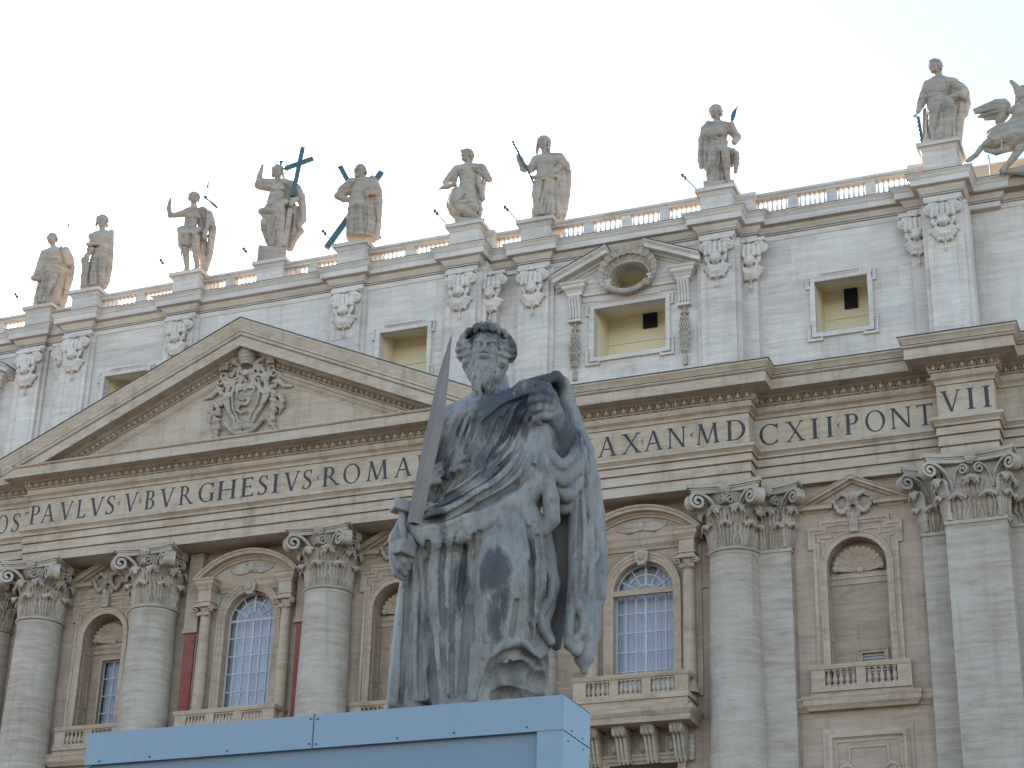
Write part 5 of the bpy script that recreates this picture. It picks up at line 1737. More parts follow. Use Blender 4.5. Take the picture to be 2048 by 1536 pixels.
# sculpting data of the roofline statues: local metres, x to the right, y to the back, z up
FIGS = [
{'name':'stone_saint','label':'stone saint with a spear, leftmost statue on the roofline','root':[-15.3,1.35,51.22],'rz':0.656,'base':0.95,'body':[['h',[-0.344,0.0,4.82],0.747,-18,4,'bald',0,0],
['c',[[-0.262,0.02,4.498,0.161],[-0.155,0.02,4.133,0.186]],0.06,1.0],
['c',[[0.308,-0.283,4.08,0.137],[0.42,-0.242,3.857,0.161],[0.672,-0.081,3.411,0.21]],0.06,1.0],
['hand',[0.261,-0.303,4.109],100,0.283,0.9,1]],'cloth':[['c',[[-0.062,0.0,3.707,0.505],[-0.108,0.0,3.079,0.476],[-0.073,0.0,2.467,0.505]],0.08,1.25],
['c',[[0.441,0.242,3.441,0.283],[0.63,0.283,2.255,0.343],[0.69,0.242,1.064,0.323]],0.1,1.0],
['c',[[-0.604,0.0,3.756,0.242],[-0.137,0.0,3.981,0.266],[0.436,0.0,4.034,0.242]],0.1,1.0],
['c',[[-0.618,-0.04,3.685,0.25],[-0.757,-0.121,2.952,0.222],[-0.846,-0.242,2.307,0.202],[-0.844,-0.323,1.936,0.182]],0.06,1.0],
['c',[[0.456,0.0,4.037,0.25],[0.692,-0.04,3.435,0.242]],0.08,1.0],
['s',[[-0.096,0.0,2.653,0.565,0.424,0.3],[-0.107,0.0,2.082,0.666,0.5,0.7],[-0.067,0.0,1.429,0.719,0.539,1],[-0.038,0.0,0.871,0.767,0.575,1],[0.002,0.0,0.387,0.807,0.606,1]],10,0.11,0.5,0.05,0.7],
['c',[[-0.038,-0.363,2.006,0.363],[0.178,-0.484,1.183,0.323],[0.093,-0.323,0.315,0.283]],0.1,1.0],
['c',[[0.542,0.242,4.323,0.202],[0.854,0.242,3.8,0.202],[0.983,0.283,3.268,0.202],[0.966,0.242,2.529,0.222],[0.859,0.242,1.705,0.202],[0.776,0.242,0.702,0.182]],0.06,1.0],
['r',[[0.844,3.262,0.113],[0.335,3.031,0.137],[-0.153,2.662,0.121],[-0.526,2.361,0.121],[-0.942,2.101,0.145]],0.7,0.04],
['r',[[0.877,2.982,0.105],[0.514,2.919,0.097],[0.059,2.604,0.105],[-0.336,2.158,0.097]],0.6,0.04],
['r',[[0.79,2.682,0.089],[0.593,2.269,0.089],[0.569,1.793,0.089]],0.6,0.04],
['r',[[0.513,2.587,0.081],[0.506,1.971,0.097],[0.407,1.107,0.097],[0.292,0.387,0.089]],0.5,0.04],
['r',[[0.047,2.365,0.081],[-0.027,1.645,0.097],[-0.181,0.915,0.097],[-0.345,0.281,0.081]],0.5,0.04],
['r',[[-0.479,1.992,0.073],[-0.518,1.327,0.081],[-0.556,0.666,0.073]],0.5,0.04],
['g',[[0.318,2.506,0.052],[0.259,1.646,0.057],[-0.084,0.464,0.052]],0,0.03],
['g',[[-0.205,2.086,0.048],[-0.25,1.466,0.048],[-0.301,0.895,0.048]],0,0.03],
['g',[[0.72,2.575,0.048],[0.683,1.529,0.048],[0.635,0.584,0.048]],0,0.03],
['r',[[-0.585,3.49,0.057],[-0.24,3.36,0.057],[0.128,3.376,0.048]],0.5,0.04],
['r',[[-0.482,3.651,0.04],[-0.177,3.514,0.048],[0.186,3.577,0.04]],0.5,0.04],
['g',[[-0.751,3.176,0.04],[-0.263,3.213,0.04],[0.134,3.33,0.04]],0,0.03],
['c',[[-1.044,-0.283,1.922,0.17],[-0.758,-0.363,1.883,0.161],[-0.514,-0.323,2.228,0.145]],0.05,1.0]],'parts':[['staff','bronze',[[0.114,3.274],[0.455,5.495]],0.028,-0.343],
['spear_tip','bronze',[[0.455,5.495],[0.519,5.895]],0.069,-0.343]]},
{'name':'stone_saint','label':'cloaked stone saint with a thin sword, second statue from the left','root':[-11.65,0.51,51.22],'rz':0.632,'base':0.95,'body':[['h',[-0.061,0.0,4.891],0.757,-8,2,'long',0,0],
['c',[[-0.018,0.02,4.529,0.167],[0.039,0.02,4.206,0.191]],0.06,1.0],
['c',[[-0.427,-0.159,2.856,0.151],[-0.661,-0.199,2.423,0.143],[-0.575,-0.239,2.183,0.112]],0.06,1.0],
['c',[[0.248,-0.159,3.342,0.179],[-0.241,-0.359,3.25,0.151],[-0.627,-0.398,3.072,0.135]],0.06,1.0],
['hand',[-0.692,-0.418,3.097],190,0.239,0.8,1]],'cloth':[['c',[[0.072,0.0,3.728,0.446],[0.131,0.0,3.031,0.379],[0.108,0.0,2.512,0.418]],0.08,1.25],
['c',[[-0.305,0.0,3.996,0.179],[0.049,0.0,4.102,0.207],[0.411,0.04,4.183,0.191]],0.1,1.0],
['c',[[-0.3,0.0,3.95,0.191],[-0.44,-0.12,3.344,0.179],[-0.506,-0.159,2.843,0.175]],0.06,1.0],
['c',[[0.421,0.0,4.069,0.207],[0.443,-0.08,3.463,0.199]],0.06,1.0],
['s',[[0.053,0.0,2.643,0.458,0.344,0.3],[0.056,0.0,2.083,0.518,0.389,0.8],[0.03,0.0,1.428,0.538,0.403,1],[0.048,0.0,0.921,0.518,0.389,1],[0.05,0.0,0.552,0.518,0.389,1]],8,0.1,1.2,0.0,0.7],
['c',[[-0.748,-0.159,2.15,0.191],[-0.626,-0.239,1.757,0.199],[-0.631,-0.199,1.129,0.179],[-0.625,-0.159,0.413,0.159]],0.07,1.0],
['c',[[0.214,-0.279,2.15,0.247],[0.257,-0.359,1.373,0.207],[0.369,-0.239,0.805,0.159],[0.439,-0.279,0.519,0.128]],0.08,1.0],
['c',[[0.556,0.159,4.414,0.135],[0.614,0.159,3.713,0.135],[0.682,0.159,2.922,0.143],[0.715,0.159,2.084,0.151],[0.698,0.159,1.15,0.12],[0.605,0.159,0.719,0.088]],0.05,1.0],
['c',[[0.405,0.08,4.251,0.12],[0.591,0.04,2.939,0.12],[0.646,0.04,1.546,0.112],[0.619,0.04,0.892,0.088]],0.04,1.0],
['c',[[-0.528,-0.279,3.668,0.191],[-0.376,-0.359,3.369,0.207],[-0.177,-0.359,3.401,0.191]],0.04,1.0],
['r',[[-0.618,3.769,0.056],[-0.323,3.676,0.056],[-0.034,3.63,0.056]],0.5,0.04],
['g',[[-0.498,3.084,0.056],[-0.22,3.129,0.064],[0.014,3.214,0.048]],0,0.03],
['r',[[-0.265,2.467,0.072],[-0.27,1.814,0.072],[-0.275,1.165,0.072],[-0.163,0.537,0.064]],0.6,0.04],
['r',[[-0.135,2.394,0.064],[-0.091,1.657,0.064],[-0.01,0.607,0.064]],0.6,0.04],
['g',[[-0.409,1.792,0.048],[-0.385,1.24,0.048],[-0.341,0.693,0.048]],0,0.03],
['g',[[-0.005,2.136,0.04],[0.059,1.403,0.04],[0.162,0.68,0.04]],0,0.03],
['g',[[0.471,2.586,0.04],[0.499,1.612,0.048],[0.527,0.83,0.04]],0,0.03],
['r',[[-0.212,2.709,0.056],[0.117,2.669,0.056],[0.449,2.957,0.048]],0.5,0.04]],'parts':[['sword','bronze',[[-0.571,2.303],[-0.772,3.158],[-1.083,4.425]],0.02,-0.279]]},
{'name':'stone_saint','label':'half nude stone figure raising a hand, with a staff and banner','root':[-5.06,0.51,51.22],'rz':0.577,'base':0.95,'body':[['h',[-0.498,0.0,5.094],0.733,6,0,'short',0,0],
['c',[[-0.463,0.019,4.729,0.165],[-0.434,0.019,4.421,0.207]],0.06,1.0],
['c',[[-0.919,0.0,4.076,0.218],[-1.434,-0.038,3.851,0.158],[-1.697,-0.075,3.794,0.143]],0.05,1.0],
['c',[[-1.695,-0.075,3.772,0.143],[-1.838,-0.15,4.22,0.128],[-1.805,-0.188,4.647,0.098]],0.05,1.0],
['hand',[-1.795,-0.207,4.727],85,0.233,0.35,1],
['c',[[-0.503,0.0,4.134,0.406],[-0.521,-0.019,3.5,0.346],[-0.546,-0.019,2.967,0.376]],0.1,1.25],
['c',[[-0.777,0.0,4.185,0.226],[-0.023,0.0,4.334,0.226]],0.1,1.0],
['e',[-0.636,-0.293,3.775],[0.226,0.132,0.158],0.06],
['e',[-0.221,-0.293,3.832],[0.226,0.132,0.158],0.06],
['c',[[-0.789,-0.038,2.309,0.256],[-0.625,-0.038,1.589,0.195],[-0.546,-0.019,1.174,0.18],[-0.451,-0.019,0.58,0.128],[-0.534,-0.15,0.393,0.098]],0.06,1.0],
['c',[[-0.199,-0.263,2.398,0.278],[-0.109,-0.338,1.802,0.218],[-0.023,-0.301,1.311,0.195],[0.093,-0.226,0.717,0.135],[0.022,-0.376,0.391,0.113]],0.06,1.0],
['c',[[0.141,0.0,4.223,0.233],[0.425,-0.038,3.62,0.195],[0.325,-0.226,2.929,0.15],[0.315,-0.263,2.599,0.143]],0.06,1.0],
['hand',[0.321,-0.282,2.524],-95,0.226,0.8,1]],'cloth':[['c',[[0.022,0.188,3.956,0.226],[0.241,0.226,2.855,0.21],[0.458,0.226,0.914,0.188]],0.08,1.0],
['c',[[0.045,0.075,4.475,0.195],[0.301,0.075,4.198,0.21],[0.535,0.038,3.721,0.218],[0.722,0.0,3.327,0.207],[0.732,0.0,2.799,0.195],[0.715,0.0,2.137,0.188],[0.699,0.038,1.5,0.165],[0.626,0.075,1.074,0.15],[0.571,0.075,0.633,0.135]],0.05,1.0],
['c',[[0.319,0.15,2.384,0.188],[0.398,0.15,1.519,0.188],[0.478,0.15,0.66,0.169]],0.05,1.0],
['c',[[0.446,0.15,4.349,0.173],[0.649,0.113,3.778,0.173]],0.05,1.0],
['s',[[-0.574,0.0,3.062,0.564,0.423,0.8],[-0.532,0.0,2.628,0.594,0.445,1],[-0.514,0.0,2.235,0.564,0.423,1],[-0.5,0.0,1.887,0.526,0.395,1]],9,0.13,0.3,0.0,0.7],
['c',[[-1.08,-0.188,2.89,0.165],[-0.828,-0.376,2.558,0.173],[-0.494,-0.413,2.627,0.18],[-0.064,-0.301,2.967,0.15]],0.05,1.0],
['c',[[-1.026,-0.15,2.742,0.15],[-0.925,-0.226,2.452,0.135],[-0.62,-0.338,2.388,0.128]],0.04,1.0],
['r',[[-1.046,2.918,0.053],[-0.666,2.926,0.06],[-0.219,3.031,0.053]],0.6,0.04],
['r',[[-0.933,2.538,0.053],[-0.554,2.546,0.053],[-0.27,2.76,0.053]],0.6,0.04],
['r',[[-0.95,2.317,0.045],[-0.887,1.671,0.053],[-0.845,1.242,0.053]],0.6,0.04],
['r',[[-0.612,2.363,0.045],[-0.521,1.807,0.045]],0.5,0.04],
['g',[[-0.475,2.513,0.053],[-0.479,2.162,0.045],[-0.446,1.817,0.045]],0,0.03],
['r',[[0.41,3.249,0.06],[0.553,3.357,0.06],[0.75,3.295,0.06]],0.6,0.04],
['r',[[0.283,2.967,0.053],[0.488,2.819,0.053],[0.698,3.024,0.053]],0.5,0.04],
['r',[[0.579,2.655,0.06],[0.676,2.011,0.06],[0.622,1.35,0.053]],0.6,0.04],
['g',[[0.49,2.38,0.045],[0.527,1.555,0.045]],0,0.03],
['g',[[0.339,2.36,0.038],[0.357,1.75,0.045]],0,0.03]],'parts':[['staff','bronze',[[0.269,2.65],[0.223,5.663],[0.235,6.16]],0.026,-0.319],
['banner','bronze',[[0.092,5.196],[0.245,4.973],[0.867,4.512]],0.083,-0.319],
['cross_tip','bronze',[[0.21,5.594],[0.204,6.201]],0.064,-0.319]]},
{'name':'stone_saint','label':'central stone figure holding a tall bronze cross, with a halo','root':[0.0,0.91,51.22],'rz':0.529,'base':0.9,'body':[['h',[-0.498,0.0,6.125],0.733,-12,-4,'flowing',0.25,0],
['c',[[-0.472,0.022,5.796,0.169],[-0.422,0.022,5.431,0.204]],0.06,1.0],
['c',[[-1.515,-0.089,5.134,0.187],[-1.466,-0.156,5.629,0.151],[-1.391,-0.2,6.089,0.107]],0.05,1.0],
['hand',[-1.374,-0.213,6.162],80,0.32,0.2,1],
['c',[[-0.412,-0.022,4.983,0.422],[-0.395,-0.022,4.459,0.391]],0.1,1.25],
['e',[-0.594,-0.333,4.834],[0.222,0.133,0.169],0.06],
['e',[-0.19,-0.333,4.88],[0.222,0.133,0.169],0.06],
['c',[[0.761,-0.089,4.446,0.178],[0.497,-0.311,4.184,0.151],[0.377,-0.355,3.936,0.133]],0.05,1.0],
['hand',[0.448,-0.4,3.866],-110,0.289,0.8,1],
['c',[[-0.94,-0.133,2.718,0.267],[-0.926,-0.178,2.231,0.204],[-0.696,-0.133,1.612,0.16],[-0.576,-0.133,1.215,0.133]],0.06,1.0],
['c',[[-0.571,-0.178,1.14,0.124],[-0.719,-0.355,0.952,0.098]],0.04,1.0]],'cloth':[['c',[[-0.396,0.0,4.787,0.4],[-0.438,0.0,4.152,0.444],[-0.443,0.0,3.628,0.489]],0.08,1.25],
['c',[[0.137,0.267,5.108,0.311],[0.41,0.311,3.9,0.311],[0.483,0.267,2.891,0.311]],0.08,1.0],
['c',[[-0.756,0.0,5.326,0.222],[-1.254,-0.044,5.296,0.204],[-1.486,-0.089,5.059,0.213]],0.06,1.0],
['c',[[-0.866,0.0,4.997,0.195],[-1.364,-0.044,4.967,0.16]],0.05,1.0],
['c',[[-0.707,0.0,5.279,0.24],[-0.079,0.0,5.404,0.24],[0.339,0.0,5.293,0.24]],0.1,1.0],
['c',[[0.339,0.0,5.293,0.267],[0.731,0.0,4.915,0.249],[0.949,0.0,4.414,0.231]],0.06,1.0],
['c',[[0.668,0.178,5.276,0.222],[0.936,0.133,4.699,0.213],[1.081,0.089,3.902,0.195],[1.151,0.044,3.205,0.178],[0.926,0.044,2.868,0.16]],0.05,1.0],
['c',[[0.635,0.222,3.875,0.267],[0.662,0.222,2.886,0.293],[0.651,0.222,2.108,0.267],[0.539,0.178,1.453,0.222]],0.06,1.0],
['c',[[1.042,0.044,3.141,0.133],[0.933,0.0,2.741,0.133],[1.089,0.0,2.447,0.151],[0.888,0.0,2.115,0.151],[0.732,0.044,1.813,0.151]],0.05,1.0],
['s',[[-0.455,0.0,3.784,0.555,0.417,0.4],[-0.415,0.0,3.267,0.622,0.467,0.8],[-0.416,0.0,2.695,0.622,0.467,1],[-0.325,0.0,2.085,0.555,0.417,1],[-0.217,0.0,1.275,0.467,0.35,1]],8,0.1,0.2,0.0,0.7],
['c',[[-0.308,-0.311,3.467,0.373],[-0.164,-0.4,2.707,0.329],[-0.057,-0.311,1.943,0.293],[0.005,-0.222,1.178,0.258]],0.08,1.0],
['c',[[-1.193,-0.222,3.314,0.178],[-0.883,-0.4,3.3,0.222],[-0.522,-0.489,3.238,0.204],[-0.245,-0.489,3.737,0.169],[0.101,-0.4,3.984,0.151]],0.05,1.0],
['c',[[-1.043,-0.178,3.148,0.16],[-0.714,-0.311,2.903,0.178],[-0.425,-0.444,3.171,0.142]],0.05,1.0],
['r',[[-0.571,3.984,0.071],[-0.221,4.128,0.08],[0.198,3.966,0.071]],0.6,0.04],
['r',[[-0.949,3.629,0.071],[-0.689,3.762,0.071],[-0.32,3.647,0.062]],0.6,0.04],
['r',[[0.095,3.537,0.071],[-0.082,2.894,0.08],[-0.355,2.347,0.08],[-0.538,1.813,0.071]],0.6,0.04],
['r',[[-0.569,2.789,0.062],[-0.533,2.328,0.062],[-0.876,2.135,0.053]],0.5,0.04],
['r',[[-0.206,2.157,0.062],[-0.397,1.725,0.062],[-0.446,1.208,0.053]],0.5,0.04],
['g',[[-0.387,2.757,0.058],[-0.44,2.286,0.062],[-0.493,1.817,0.053]],0,0.03],
['g',[[-0.283,1.995,0.049],[-0.247,1.229,0.049]],0,0.03],
['g',[[0.155,3.336,0.049],[0.179,2.406,0.049],[0.219,1.28,0.049]],0,0.03],
['r',[[0.676,4.86,0.062],[0.932,4.468,0.062],[1.032,3.695,0.062],[1.08,3.023,0.062]],0.5,0.04],
['r',[[0.549,4.74,0.053],[0.789,4.557,0.053],[0.879,3.938,0.053],[0.89,3.158,0.053]],0.5,0.04],
['g',[[0.774,4.136,0.053],[0.781,3.406,0.062],[0.748,2.624,0.062]],0,0.03],
['g',[[0.513,3.376,0.062],[0.499,2.338,0.062],[0.477,1.41,0.053]],0,0.03]],'parts':[['cross_beam','bronze',[[0.455,4.377],[0.794,7.574]],0.124,-0.422],
['cross_beam','bronze',[[-0.059,6.111],[1.413,6.923]],0.116,-0.435],
['cross_foot','statue',[[0.403,3.536],[0.222,1.145]],0.133,-0.4],
['halo','bronze',[[-0.359,6.567]],0.444,0.311],
['plinth','statue',[[-1.181,0.355],[0.376,0.521],[-1.236,1.037]],0,0]]},
{'name':'stone_saint','label':'bald stone saint standing before a diagonal bronze cross','root':[5.06,0.51,51.22],'rz':0.483,'base':1.0,'body':[['h',[-0.176,0.0,4.954],0.822,-22,8,'bald',0.45,0],
['c',[[-0.028,0.052,4.604,0.192],[0.022,0.035,4.349,0.21]],0.06,1.0],
['c',[[-1.3,-0.07,3.225,0.21],[-0.939,-0.21,3.626,0.192],[-0.544,-0.28,4.113,0.157]],0.06,1.0],
['hand',[-0.477,-0.315,4.16],60,0.315,0.7,1],
['hand',[0.244,-0.525,3.217],-80,0.297,0.8,1],
['c',[[0.842,-0.14,3.576,0.192],[0.485,-0.42,3.422,0.168],[0.275,-0.49,3.322,0.147]],0.06,1.0],
['c',[[-0.779,0.385,4.777,0.003],[-0.776,0.385,4.773,0.003]],0.01,1.0]],'cloth':[['c',[[-0.028,0.0,3.952,0.525],[-0.134,0.0,3.326,0.472],[-0.1,0.0,2.756,0.525]],0.08,1.25],
['c',[[0.539,0.21,3.506,0.332],[0.634,0.21,2.449,0.35],[0.662,0.21,1.314,0.332]],0.1,1.0],
['c',[[-0.539,0.0,4.155,0.245],[-0.012,0.0,4.284,0.262],[0.523,0.0,4.29,0.262]],0.1,1.0],
['c',[[-0.609,0.0,4.149,0.262],[-1.001,-0.035,3.559,0.297],[-1.194,-0.07,3.234,0.21]],0.08,1.0],
['c',[[-1.191,-0.105,3.173,0.192],[-0.97,-0.07,3.049,0.157],[-0.686,-0.035,3.053,0.14]],0.06,1.0],
['c',[[0.597,0.0,4.255,0.28],[0.838,-0.07,3.699,0.245]],0.08,1.0],
['c',[[0.508,0.07,4.62,0.14],[0.561,-0.07,4.21,0.157],[0.514,-0.21,3.671,0.14]],0.05,1.0],
['s',[[-0.075,0.0,2.921,0.56,0.42,0.3],[-0.011,0.0,2.437,0.665,0.498,0.8],[0.04,0.0,1.872,0.717,0.538,1],[0.093,0.0,1.27,0.752,0.564,1],[0.162,0.0,0.672,0.787,0.59,1]],9,0.1,0.9,0,0.6],
['c',[[0.839,0.035,3.76,0.245],[0.906,0.035,3.19,0.238],[0.915,0.035,2.373,0.231],[0.924,0.035,1.562,0.231],[0.889,0.035,0.913,0.21]],0.06,1.0],
['r',[[-0.505,3.5,0.049],[-0.153,3.53,0.056],[0.194,3.684,0.056]],0.5,0.04],
['r',[[0.149,3.229,0.07],[0.257,2.584,0.091],[0.355,1.781,0.091],[0.391,0.856,0.084]],0.7,0.04],
['r',[[-0.457,2.686,0.077],[-0.41,1.918,0.091],[-0.397,1.111,0.091],[-0.433,0.546,0.084]],0.7,0.04],
['r',[[-0.102,2.676,0.084],[-0.007,1.952,0.091],[0.022,1.147,0.084]],0.5,0.04],
['r',[[0.515,3.015,0.077],[0.596,2.207,0.084],[0.606,1.398,0.084],[0.572,0.751,0.077]],0.6,0.04],
['g',[[0.193,3.069,0.049],[0.286,2.383,0.056],[0.349,1.578,0.056],[0.321,0.85,0.049]],0,0.03],
['g',[[-0.276,2.62,0.045],[-0.253,1.931,0.056],[-0.205,1.128,0.063],[-0.191,0.607,0.049]],0,0.03],
['g',[[0.162,1.764,0.035],[0.174,0.958,0.042]],0,0.03],
['g',[[0.714,2.624,0.042],[0.864,1.824,0.045],[0.769,1.008,0.042]],0,0.03],
['r',[[0.607,3.926,0.056],[0.819,3.944,0.056],[0.974,3.711,0.056]],0.6,0.04],
['r',[[0.351,3.41,0.049],[0.678,3.275,0.049],[0.921,3.378,0.049]],0.5,0.04],
['r',[[-0.186,1.694,0.028],[0.092,1.758,0.028]],0.4,0.04]],'parts':[['cross_beam','bronze',[[-1.316,5.334],[1.075,1.001]],0.154,0.385],
['cross_beam','bronze',[[-1.698,0.283],[1.01,5.29]],0.154,0.525]]},
{'name':'stone_saint','label':'curly haired stone saint holding a cup, drapery swirling round the legs','root':[11.65,0.51,51.22],'rz':0.416,'base':0.9,'body':[['h',[-0.365,0.0,4.564],0.749,-30,10,'curly',0,0],
['c',[[-0.269,0.033,4.202,0.195],[-0.26,0.033,3.933,0.222]],0.06,1.0],
['c',[[-0.882,0.0,3.729,0.202],[-0.963,-0.098,3.206,0.169],[-0.979,-0.195,2.727,0.13]],0.06,1.0],
['c',[[-0.976,-0.195,2.651,0.13],[-1.329,-0.326,2.404,0.117],[-1.589,-0.358,2.335,0.104]],0.05,1.0],
['hand',[-1.652,-0.375,2.284],215,0.244,0.6,1],
['c',[[0.54,0.0,3.76,0.195],[0.856,-0.098,3.102,0.156],[0.548,-0.293,3.276,0.137],[0.143,-0.391,3.504,0.13]],0.06,1.0],
['hand',[0.109,-0.407,3.512],160,0.228,0.9,1],
['c',[[0.308,-0.195,1.613,0.195],[0.419,-0.195,1.204,0.179],[0.405,-0.195,0.64,0.13]],0.06,1.0]],'cloth':[['c',[[-0.242,0.0,3.414,0.489],[-0.224,0.0,2.879,0.424],[-0.268,0.0,2.268,0.489]],0.08,1.25],
['c',[[0.093,0.195,3.394,0.293],[0.283,0.195,2.638,0.293],[0.305,0.163,1.935,0.261]],0.1,1.0],
['c',[[-0.848,0.0,3.692,0.228],[-0.257,0.0,3.836,0.261],[0.439,0.0,3.832,0.244]],0.1,1.0],
['c',[[-0.879,0.0,3.652,0.241],[-1.16,-0.033,3.197,0.222],[-1.442,-0.098,2.801,0.163]],0.06,1.0],
['c',[[0.507,0.0,3.758,0.228],[0.682,0.0,3.459,0.202],[0.889,-0.033,3.143,0.156]],0.06,1.0],
['s',[[-0.272,0.0,2.382,0.521,0.391,0.4],[-0.323,0.0,1.962,0.652,0.489,0.7],[-0.34,0.0,1.507,0.749,0.562,0.8],[-0.292,0.0,1.057,0.7,0.525,1],[-0.179,0.0,0.649,0.538,0.403,1]],7,0.09,0.2,0.25,0.7],
['c',[[-0.758,-0.195,2.092,0.358],[-0.837,-0.293,1.539,0.342],[-0.492,-0.391,1.01,0.293],[-0.06,-0.326,0.806,0.228]],0.09,1.0],
['c',[[-0.124,-0.358,1.686,0.293],[0.09,-0.391,1.151,0.277]],0.08,1.0],
['c',[[-1.084,0.065,2.115,0.15],[-1.192,0.065,1.504,0.15],[-1.011,0.033,1.042,0.15],[-0.703,0.033,0.681,0.143],[-0.468,0.0,0.486,0.117]],0.05,1.0],
['c',[[-1.058,-0.163,1.378,0.085],[-0.78,-0.326,0.884,0.091],[-0.284,-0.391,0.646,0.091],[0.168,-0.391,0.779,0.091],[0.439,-0.326,0.493,0.085]],0.04,1.0],
['c',[[-0.879,-0.13,0.954,0.078],[-0.472,-0.261,0.487,0.085],[0.044,-0.358,0.605,0.072],[0.378,-0.293,0.397,0.065]],0.04,1.0],
['c',[[0.316,-0.195,3.4,0.13],[0.302,-0.228,2.769,0.143],[0.479,-0.195,2.416,0.13],[0.563,-0.163,1.871,0.143]],0.05,1.0],
['c',[[0.616,-0.065,3.417,0.117],[0.599,-0.098,2.861,0.117],[0.551,-0.13,2.268,0.111]],0.05,1.0],
['c',[[-0.647,-0.326,3.505,0.039],[-0.41,-0.391,3.286,0.039],[0.143,-0.391,3.504,0.039]],0.03,1.0],
['r',[[-0.434,3.135,0.033],[0.027,3.157,0.033],[-0.469,2.257,0.033]],0.3,0.04],
['r',[[0.153,3.316,0.046],[-0.219,2.649,0.046],[-0.466,2.181,0.046]],0.5,0.04],
['r',[[-0.459,1.992,0.052],[-0.128,1.895,0.059],[0.209,1.646,0.059]],0.6,0.04],
['r',[[-0.706,3.351,0.039],[-0.439,3.287,0.046],[-0.313,3.447,0.039]],0.5,0.04],
['g',[[-0.727,1.262,0.052],[-0.368,1.279,0.046],[-0.108,1.329,0.033]],0,0.03],
['g',[[-0.39,1.882,0.039],[-0.51,1.574,0.042],[-0.732,1.375,0.042]],0,0.03],
['g',[[0.196,3.012,0.046],[0.211,2.556,0.046],[0.355,2.183,0.039]],0,0.03],
['g',[[-1.111,1.885,0.039],[-1.058,1.36,0.042],[-0.779,0.884,0.042]],0,0.03],
['g',[[0.265,1.913,0.033],[0.281,1.423,0.033]],0,0.03],
['r',[[0.354,3.249,0.039],[0.434,2.795,0.039]],0.5,0.04],
['r',[[0.554,3.182,0.039],[0.577,2.421,0.039]],0.5,0.04]],'parts':[['cup','statue',[[-0.922,2.481],[-0.981,3.163]],0.111,-0.358],
['crown_tip','statue',[[-0.654,4.662],[-0.677,4.855]],0.052,-0.195],
['plinth','statue',[[-0.849,0.206],[0.715,0.28],[-0.859,0.467]],0,0]]},
{'name':'stone_saint','label':'veiled stone saint in a long cloak gripping a dark knotted club','root':[15.3,1.35,51.22],'rz':0.374,'base':1.0,'body':[['h',[0.045,0.0,5.138],0.801,-14,6,'veil',0.1,0],
['c',[[0.14,0.034,4.714,0.198],[0.163,0.034,4.389,0.218]],0.06,1.0],
['c',[[-1.051,-0.102,3.511,0.15],[-1.271,-0.171,4.028,0.13],[-1.313,-0.205,4.33,0.102]],0.05,1.0],
['hand',[-1.331,-0.222,4.359],95,0.273,0.7,1],
['c',[[0.918,-0.136,3.616,0.171],[0.541,-0.443,3.1,0.164],[0.236,-0.512,2.812,0.143]],0.06,1.0],
['hand',[0.167,-0.529,2.82],200,0.29,0.4,1]],'cloth':[['c',[[0.191,0.0,3.803,0.512],[0.167,0.0,3.199,0.443],[0.141,0.0,2.678,0.477]],0.08,1.25],
['c',[[0.72,0.205,3.415,0.341],[0.804,0.205,2.415,0.341],[0.826,0.205,0.948,0.307]],0.1,1.0],
['c',[[-0.335,0.0,4.074,0.218],[0.183,0.0,4.207,0.259],[0.773,0.0,4.22,0.259]],0.1,1.0],
['c',[[-0.369,0.0,4.032,0.225],[-0.601,-0.068,3.502,0.205],[-1.049,-0.102,3.43,0.15]],0.06,1.0],
['c',[[-0.668,-0.034,3.4,0.136],[-0.944,-0.068,3.373,0.109]],0.05,1.0],
['c',[[0.809,0.0,4.181,0.286],[1.057,-0.034,3.762,0.246]],0.08,1.0],
['c',[[0.913,0.136,4.348,0.225],[1.232,0.136,3.87,0.205],[1.377,0.136,3.389,0.157],[1.385,0.136,2.788,0.157],[1.326,0.136,1.989,0.157],[1.233,0.136,1.194,0.15],[1.138,0.136,0.601,0.123]],0.05,1.0],
['c',[[1.066,0.171,3.403,0.239],[1.077,0.171,2.601,0.259],[1.054,0.171,1.804,0.259],[1.001,0.171,0.696,0.205]],0.05,1.0],
['s',[[0.138,0.0,2.878,0.512,0.384,0.4],[0.146,0.0,2.398,0.58,0.435,0.8],[0.192,0.0,1.763,0.648,0.486,1],[0.237,0.0,1.132,0.699,0.524,1],[0.282,0.0,0.503,0.733,0.55,1]],9,0.1,0.6,0.0,0.7],
['c',[[-0.235,-0.239,2.407,0.273],[-0.257,-0.341,1.711,0.259],[-0.211,-0.273,1.121,0.211],[-0.133,-0.205,0.651,0.171]],0.08,1.0],
['c',[[0.451,-0.205,2.523,0.252],[0.467,-0.239,1.551,0.239],[0.485,-0.171,0.528,0.225]],0.08,1.0],
['c',[[-0.519,-0.205,2.86,0.102],[-0.175,-0.443,2.764,0.116],[0.236,-0.512,2.812,0.116],[0.718,-0.375,2.866,0.109]],0.04,1.0],
['c',[[-0.035,-0.443,2.648,0.095],[0.239,-0.477,2.634,0.095]],0.04,1.0],
['r',[[0.242,2.678,0.061],[0.15,2.039,0.068],[0.024,1.402,0.068],[-0.031,0.692,0.061]],0.7,0.04],
['r',[[0.38,2.681,0.055],[0.254,1.962,0.061],[0.2,1.17,0.061],[0.108,0.539,0.055]],0.7,0.04],
['r',[[0.792,2.77,0.061],[0.838,1.975,0.068],[0.918,1.186,0.068],[0.997,0.442,0.061]],0.7,0.04],
['r',[[0.694,2.369,0.048],[0.744,1.379,0.055],[0.792,0.437,0.055]],0.6,0.04],
['g',[[0.072,2.554,0.041],[-0.019,1.876,0.044],[-0.11,1.241,0.041]],0,0.03],
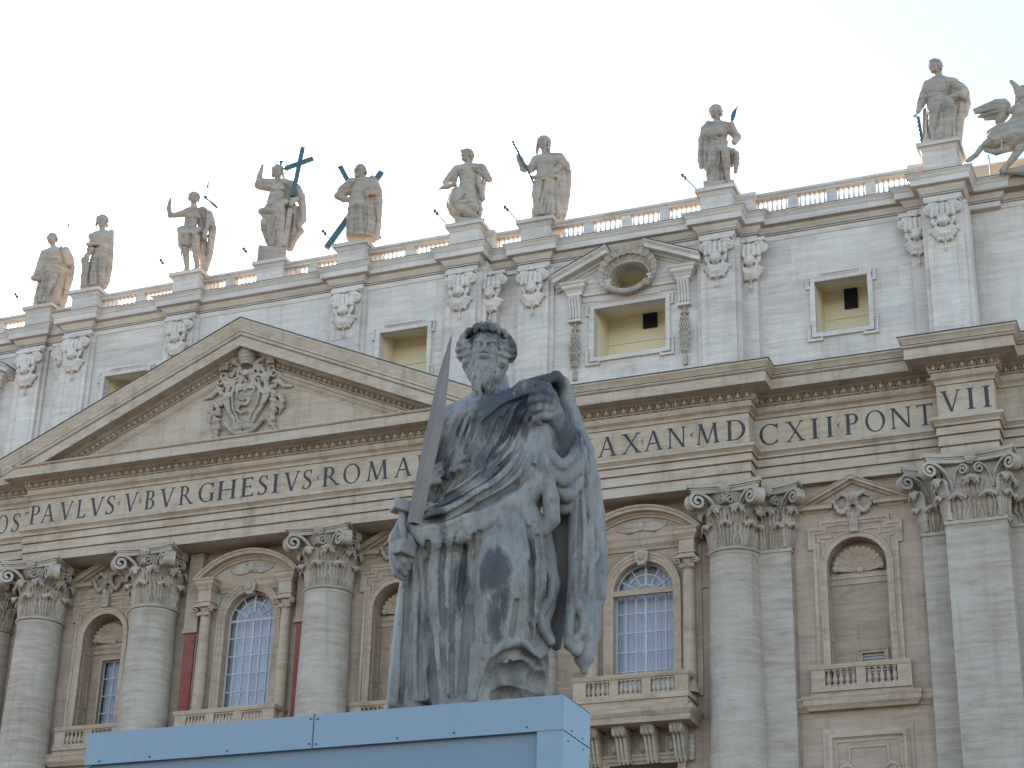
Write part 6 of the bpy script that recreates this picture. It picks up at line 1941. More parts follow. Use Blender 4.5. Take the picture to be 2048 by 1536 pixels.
['g',[[0.688,2.768,0.041],[0.683,1.972,0.044],[0.758,0.475,0.041]],0,0.03],
['g',[[0.261,1.566,0.038],[0.228,0.542,0.041]],0,0.03],
['g',[[0.862,2.692,0.041],[0.929,1.581,0.041],[1.031,0.482,0.041]],0,0.03],
['r',[[-0.291,3.546,0.041],[-0.049,3.512,0.041],[0.16,3.396,0.041]],0.5,0.04],
['r',[[0.432,3.684,0.041],[0.23,3.398,0.041]],0.5,0.04],
['r',[[0.779,3.611,0.061],[1.054,3.698,0.068],[1.333,3.503,0.061]],0.6,0.04],
['g',[[-0.365,3.786,0.034],[-0.357,3.384,0.034]],0,0.03],
['r',[[-0.472,2.223,0.048],[-0.163,2.23,0.048],[0.041,2.354,0.041]],0.5,0.04],
['r',[[-0.386,1.353,0.041],[-0.114,1.478,0.041]],0.5,0.04]],'parts':[['staff','bronze',[[-1.622,4.946],[-1.383,4.404],[-0.841,3.329],[-0.405,2.222]],0.068,-0.409]]},
{'name':'stone_saint','label':'stone saint with one bare knee raised, lifting a bronze knife','root':[25.0,1.35,51.22],'rz':0.266,'base':0.95,'body':[['h',[-0.147,0.0,5.006],0.753,-20,8,'short',0.2,0],
['c',[[-0.072,0.033,4.607,0.183],[-0.044,0.033,4.329,0.209]],0.06,1.0],
['c',[[-0.517,-0.131,3.892,0.19],[-0.323,-0.295,3.466,0.151],[0.077,-0.458,3.423,0.124]],0.06,1.0],
['hand',[0.143,-0.475,3.409],10,0.245,0.9,1],
['c',[[0.935,-0.065,3.396,0.17],[0.81,-0.196,3.672,0.151],[0.687,-0.295,4.087,0.118]],0.06,1.0],
['hand',[0.69,-0.311,4.194],80,0.245,0.9,1],
['c',[[0.315,-0.425,2.227,0.236],[0.34,-0.458,1.82,0.203],[0.362,-0.393,1.397,0.177],[0.384,-0.327,0.899,0.137],[0.444,-0.393,0.666,0.111],[0.344,-0.524,0.516,0.092]],0.06,1.0]],'cloth':[['c',[[-0.02,0.0,3.834,0.458],[-0.033,0.0,3.207,0.376],[-0.076,0.0,2.701,0.425]],0.08,1.25],
['c',[[-0.424,0.196,3.819,0.295],[-0.442,0.196,2.839,0.295],[-0.424,0.196,2.059,0.229]],0.1,1.0],
['c',[[0.517,0.196,2.601,0.229],[0.635,0.196,2.013,0.196]],0.08,1.0],
['c',[[-0.481,0.0,4.17,0.216],[-0.045,0.0,4.229,0.229],[0.42,0.0,4.129,0.216]],0.1,1.0],
['c',[[-0.482,0.0,4.131,0.236],[-0.521,-0.131,3.695,0.229],[-0.225,-0.295,3.344,0.17]],0.07,1.0],
['c',[[0.485,0.0,4.087,0.203],[0.903,-0.033,3.457,0.209]],0.08,1.0],
['c',[[0.936,0.0,3.437,0.183],[0.796,-0.098,3.108,0.157]],0.06,1.0],
['c',[[-0.512,0.065,4.372,0.151],[-0.752,0.065,4.027,0.164],[-0.897,0.065,3.365,0.157],[-0.923,0.065,2.779,0.151],[-0.966,0.065,2.197,0.144],[-0.923,0.033,1.748,0.111]],0.05,1.0],
['c',[[-0.625,0.033,3.646,0.144],[-0.704,0.033,2.944,0.157],[-0.717,0.033,2.166,0.151],[-0.661,0.033,1.621,0.118]],0.05,1.0],
['s',[[-0.039,0.0,2.894,0.409,0.307,0.4],[-0.049,0.0,2.427,0.54,0.405,0.8],[-0.126,0.0,1.888,0.54,0.405,1],[-0.171,0.0,1.272,0.491,0.368,1],[-0.118,0.0,0.656,0.491,0.368,1]],9,0.1,0.4,0.0,0.7],
['c',[[-0.275,-0.229,2.529,0.249],[-0.322,-0.295,1.794,0.236],[-0.27,-0.229,1.1,0.196],[-0.182,-0.196,0.58,0.177]],0.08,1.0],
['c',[[0.122,-0.229,2.55,0.229],[0.385,-0.393,2.399,0.216]],0.08,1.0],
['c',[[0.387,-0.393,2.515,0.098],[0.715,-0.425,2.403,0.098],[0.875,-0.36,2.243,0.118],[0.901,-0.295,1.973,0.118]],0.05,1.0],
['c',[[0.844,-0.196,2.345,0.131],[0.863,-0.196,1.764,0.131],[0.801,-0.196,1.267,0.092]],0.05,1.0],
['r',[[-0.579,4.089,0.046],[-0.278,4.115,0.046],[-0.079,4.106,0.039]],0.6,0.04],
['r',[[-0.519,3.733,0.046],[-0.288,3.643,0.046],[-0.259,3.407,0.039]],0.5,0.04],
['r',[[-0.398,3.1,0.046],[-0.064,3.203,0.046],[0.298,3.069,0.046]],0.5,0.04],
['r',[[0.275,3.54,0.033],[0.433,3.141,0.039],[0.325,2.756,0.046]],0.6,0.04],
['r',[[0.055,2.535,0.059],[0.044,1.993,0.065],[-0.166,1.423,0.065],[-0.279,0.698,0.059]],0.6,0.04],
['r',[[-0.477,2.403,0.046],[-0.521,1.785,0.052],[-0.368,1.162,0.052]],0.5,0.04],
['g',[[0.116,2.299,0.046],[0.105,1.758,0.049],[0.122,1.026,0.043]],0,0.03],
['g',[[-0.576,2.407,0.039],[-0.587,1.827,0.043],[-0.469,1.051,0.039]],0,0.03],
['g',[[-0.143,2.544,0.033],[-0.052,2.152,0.036],[-0.198,1.424,0.036]],0,0.03],
['g',[[-0.757,3.429,0.033],[-0.838,2.613,0.036],[-0.818,1.836,0.036]],0,0.03],
['g',[[-0.001,1.416,0.033],[0.015,0.61,0.036]],0,0.03],
['r',[[-0.888,3.592,0.033],[-0.987,2.62,0.039],[-1.015,1.884,0.039]],0.5,0.04],
['g',[[0.338,3.38,0.039],[0.533,3.176,0.039]],0,0.03]],'parts':[['knife','bronze',[[0.708,4.24],[0.819,4.709],[1.064,5.192]],0.111,-0.36],
['plinth','statue',[[-0.831,0.341],[0.727,0.277],[-0.827,0.589]],0,0]]},
{'name':'stone_saint','label':'bearded stone saint with a toothed saw, rightmost standing statue','root':[36.15,1.26,51.55],'rz':0.134,'base':0.9,'body':[['h',[0.015,0.0,4.873],0.76,-28,6,'curly',0.2,0],
['c',[[0.169,0.06,4.44,0.184],[0.128,0.04,4.132,0.224]],0.06,1.0],
['c',[[-0.765,-0.08,2.934,0.184],[-0.871,-0.16,2.502,0.152],[-0.967,-0.2,2.244,0.12]],0.05,1.0],
['hand',[-1.057,-0.22,2.096],235,0.3,0.85,1],
['c',[[1.34,-0.08,3.292,0.2],[1.231,-0.32,2.807,0.16],[1.075,-0.48,2.823,0.136]],0.05,1.0],
['hand',[0.997,-0.5,2.845],195,0.26,0.7,1],
['c',[[-0.241,-0.36,1.705,0.248],[-0.287,-0.36,1.321,0.216],[-0.293,-0.32,0.959,0.2],[-0.291,-0.28,0.404,0.144]],0.06,1.0]],'cloth':[['c',[[0.145,0.0,3.755,0.5],[0.018,0.0,3.078,0.48],[0.066,0.0,2.578,0.52]],0.08,1.25],
['c',[[0.93,0.24,3.407,0.32],[1.022,0.24,2.408,0.32]],0.08,1.0],
['c',[[-0.38,0.0,3.876,0.208],[0.162,0.0,4.002,0.248],[0.805,0.04,3.84,0.248]],0.1,1.0],
['c',[[-0.404,0.0,3.83,0.224],[-0.625,-0.04,3.238,0.208],[-0.798,-0.08,2.741,0.2]],0.06,1.0],
['c',[[0.841,0.0,3.759,0.264],[1.183,0.0,3.415,0.24],[1.363,-0.04,3.069,0.2]],0.07,1.0],
['c',[[1.156,0.16,3.672,0.2],[1.373,0.16,3.295,0.184],[1.404,0.16,2.601,0.176],[1.241,0.16,2.034,0.168]],0.05,1.0],
['c',[[0.975,0.16,2.855,0.24],[0.986,0.16,1.872,0.24],[0.806,0.16,0.486,0.2]],0.06,1.0],
['s',[[0.079,0.0,2.774,0.54,0.405,0.5],[0.086,0.0,2.281,0.66,0.495,0.8],[0.084,0.0,1.645,0.72,0.54,1],[0.081,0.0,1.012,0.76,0.57,1],[0.035,0.0,0.341,0.78,0.585,1]],8,0.1,1.1,0.0,0.7],
['c',[[0.514,-0.32,2.412,0.296],[0.444,-0.32,1.397,0.264],[0.361,-0.28,0.225,0.232]],0.08,1.0],
['c',[[-0.267,-0.24,2.322,0.24],[-0.208,-0.36,1.896,0.248]],0.07,1.0],
['c',[[-0.602,0.08,2.422,0.12],[-0.658,0.08,1.547,0.144],[-0.71,0.08,0.435,0.136]],0.05,1.0],
['c',[[0.249,-0.44,2.616,0.08],[0.747,-0.52,2.743,0.096],[1.152,-0.44,2.789,0.104]],0.04,1.0],
['r',[[-0.448,3.283,0.048],[0.122,3.255,0.056],[0.599,3.091,0.048]],0.6,0.04],
['r',[[-0.427,2.983,0.048],[-0.1,2.988,0.056],[0.515,3.054,0.056]],0.6,0.04],
['r',[[-0.412,2.587,0.056],[0.005,2.728,0.064],[0.253,2.793,0.056]],0.6,0.04],
['r',[[0.227,2.404,0.064],[0.14,1.73,0.072],[0.051,1.013,0.064],[-0.038,0.3,0.056]],0.6,0.04],
['r',[[0.833,2.372,0.056],[0.804,1.401,0.056],[0.762,0.247,0.056]],0.6,0.04],
['r',[[0.712,2.388,0.048],[0.627,1.181,0.048]],0.5,0.04],
['g',[[0.153,2.217,0.048],[-0.0,1.456,0.052],[-0.166,0.799,0.048]],0,0.03],
['g',[[0.776,2.429,0.048],[0.684,1.416,0.052],[0.523,0.277,0.048]],0,0.03],
['g',[[-0.491,2.009,0.048],[-0.511,1.085,0.052],[-0.435,0.398,0.044]],0,0.03],
['g',[[0.469,3.852,0.032],[0.61,3.238,0.032]],0,0.03],
['g',[[1.003,2.496,0.048],[0.821,1.641,0.052],[0.765,0.294,0.048]],0,0.03],
['r',[[-0.457,1.906,0.04],[-0.209,1.971,0.04],[0.07,1.886,0.04]],0.5,0.04]],'parts':[['saw','bronze',[[-0.983,1.925],[-0.902,0.965],[-0.818,-0.252]],0.096,-0.28],
['plinth','statue',[[-0.849,0.114],[0.939,0.035],[-0.404,0.42]],0,0]]},
{'name':'stone_angel','label':'reclining winged stone angel propped by rods at the right edge','root':[39.9,1.2,50.2],'rz':0.088,'base':0,'body':[['c',[[-1.806,-0.077,0.974,0.139],[-2.093,-0.077,0.59,0.116],[-2.387,-0.039,0.421,0.116],[-2.51,-0.116,0.298,0.093]],0.05,1.0],
['c',[[0.058,-0.155,0.783,0.271],[-0.345,-0.232,0.138,0.178],[-0.82,-0.232,-0.4,0.139],[-0.95,-0.31,-0.613,0.155]],0.05,1.0],
['c',[[0.322,0.0,3.519,0.271],[0.602,0.0,4.007,0.232]],0.08,1.0]],'cloth':[['c',[[-0.794,0.232,1.722,0.465],[0.009,0.232,1.836,0.581]],0.1,1.0],
['c',[[-1.227,-0.077,1.028,0.31],[-0.438,-0.155,0.954,0.387]],0.1,1.0],
['c',[[-1.583,-0.077,1.035,0.232],[-1.085,-0.232,1.197,0.426],[-0.415,-0.232,1.188,0.503],[0.191,-0.116,1.45,0.581],[0.612,0.0,1.836,0.62]],0.1,1.0],
['c',[[-0.146,0.0,2.196,0.271],[0.28,0.0,2.56,0.426],[0.637,0.0,3.032,0.465]],0.1,1.0],
['c',[[-0.087,-0.155,2.81,0.194],[-0.29,-0.232,2.698,0.139]],0.05,1.0],
['c',[[-1.372,0.0,1.765,0.155],[-0.834,-0.077,1.969,0.17],[-0.162,-0.155,1.911,0.155],[0.417,-0.155,1.771,0.155]],0.05,1.0],
['c',[[-1.6,-0.155,0.753,0.116],[-1.141,-0.232,0.495,0.132],[-0.662,-0.31,0.517,0.116],[-0.236,-0.348,0.9,0.101]],0.04,1.0],
['c',[[-0.763,-0.116,-0.574,0.116],[0.017,-0.077,-0.574,0.232],[0.394,0.0,-0.678,0.31]],0.06,1.0],
['r',[[-1.476,1.258,0.062],[-1.182,0.974,0.07],[-1.052,0.623,0.062]],0.5,0.04],
['r',[[-1.062,1.479,0.062],[-0.773,1.149,0.07],[-0.733,0.669,0.062]],0.5,0.04],
['g',[[-1.297,1.516,0.046],[-0.887,1.69,0.046],[-0.251,1.734,0.046]],0,0.03],
['g',[[-1.665,0.859,0.039],[-1.208,0.647,0.046],[-0.725,0.762,0.039]],0,0.03],
['c',[[-0.892,0.077,2.362,0.194],[-0.621,0.077,2.753,0.232],[-0.504,0.077,3.217,0.217],[-0.567,0.077,3.422,0.17]],0.05,1.0],
['c',[[-0.563,0.039,3.445,0.139],[-0.922,0.039,3.455,0.155],[-1.455,0.039,3.298,0.132],[-1.986,0.039,3.19,0.077]],0.05,1.0],
['c',[[-0.665,0.039,3.171,0.194],[-1.067,0.039,3.139,0.17],[-1.675,0.039,3.043,0.108],[-1.959,0.039,3.015,0.062]],0.05,1.0],
['c',[[-0.727,0.039,2.89,0.17],[-1.09,0.039,2.852,0.139],[-1.615,0.039,2.791,0.101],[-1.816,0.039,2.774,0.054]],0.05,1.0],
['c',[[-0.829,0.039,2.617,0.139],[-1.148,0.039,2.619,0.108],[-1.511,0.039,2.581,0.077]],0.05,1.0],
['c',[[0.055,0.077,3.224,0.155],[0.165,0.077,3.594,0.194],[0.056,0.077,4.196,0.155],[-0.135,0.077,4.546,0.101]],0.05,1.0],
['c',[[0.322,0.077,3.568,0.194],[0.316,0.077,3.958,0.178],[0.371,0.077,4.144,0.116]],0.05,1.0],
['g',[[-1.984,2.946,0.031],[-1.426,2.929,0.035],[-0.906,2.942,0.035]],0,0.02],
['g',[[-1.842,2.706,0.031],[-1.367,2.654,0.035],[-0.886,2.697,0.035]],0,0.02],
['g',[[-1.62,2.477,0.027],[-1.217,2.534,0.031],[-0.858,2.548,0.031]],0,0.02]],'parts':[['support_rod','bars',[[-1.522,0.411],[-1.493,-0.721]],0.043,-0.232],
['support_rod','bars',[[-1.486,2.601],[-1.322,1.901]],0.019,0],
['strap','bars',[[-0.929,1.352],[-0.854,0.796],[-0.901,0.343]],0.031,-0.639]]}]
# ---------------------------------------------------------------- sculpted figures
def spline(P, n=7):
    P = np.array(P, float)
    if len(P) < 3:
        return np.array([P[0] + (P[-1] - P[0]) * t for t in np.linspace(0, 1, n + 1)])
    Q = np.vstack([2 * P[0] - P[1], P, 2 * P[-1] - P[-2]])
    out = []
    for i in range(1, len(Q) - 2):
        a, b, c, d = Q[i - 1], Q[i], Q[i + 1], Q[i + 2]
        for t in np.linspace(0, 1, n, endpoint=False):
            out.append(0.5 * (2 * b + (c - a) * t + (2 * a - 5 * b + 4 * c - d) * t * t + (3 * b - a - 3 * c + d) * t ** 3))
    out.append(P[-1])
    return np.array(out)

def front(s, x, z):
    i = int(round((x - s.lo[0]) / s.h))
    k = int(round((z - s.lo[2]) / s.h))
    if not (0 <= i < s.n[0] and 0 <= k < s.n[2]):
        return None
    col = s.d[i, :, k]
    j = np.argmax(col < 0)
    if not col[j] < 0:
        return None
    if j > 0:
        return s.ax[1][j - 1] + s.h * float(col[j - 1] / (col[j - 1] - col[j]))
    return s.ax[1][0]

def on_surface(s, P):
    ys = [front(s, p[0], p[1]) for p in P]
    ok = [i for i, y in enumerate(ys) if y is not None]
    if not ok:
        return None
    ys = np.interp(np.arange(len(P)), ok, [ys[i] for i in ok])
    if len(ys) > 4:
        ys = np.convolve(np.pad(ys, 1, mode='edge'), [0.25, 0.5, 0.25], 'valid')
    return ys

def ridge(s, pts, lift=0.5, k=0.04, n=7):
    P = spline(pts, n)
    y = on_surface(s, P)
    if y is None:
        return
    for i in range(len(P) - 1):
        ra, rb = P[i][2], P[i + 1][2]
        s.cap((P[i][0], y[i] + ra * (1 - lift), P[i][1]), (P[i + 1][0], y[i + 1] + rb * (1 - lift), P[i + 1][1]), ra, rb, k)

def groove(s, pts, k=0.03, n=7, deep=0.5):
    P = spline(pts, n)
    y = on_surface(s, P)
    if y is None:
        return
    for i in range(len(P) - 1):
        ra, rb = P[i][2], P[i + 1][2]
        s.cap((P[i][0], y[i] + ra * deep, P[i][1]), (P[i + 1][0], y[i + 1] + rb * deep, P[i + 1][1]), ra, rb, k, True)

def head_sculpt(s, hs, c, H, yaw, tilt, pitch, hair, beard, seed=1, fine=False):
    """head of height H at c; s takes skull and face, hs takes hair and beard"""
    Q = rotm(R(pitch), 0, 0)
    Q = rotm(0, R(tilt), 0) @ rotm(0, 0, R(yaw)) @ Q
    c = np.array(c, float)
    g = np.random.default_rng(seed)
    T = lambda x, y, z: c + Q @ (np.array([x, y, z]) * H)
    E = lambda p, r, k=0.04, sub=False: s.ell(T(*p), np.array(r) * H, k * H, sub, Q)
    C = lambda a, b, ra, rb, k=0.04, sub=False: s.cap(T(*a), T(*b), ra * H, rb * H, k * H, sub)
    E((0, .07, .14), (.335, .42, .35), .02)
    E((0, -.08, -.10), (.275 if not fine else .30, .31, .37), .08)
    E((0, -.17, -.34), (.19, .20, .15), .10)
    for sx in (-1, 1):
        E((sx * .17, -.25, -.11), (.10, .10, .09), .08)
        E((sx * .335, .04, -.05), (.035, .07, .10), .03)
        E((sx * .125, -.405, .005), (.095, .095, .060), .05, True)
        E((sx * .125, -.325, .0), (.062, .062, .055), .01)
        C((sx * .045, -.395, .070), (sx * .2, -.365, .085), .038, .030, .02)
        C((sx * .065, -.372, .036), (sx * .195, -.345, .03), .016, .014, .012)
        C((sx * .07, -.368, -.045), (sx * .19, -.345, -.035), .013, .011, .012)
        if fine:
            E((sx * .125, -.388, .0), (.022, .012, .022), .006, True)
    C((0, -.385, .07), (0, -.490, -.145), .036, .052, .035)
    E((0, -.47, -.165), (.045, .045, .032), .03)
    for sx in (-1, 1):
        E((sx * .048, -.425, -.165), (.036, .046, .034), .02)
    E((0, -.40, -.285), (.115, .07, .05), .04)
    mz = -.275 if not fine else -.335
    E((0, -.445, mz), (.095, .06, .012 if not fine else .020), .015, True)
    C((-.07, -.395, mz - .035), (.07, -.395, mz - .035), .024, .024, .02)
    # hair
    def strand(p, d, L, r, wav=0.05, n=6, droop=0.0, hug=True):
        p = np.array(p, float)
        d = np.array(d, float)
        ph = g.uniform(0, 6.28)
        pr = None
        for i in range(n + 1):
            t = i / n
            sd = np.cross(d, (0.2, 1, 0.1))
            sd /= np.linalg.norm(sd) + 1e-6
            q = p + d * L * t + sd * wav * math.sin(ph + 5.2 * t) + np.array([0, 0, -droop * t * t])
            if hug:
                e = (q - np.array([0, .07, .14])) / np.array([.35, .44, .365])
                le = np.linalg.norm(e)
                if le < 1.0 and le > 1e-6:
                    q = np.array([0, .07, .14]) + (q - np.array([0, .07, .14])) / le
            rr_ = r * (1 - 0.55 * t)
            if pr is not None:
                hs.cap(T(*pr[0]), T(*q), pr[1] * H, rr_ * H, 0.012 * H)
            pr = (q, rr_)
    if hair == 'paul':
        hs.ell(T(0, .13, .17), np.array([.385, .43, .345]) * H, 0.03 * H, False, Q)
    if hair in ('short', 'curly', 'long', 'flowing'):
        hs.ell(T(0, .10, .19), np.array([.345, .40, .33]) * H, 0.03 * H, False, Q)
        nn = 90 if not fine else 170
        for i in range(nn):
            u = g.uniform(-1, 1)
            a = g.uniform(-math.pi, math.pi)
            z = .14 + .37 * abs(u)
            rad = math.sqrt(max(0.05, 1 - u * u))
            x, y = .345 * rad * math.sin(a), .07 - .43 * rad * math.cos(a)
            if y < -.12 and z < .34 + (0.1 if abs(x) < .12 else 0):
                continue
            z = z if (y < 0.02 or g.random() < .5) else z - g.uniform(0, .35)
            strand((x, y, z), (g.normal() * .45, g.normal() * .35, -.8), .16, .062, .035)
        for sx in (-1, 1):
            for i in range(8 if not fine else 14):
                z = .30 - .05 * i if not fine else .32 - .034 * i
                strand((sx * .33, -.10 + .03 * (i % 4), z), (sx * .05, .1 + g.normal() * .3, -.9), .18, .07, .03)
    if hair in ('long', 'flowing'):
        for sx in (-1, 1):
            for i in range(8):
                strand((sx * (.30 + .03 * (i % 2)), -.08 + .055 * i, .05), (sx * .12, .02, -1), .48, .06, .035, 7, 0, False)
    if hair == 'paul':
        # swept curls over the forehead and full locks at the temples
        def lock(P, r, k=.012):
            P = spline([list(q) + [r] for q in P], 6)
            for i in range(len(P) - 1):
                t = i / (len(P) - 1)
                hs.cap(T(*P[i][:3]), T(*P[i + 1][:3]), r * (1 - .45 * t) * H, r * (1 - .45 * (t + 1 / len(P))) * H, k * H)
        dy = lambda e, a, o=0.0: ((.375 + o) * math.cos(e) * math.sin(a), .09 - (.45 + o) * math.cos(e) * math.cos(a), .15 + (.385 + o) * math.sin(e))
        for row in range(6):
            n = 13 - row
            for i in range(n):
                a = (-1 + 2 * (i + .5 * (row % 2)) / (n - 1)) * 1.5
                e = R(30 + 12 * row)
                w = .11 * (1 if (i + row) % 2 else -1)
                o = .03 * ((i * 7 + row * 3) % 3)
                lock([dy(e + .30, a - w, .01), dy(e + .16, a + w, o), dy(e + .02, a - w * .3, o + .02), dy(e - .10, a + w * 1.3, o), dy(e - .04, a + w * 2.2, o)], .050, .006)
        for sx in (-1, 1):
            for i in range(9):
                z = .22 - .062 * i
                o = .40 + .15 * math.sin(math.pi * min(1, (i + 1) / 7.5))
                for j, y in enumerate((-.20, -.06, .10)):
                    w = .04 * (1 if (i + j) % 2 else -1)
                    q = o - .05 * j * (1 if i > 5 else 0) - .03 * (j == 0)
                    lock([(sx * (q - .08), y + w, z + .14), (sx * q, y - w - .02, z + .05), (sx * (q + .045), y + w, z - .05), (sx * (q + .0), y - w - .02, z - .11), (sx * (q - .07), y - .04, z - .09)], .056, .006)
            for i in range(5):
                lock([(sx * (.40 - .01 * i), .0 + .06 * i, -.20), (sx * (.43 - .02 * i), -.02 + .06 * i, -.32), (sx * (.37 - .02 * i), .0 + .06 * i, -.45), (sx * (.33 - .02 * i), .0 + .06 * i, -.52)], .062, .008)
        hs.ell(T(-.36, .02, .0), np.array([.14, .26, .26]) * H, .03 * H, False, Q)
        hs.ell(T(.36, .02, .0), np.array([.14, .26, .26]) * H, .03 * H, False, Q)
        # beard in wavy locks, parted at the bottom
        g2 = np.random.default_rng(3)
        for i in range(13):
            a = -1 + 2 * i / 12
            y = -.37 + .30 * a * a
            L = beard * (1.0 - .50 * a * a) * (.80 if abs(a) < .1 else 1.0)
            sx = 1 if a > 0 else -1
            x0 = .29 * a
            z0 = -.27 + .24 * a * a
            x1 = .24 * a + .06 * sx
            w = .045 * (1 if i % 2 else -1)
            lock([(x0, y, z0), (x0 + w, y - .055, z0 - .28 * L), ((x0 + x1) / 2 - w, y - .05, z0 - .55 * L), (x1 * .8 + w * .8, y - .01, z0 - .80 * L), (x1 * .55 - w * .3, y + .03, z0 - L)], .066, .006)
        for i in range(10):
            a = -1 + 2 * i / 9
            y = -.43 + .24 * a * a
            x0 = .20 * a
            w = .04 * (1 if i % 2 else -1)
            L = beard * .62
            lock([(x0 * .8, y + .03, -.37 + .12 * a * a), (x0 + w, y - .04, -.50), (x0 * 1.1 - w, y - .02, -.50 - .3 * L), (x0 * .9 + w, y + .03, -.50 - .62 * L)], .046, .006)
        for sx in (-1, 1):
            for i in range(3):
                lock([(sx * .012, -.465, -.235 - .008 * i), (sx * .085, -.45 + .015 * i, -.262 - .014 * i), (sx * .155, -.40 + .03 * i, -.36 - .02 * i), (sx * (.175 + .03 * i), -.37, -.50 - .03 * i)], .034, .006)
            for i in range(5):
                lock([(sx * (.30 + .01 * i), -.16 + .03 * i, -.10 - .04 * i), (sx * (.31 + .012 * i), -.20 + .03 * i, -.24 - .04 * i), (sx * (.27 + .01 * i), -.20 + .03 * i, -.40 - .05 * i), (sx * (.28 - .02 * i), -.2 + .03 * i, -.55 - .05 * i)], .052, .006)
        hs.ell(T(0, -.50, -.335), np.array([.085, .10, .026]) * H, .02 * H, True, Q)
    if hair == 'bald':
        for i in range(26):
            a = R(70) + R(220) * i / 25
            x, y = .34 * math.sin(a), .07 - .42 * math.cos(a)
            strand((x, y, .10), (x * .5, y * .4, -.8), .2, .055, .04)
    if hair == 'veil':
        hs.ell(T(0, .12, .20), np.array([.37, .44, .34]) * H, 0.03 * H, False, Q)
        for sx in (-1, 1):
            for i in range(6):
                strand((sx * .31, -.14 + .08 * i, .25), (sx * .10, 0.02, -1), .95, .075, .015, 8, 0, False)
        hs.cap(T(-.2, -.22, .36), T(.2, -.22, .36), .05 * H, .05 * H, .05 * H)
    if hair in ('curly', 'short'):
        for i in range(14):
            a = i / 14 * 2 * math.pi
            if math.cos(a) < .55:
                hs.ell(T(.33 * math.sin(a), .07 - .40 * math.cos(a), .02), np.array([.075, .08, .085]) * H, .02 * H)
    if hair == 'curly':
        for i in range(16):
            a = i / 16 * 2 * math.pi
            hs.ell(T(.34 * math.sin(a), .05 - .38 * math.cos(a), .30 + .05 * math.sin(i * 2.3)), np.array([.075, .075, .075]) * H, .02 * H)
    if beard and hair != 'paul':
        nb = 16 if not fine else 44
        for i in range(nb):
            a = -1 + 2 * i / (nb - 1)
            x = .27 * a
            y = -.33 + .26 * a * a
            z = -.30 + .22 * a * a
            L = beard * (1 - .42 * a * a) * (1 + .12 * math.sin(i * 2.7))
            d = np.array([-.30 * a + .10 * (1 if (i % 2) else -1), -.10, -1])
            strand((x, y, z), d / np.linalg.norm(d), L, .058 if not fine else .046, .028 if not fine else .036, 8 if fine else 6, 0, False)
            if fine:
                strand((x * .8, y - .05, z - .08), d / np.linalg.norm(d), L * .8, .036, .045, 8, 0, False)
                strand((x * 1.04, y + .08, z + .07), d / np.linalg.norm(d), L * .6, .05, .03, 7, 0, False)
        for sx in (-1, 1):
            for i in range(2 if not fine else 4):
                strand((sx * .02, -.43, -.225 - .006 * i), (sx * .85, .22 + .05 * i, -.62 - .14 * i), .20, .034, .014, 6, .03, False)
    return T

def hand_sculpt(s, p, ang, L, curl, flip=1, k=0.02):
    """palm, four bent fingers and a thumb; ang = finger direction in the x-z plane (degrees, 90 = up)"""
    a = R(ang)
    d = np.array([math.cos(a), 0, math.sin(a)])
    e = np.array([-math.sin(a), 0, math.cos(a)]) * flip
    o = np.array([0, -1.0, 0])
    p = np.array(p, float)
    s.cap(p, p + d * .28 * L, .15 * L, .20 * L, k * 2, False, 1.4)
    s.cap(p + d * .2 * L - e * .1 * L, p + d * .42 * L - e * .14 * L, .12 * L, .09 * L, k * 2)
    s.cap(p + d * .2 * L + e * .1 * L, p + d * .42 * L + e * .14 * L, .12 * L, .09 * L, k * 2)
    for i in range(4):
        q = p + d * (.44 - .03 * abs(i - 1.4)) * L + e * (.17 - .113 * i) * L
        l = (.23, .26, .245, .19)[i] * L
        c0 = curl * (0.8 + .12 * i)
        r = .062 * L
        for j in range(3):
            t = c0 * (j + 0.5) * 0.75
            dd = d * math.cos(t) + o * math.sin(t)
            q2 = q + dd * l * (1 - .22 * j)
            s.cap(q, q2, r, r * .9, k * .3)
            q, r = q2, r * .9
    q = p + d * .1 * L + e * .16 * L
    q2 = q + (d * .6 + e * .62 + o * .35) * .26 * L
    q3 = q2 + (d * .85 + e * .1 + o * (.3 + .5 * curl)) * .22 * L
    s.cap(q, q2, .085 * L, .07 * L, k)
    s.cap(q2, q3, .068 * L, .055 * L, k * .3)

def apply(s, hs, ops, seed, fine=False):
    for o in ops:
        t = o[0]
        if t == 'c':
            for i in range(len(o[1]) - 1):
                a, b = o[1][i], o[1][i + 1]
                s.cap(a[:3], b[:3], a[3], b[3], o[2], False, o[3])
        elif t == 'e':
            s.ell(o[1], o[2], o[3])
        elif t == 's':
            s.skirt(o[1], o[2], o[3], o[4], o[5], o[6])
        elif t == 'h':
            head_sculpt(s, hs, o[1], o[2], o[3], o[4], o[7], o[5], o[6], seed, fine)
        elif t == 'hand':
            hand_sculpt(s, o[1], o[2], o[3], o[4], o[5])
    for o in ops:
        if o[0] == 'r':
            ridge(s, o[1], o[2], o[3], 5)
    for o in ops:
        if o[0] == 'g':
            groove(s, o[1], o[3], 5)

def bounds(ops):
    P = []
    for o in ops:
        if o[0] == 'c':
            P += [[q[0] + a * q[3], q[1] + a * q[3], q[2] + a * q[3]] for q in o[1] for a in (-1, 1)]
        elif o[0] == 'e':
            P += [[o[1][i] + a * o[2][i] for i in range(3)] for a in (-1, 1)]
        elif o[0] == 's':
            P += [[q[0] + a * q[3] * 1.3, q[1] + a * q[4] * 1.3, q[2]] for q in o[1] for a in (-1, 1)]
        elif o[0] == 'h':
            P += [[o[1][i] + a * o[2] * .9 for i in range(3)] for a in (-1, 1)]
        elif o[0] == 'hand':
            P += [[o[1][i] + a * o[3] * 1.3 for i in range(3)] for a in (-1, 1)]
    P = np.array(P)
    return P.min(0) - .08, P.max(0) + .08

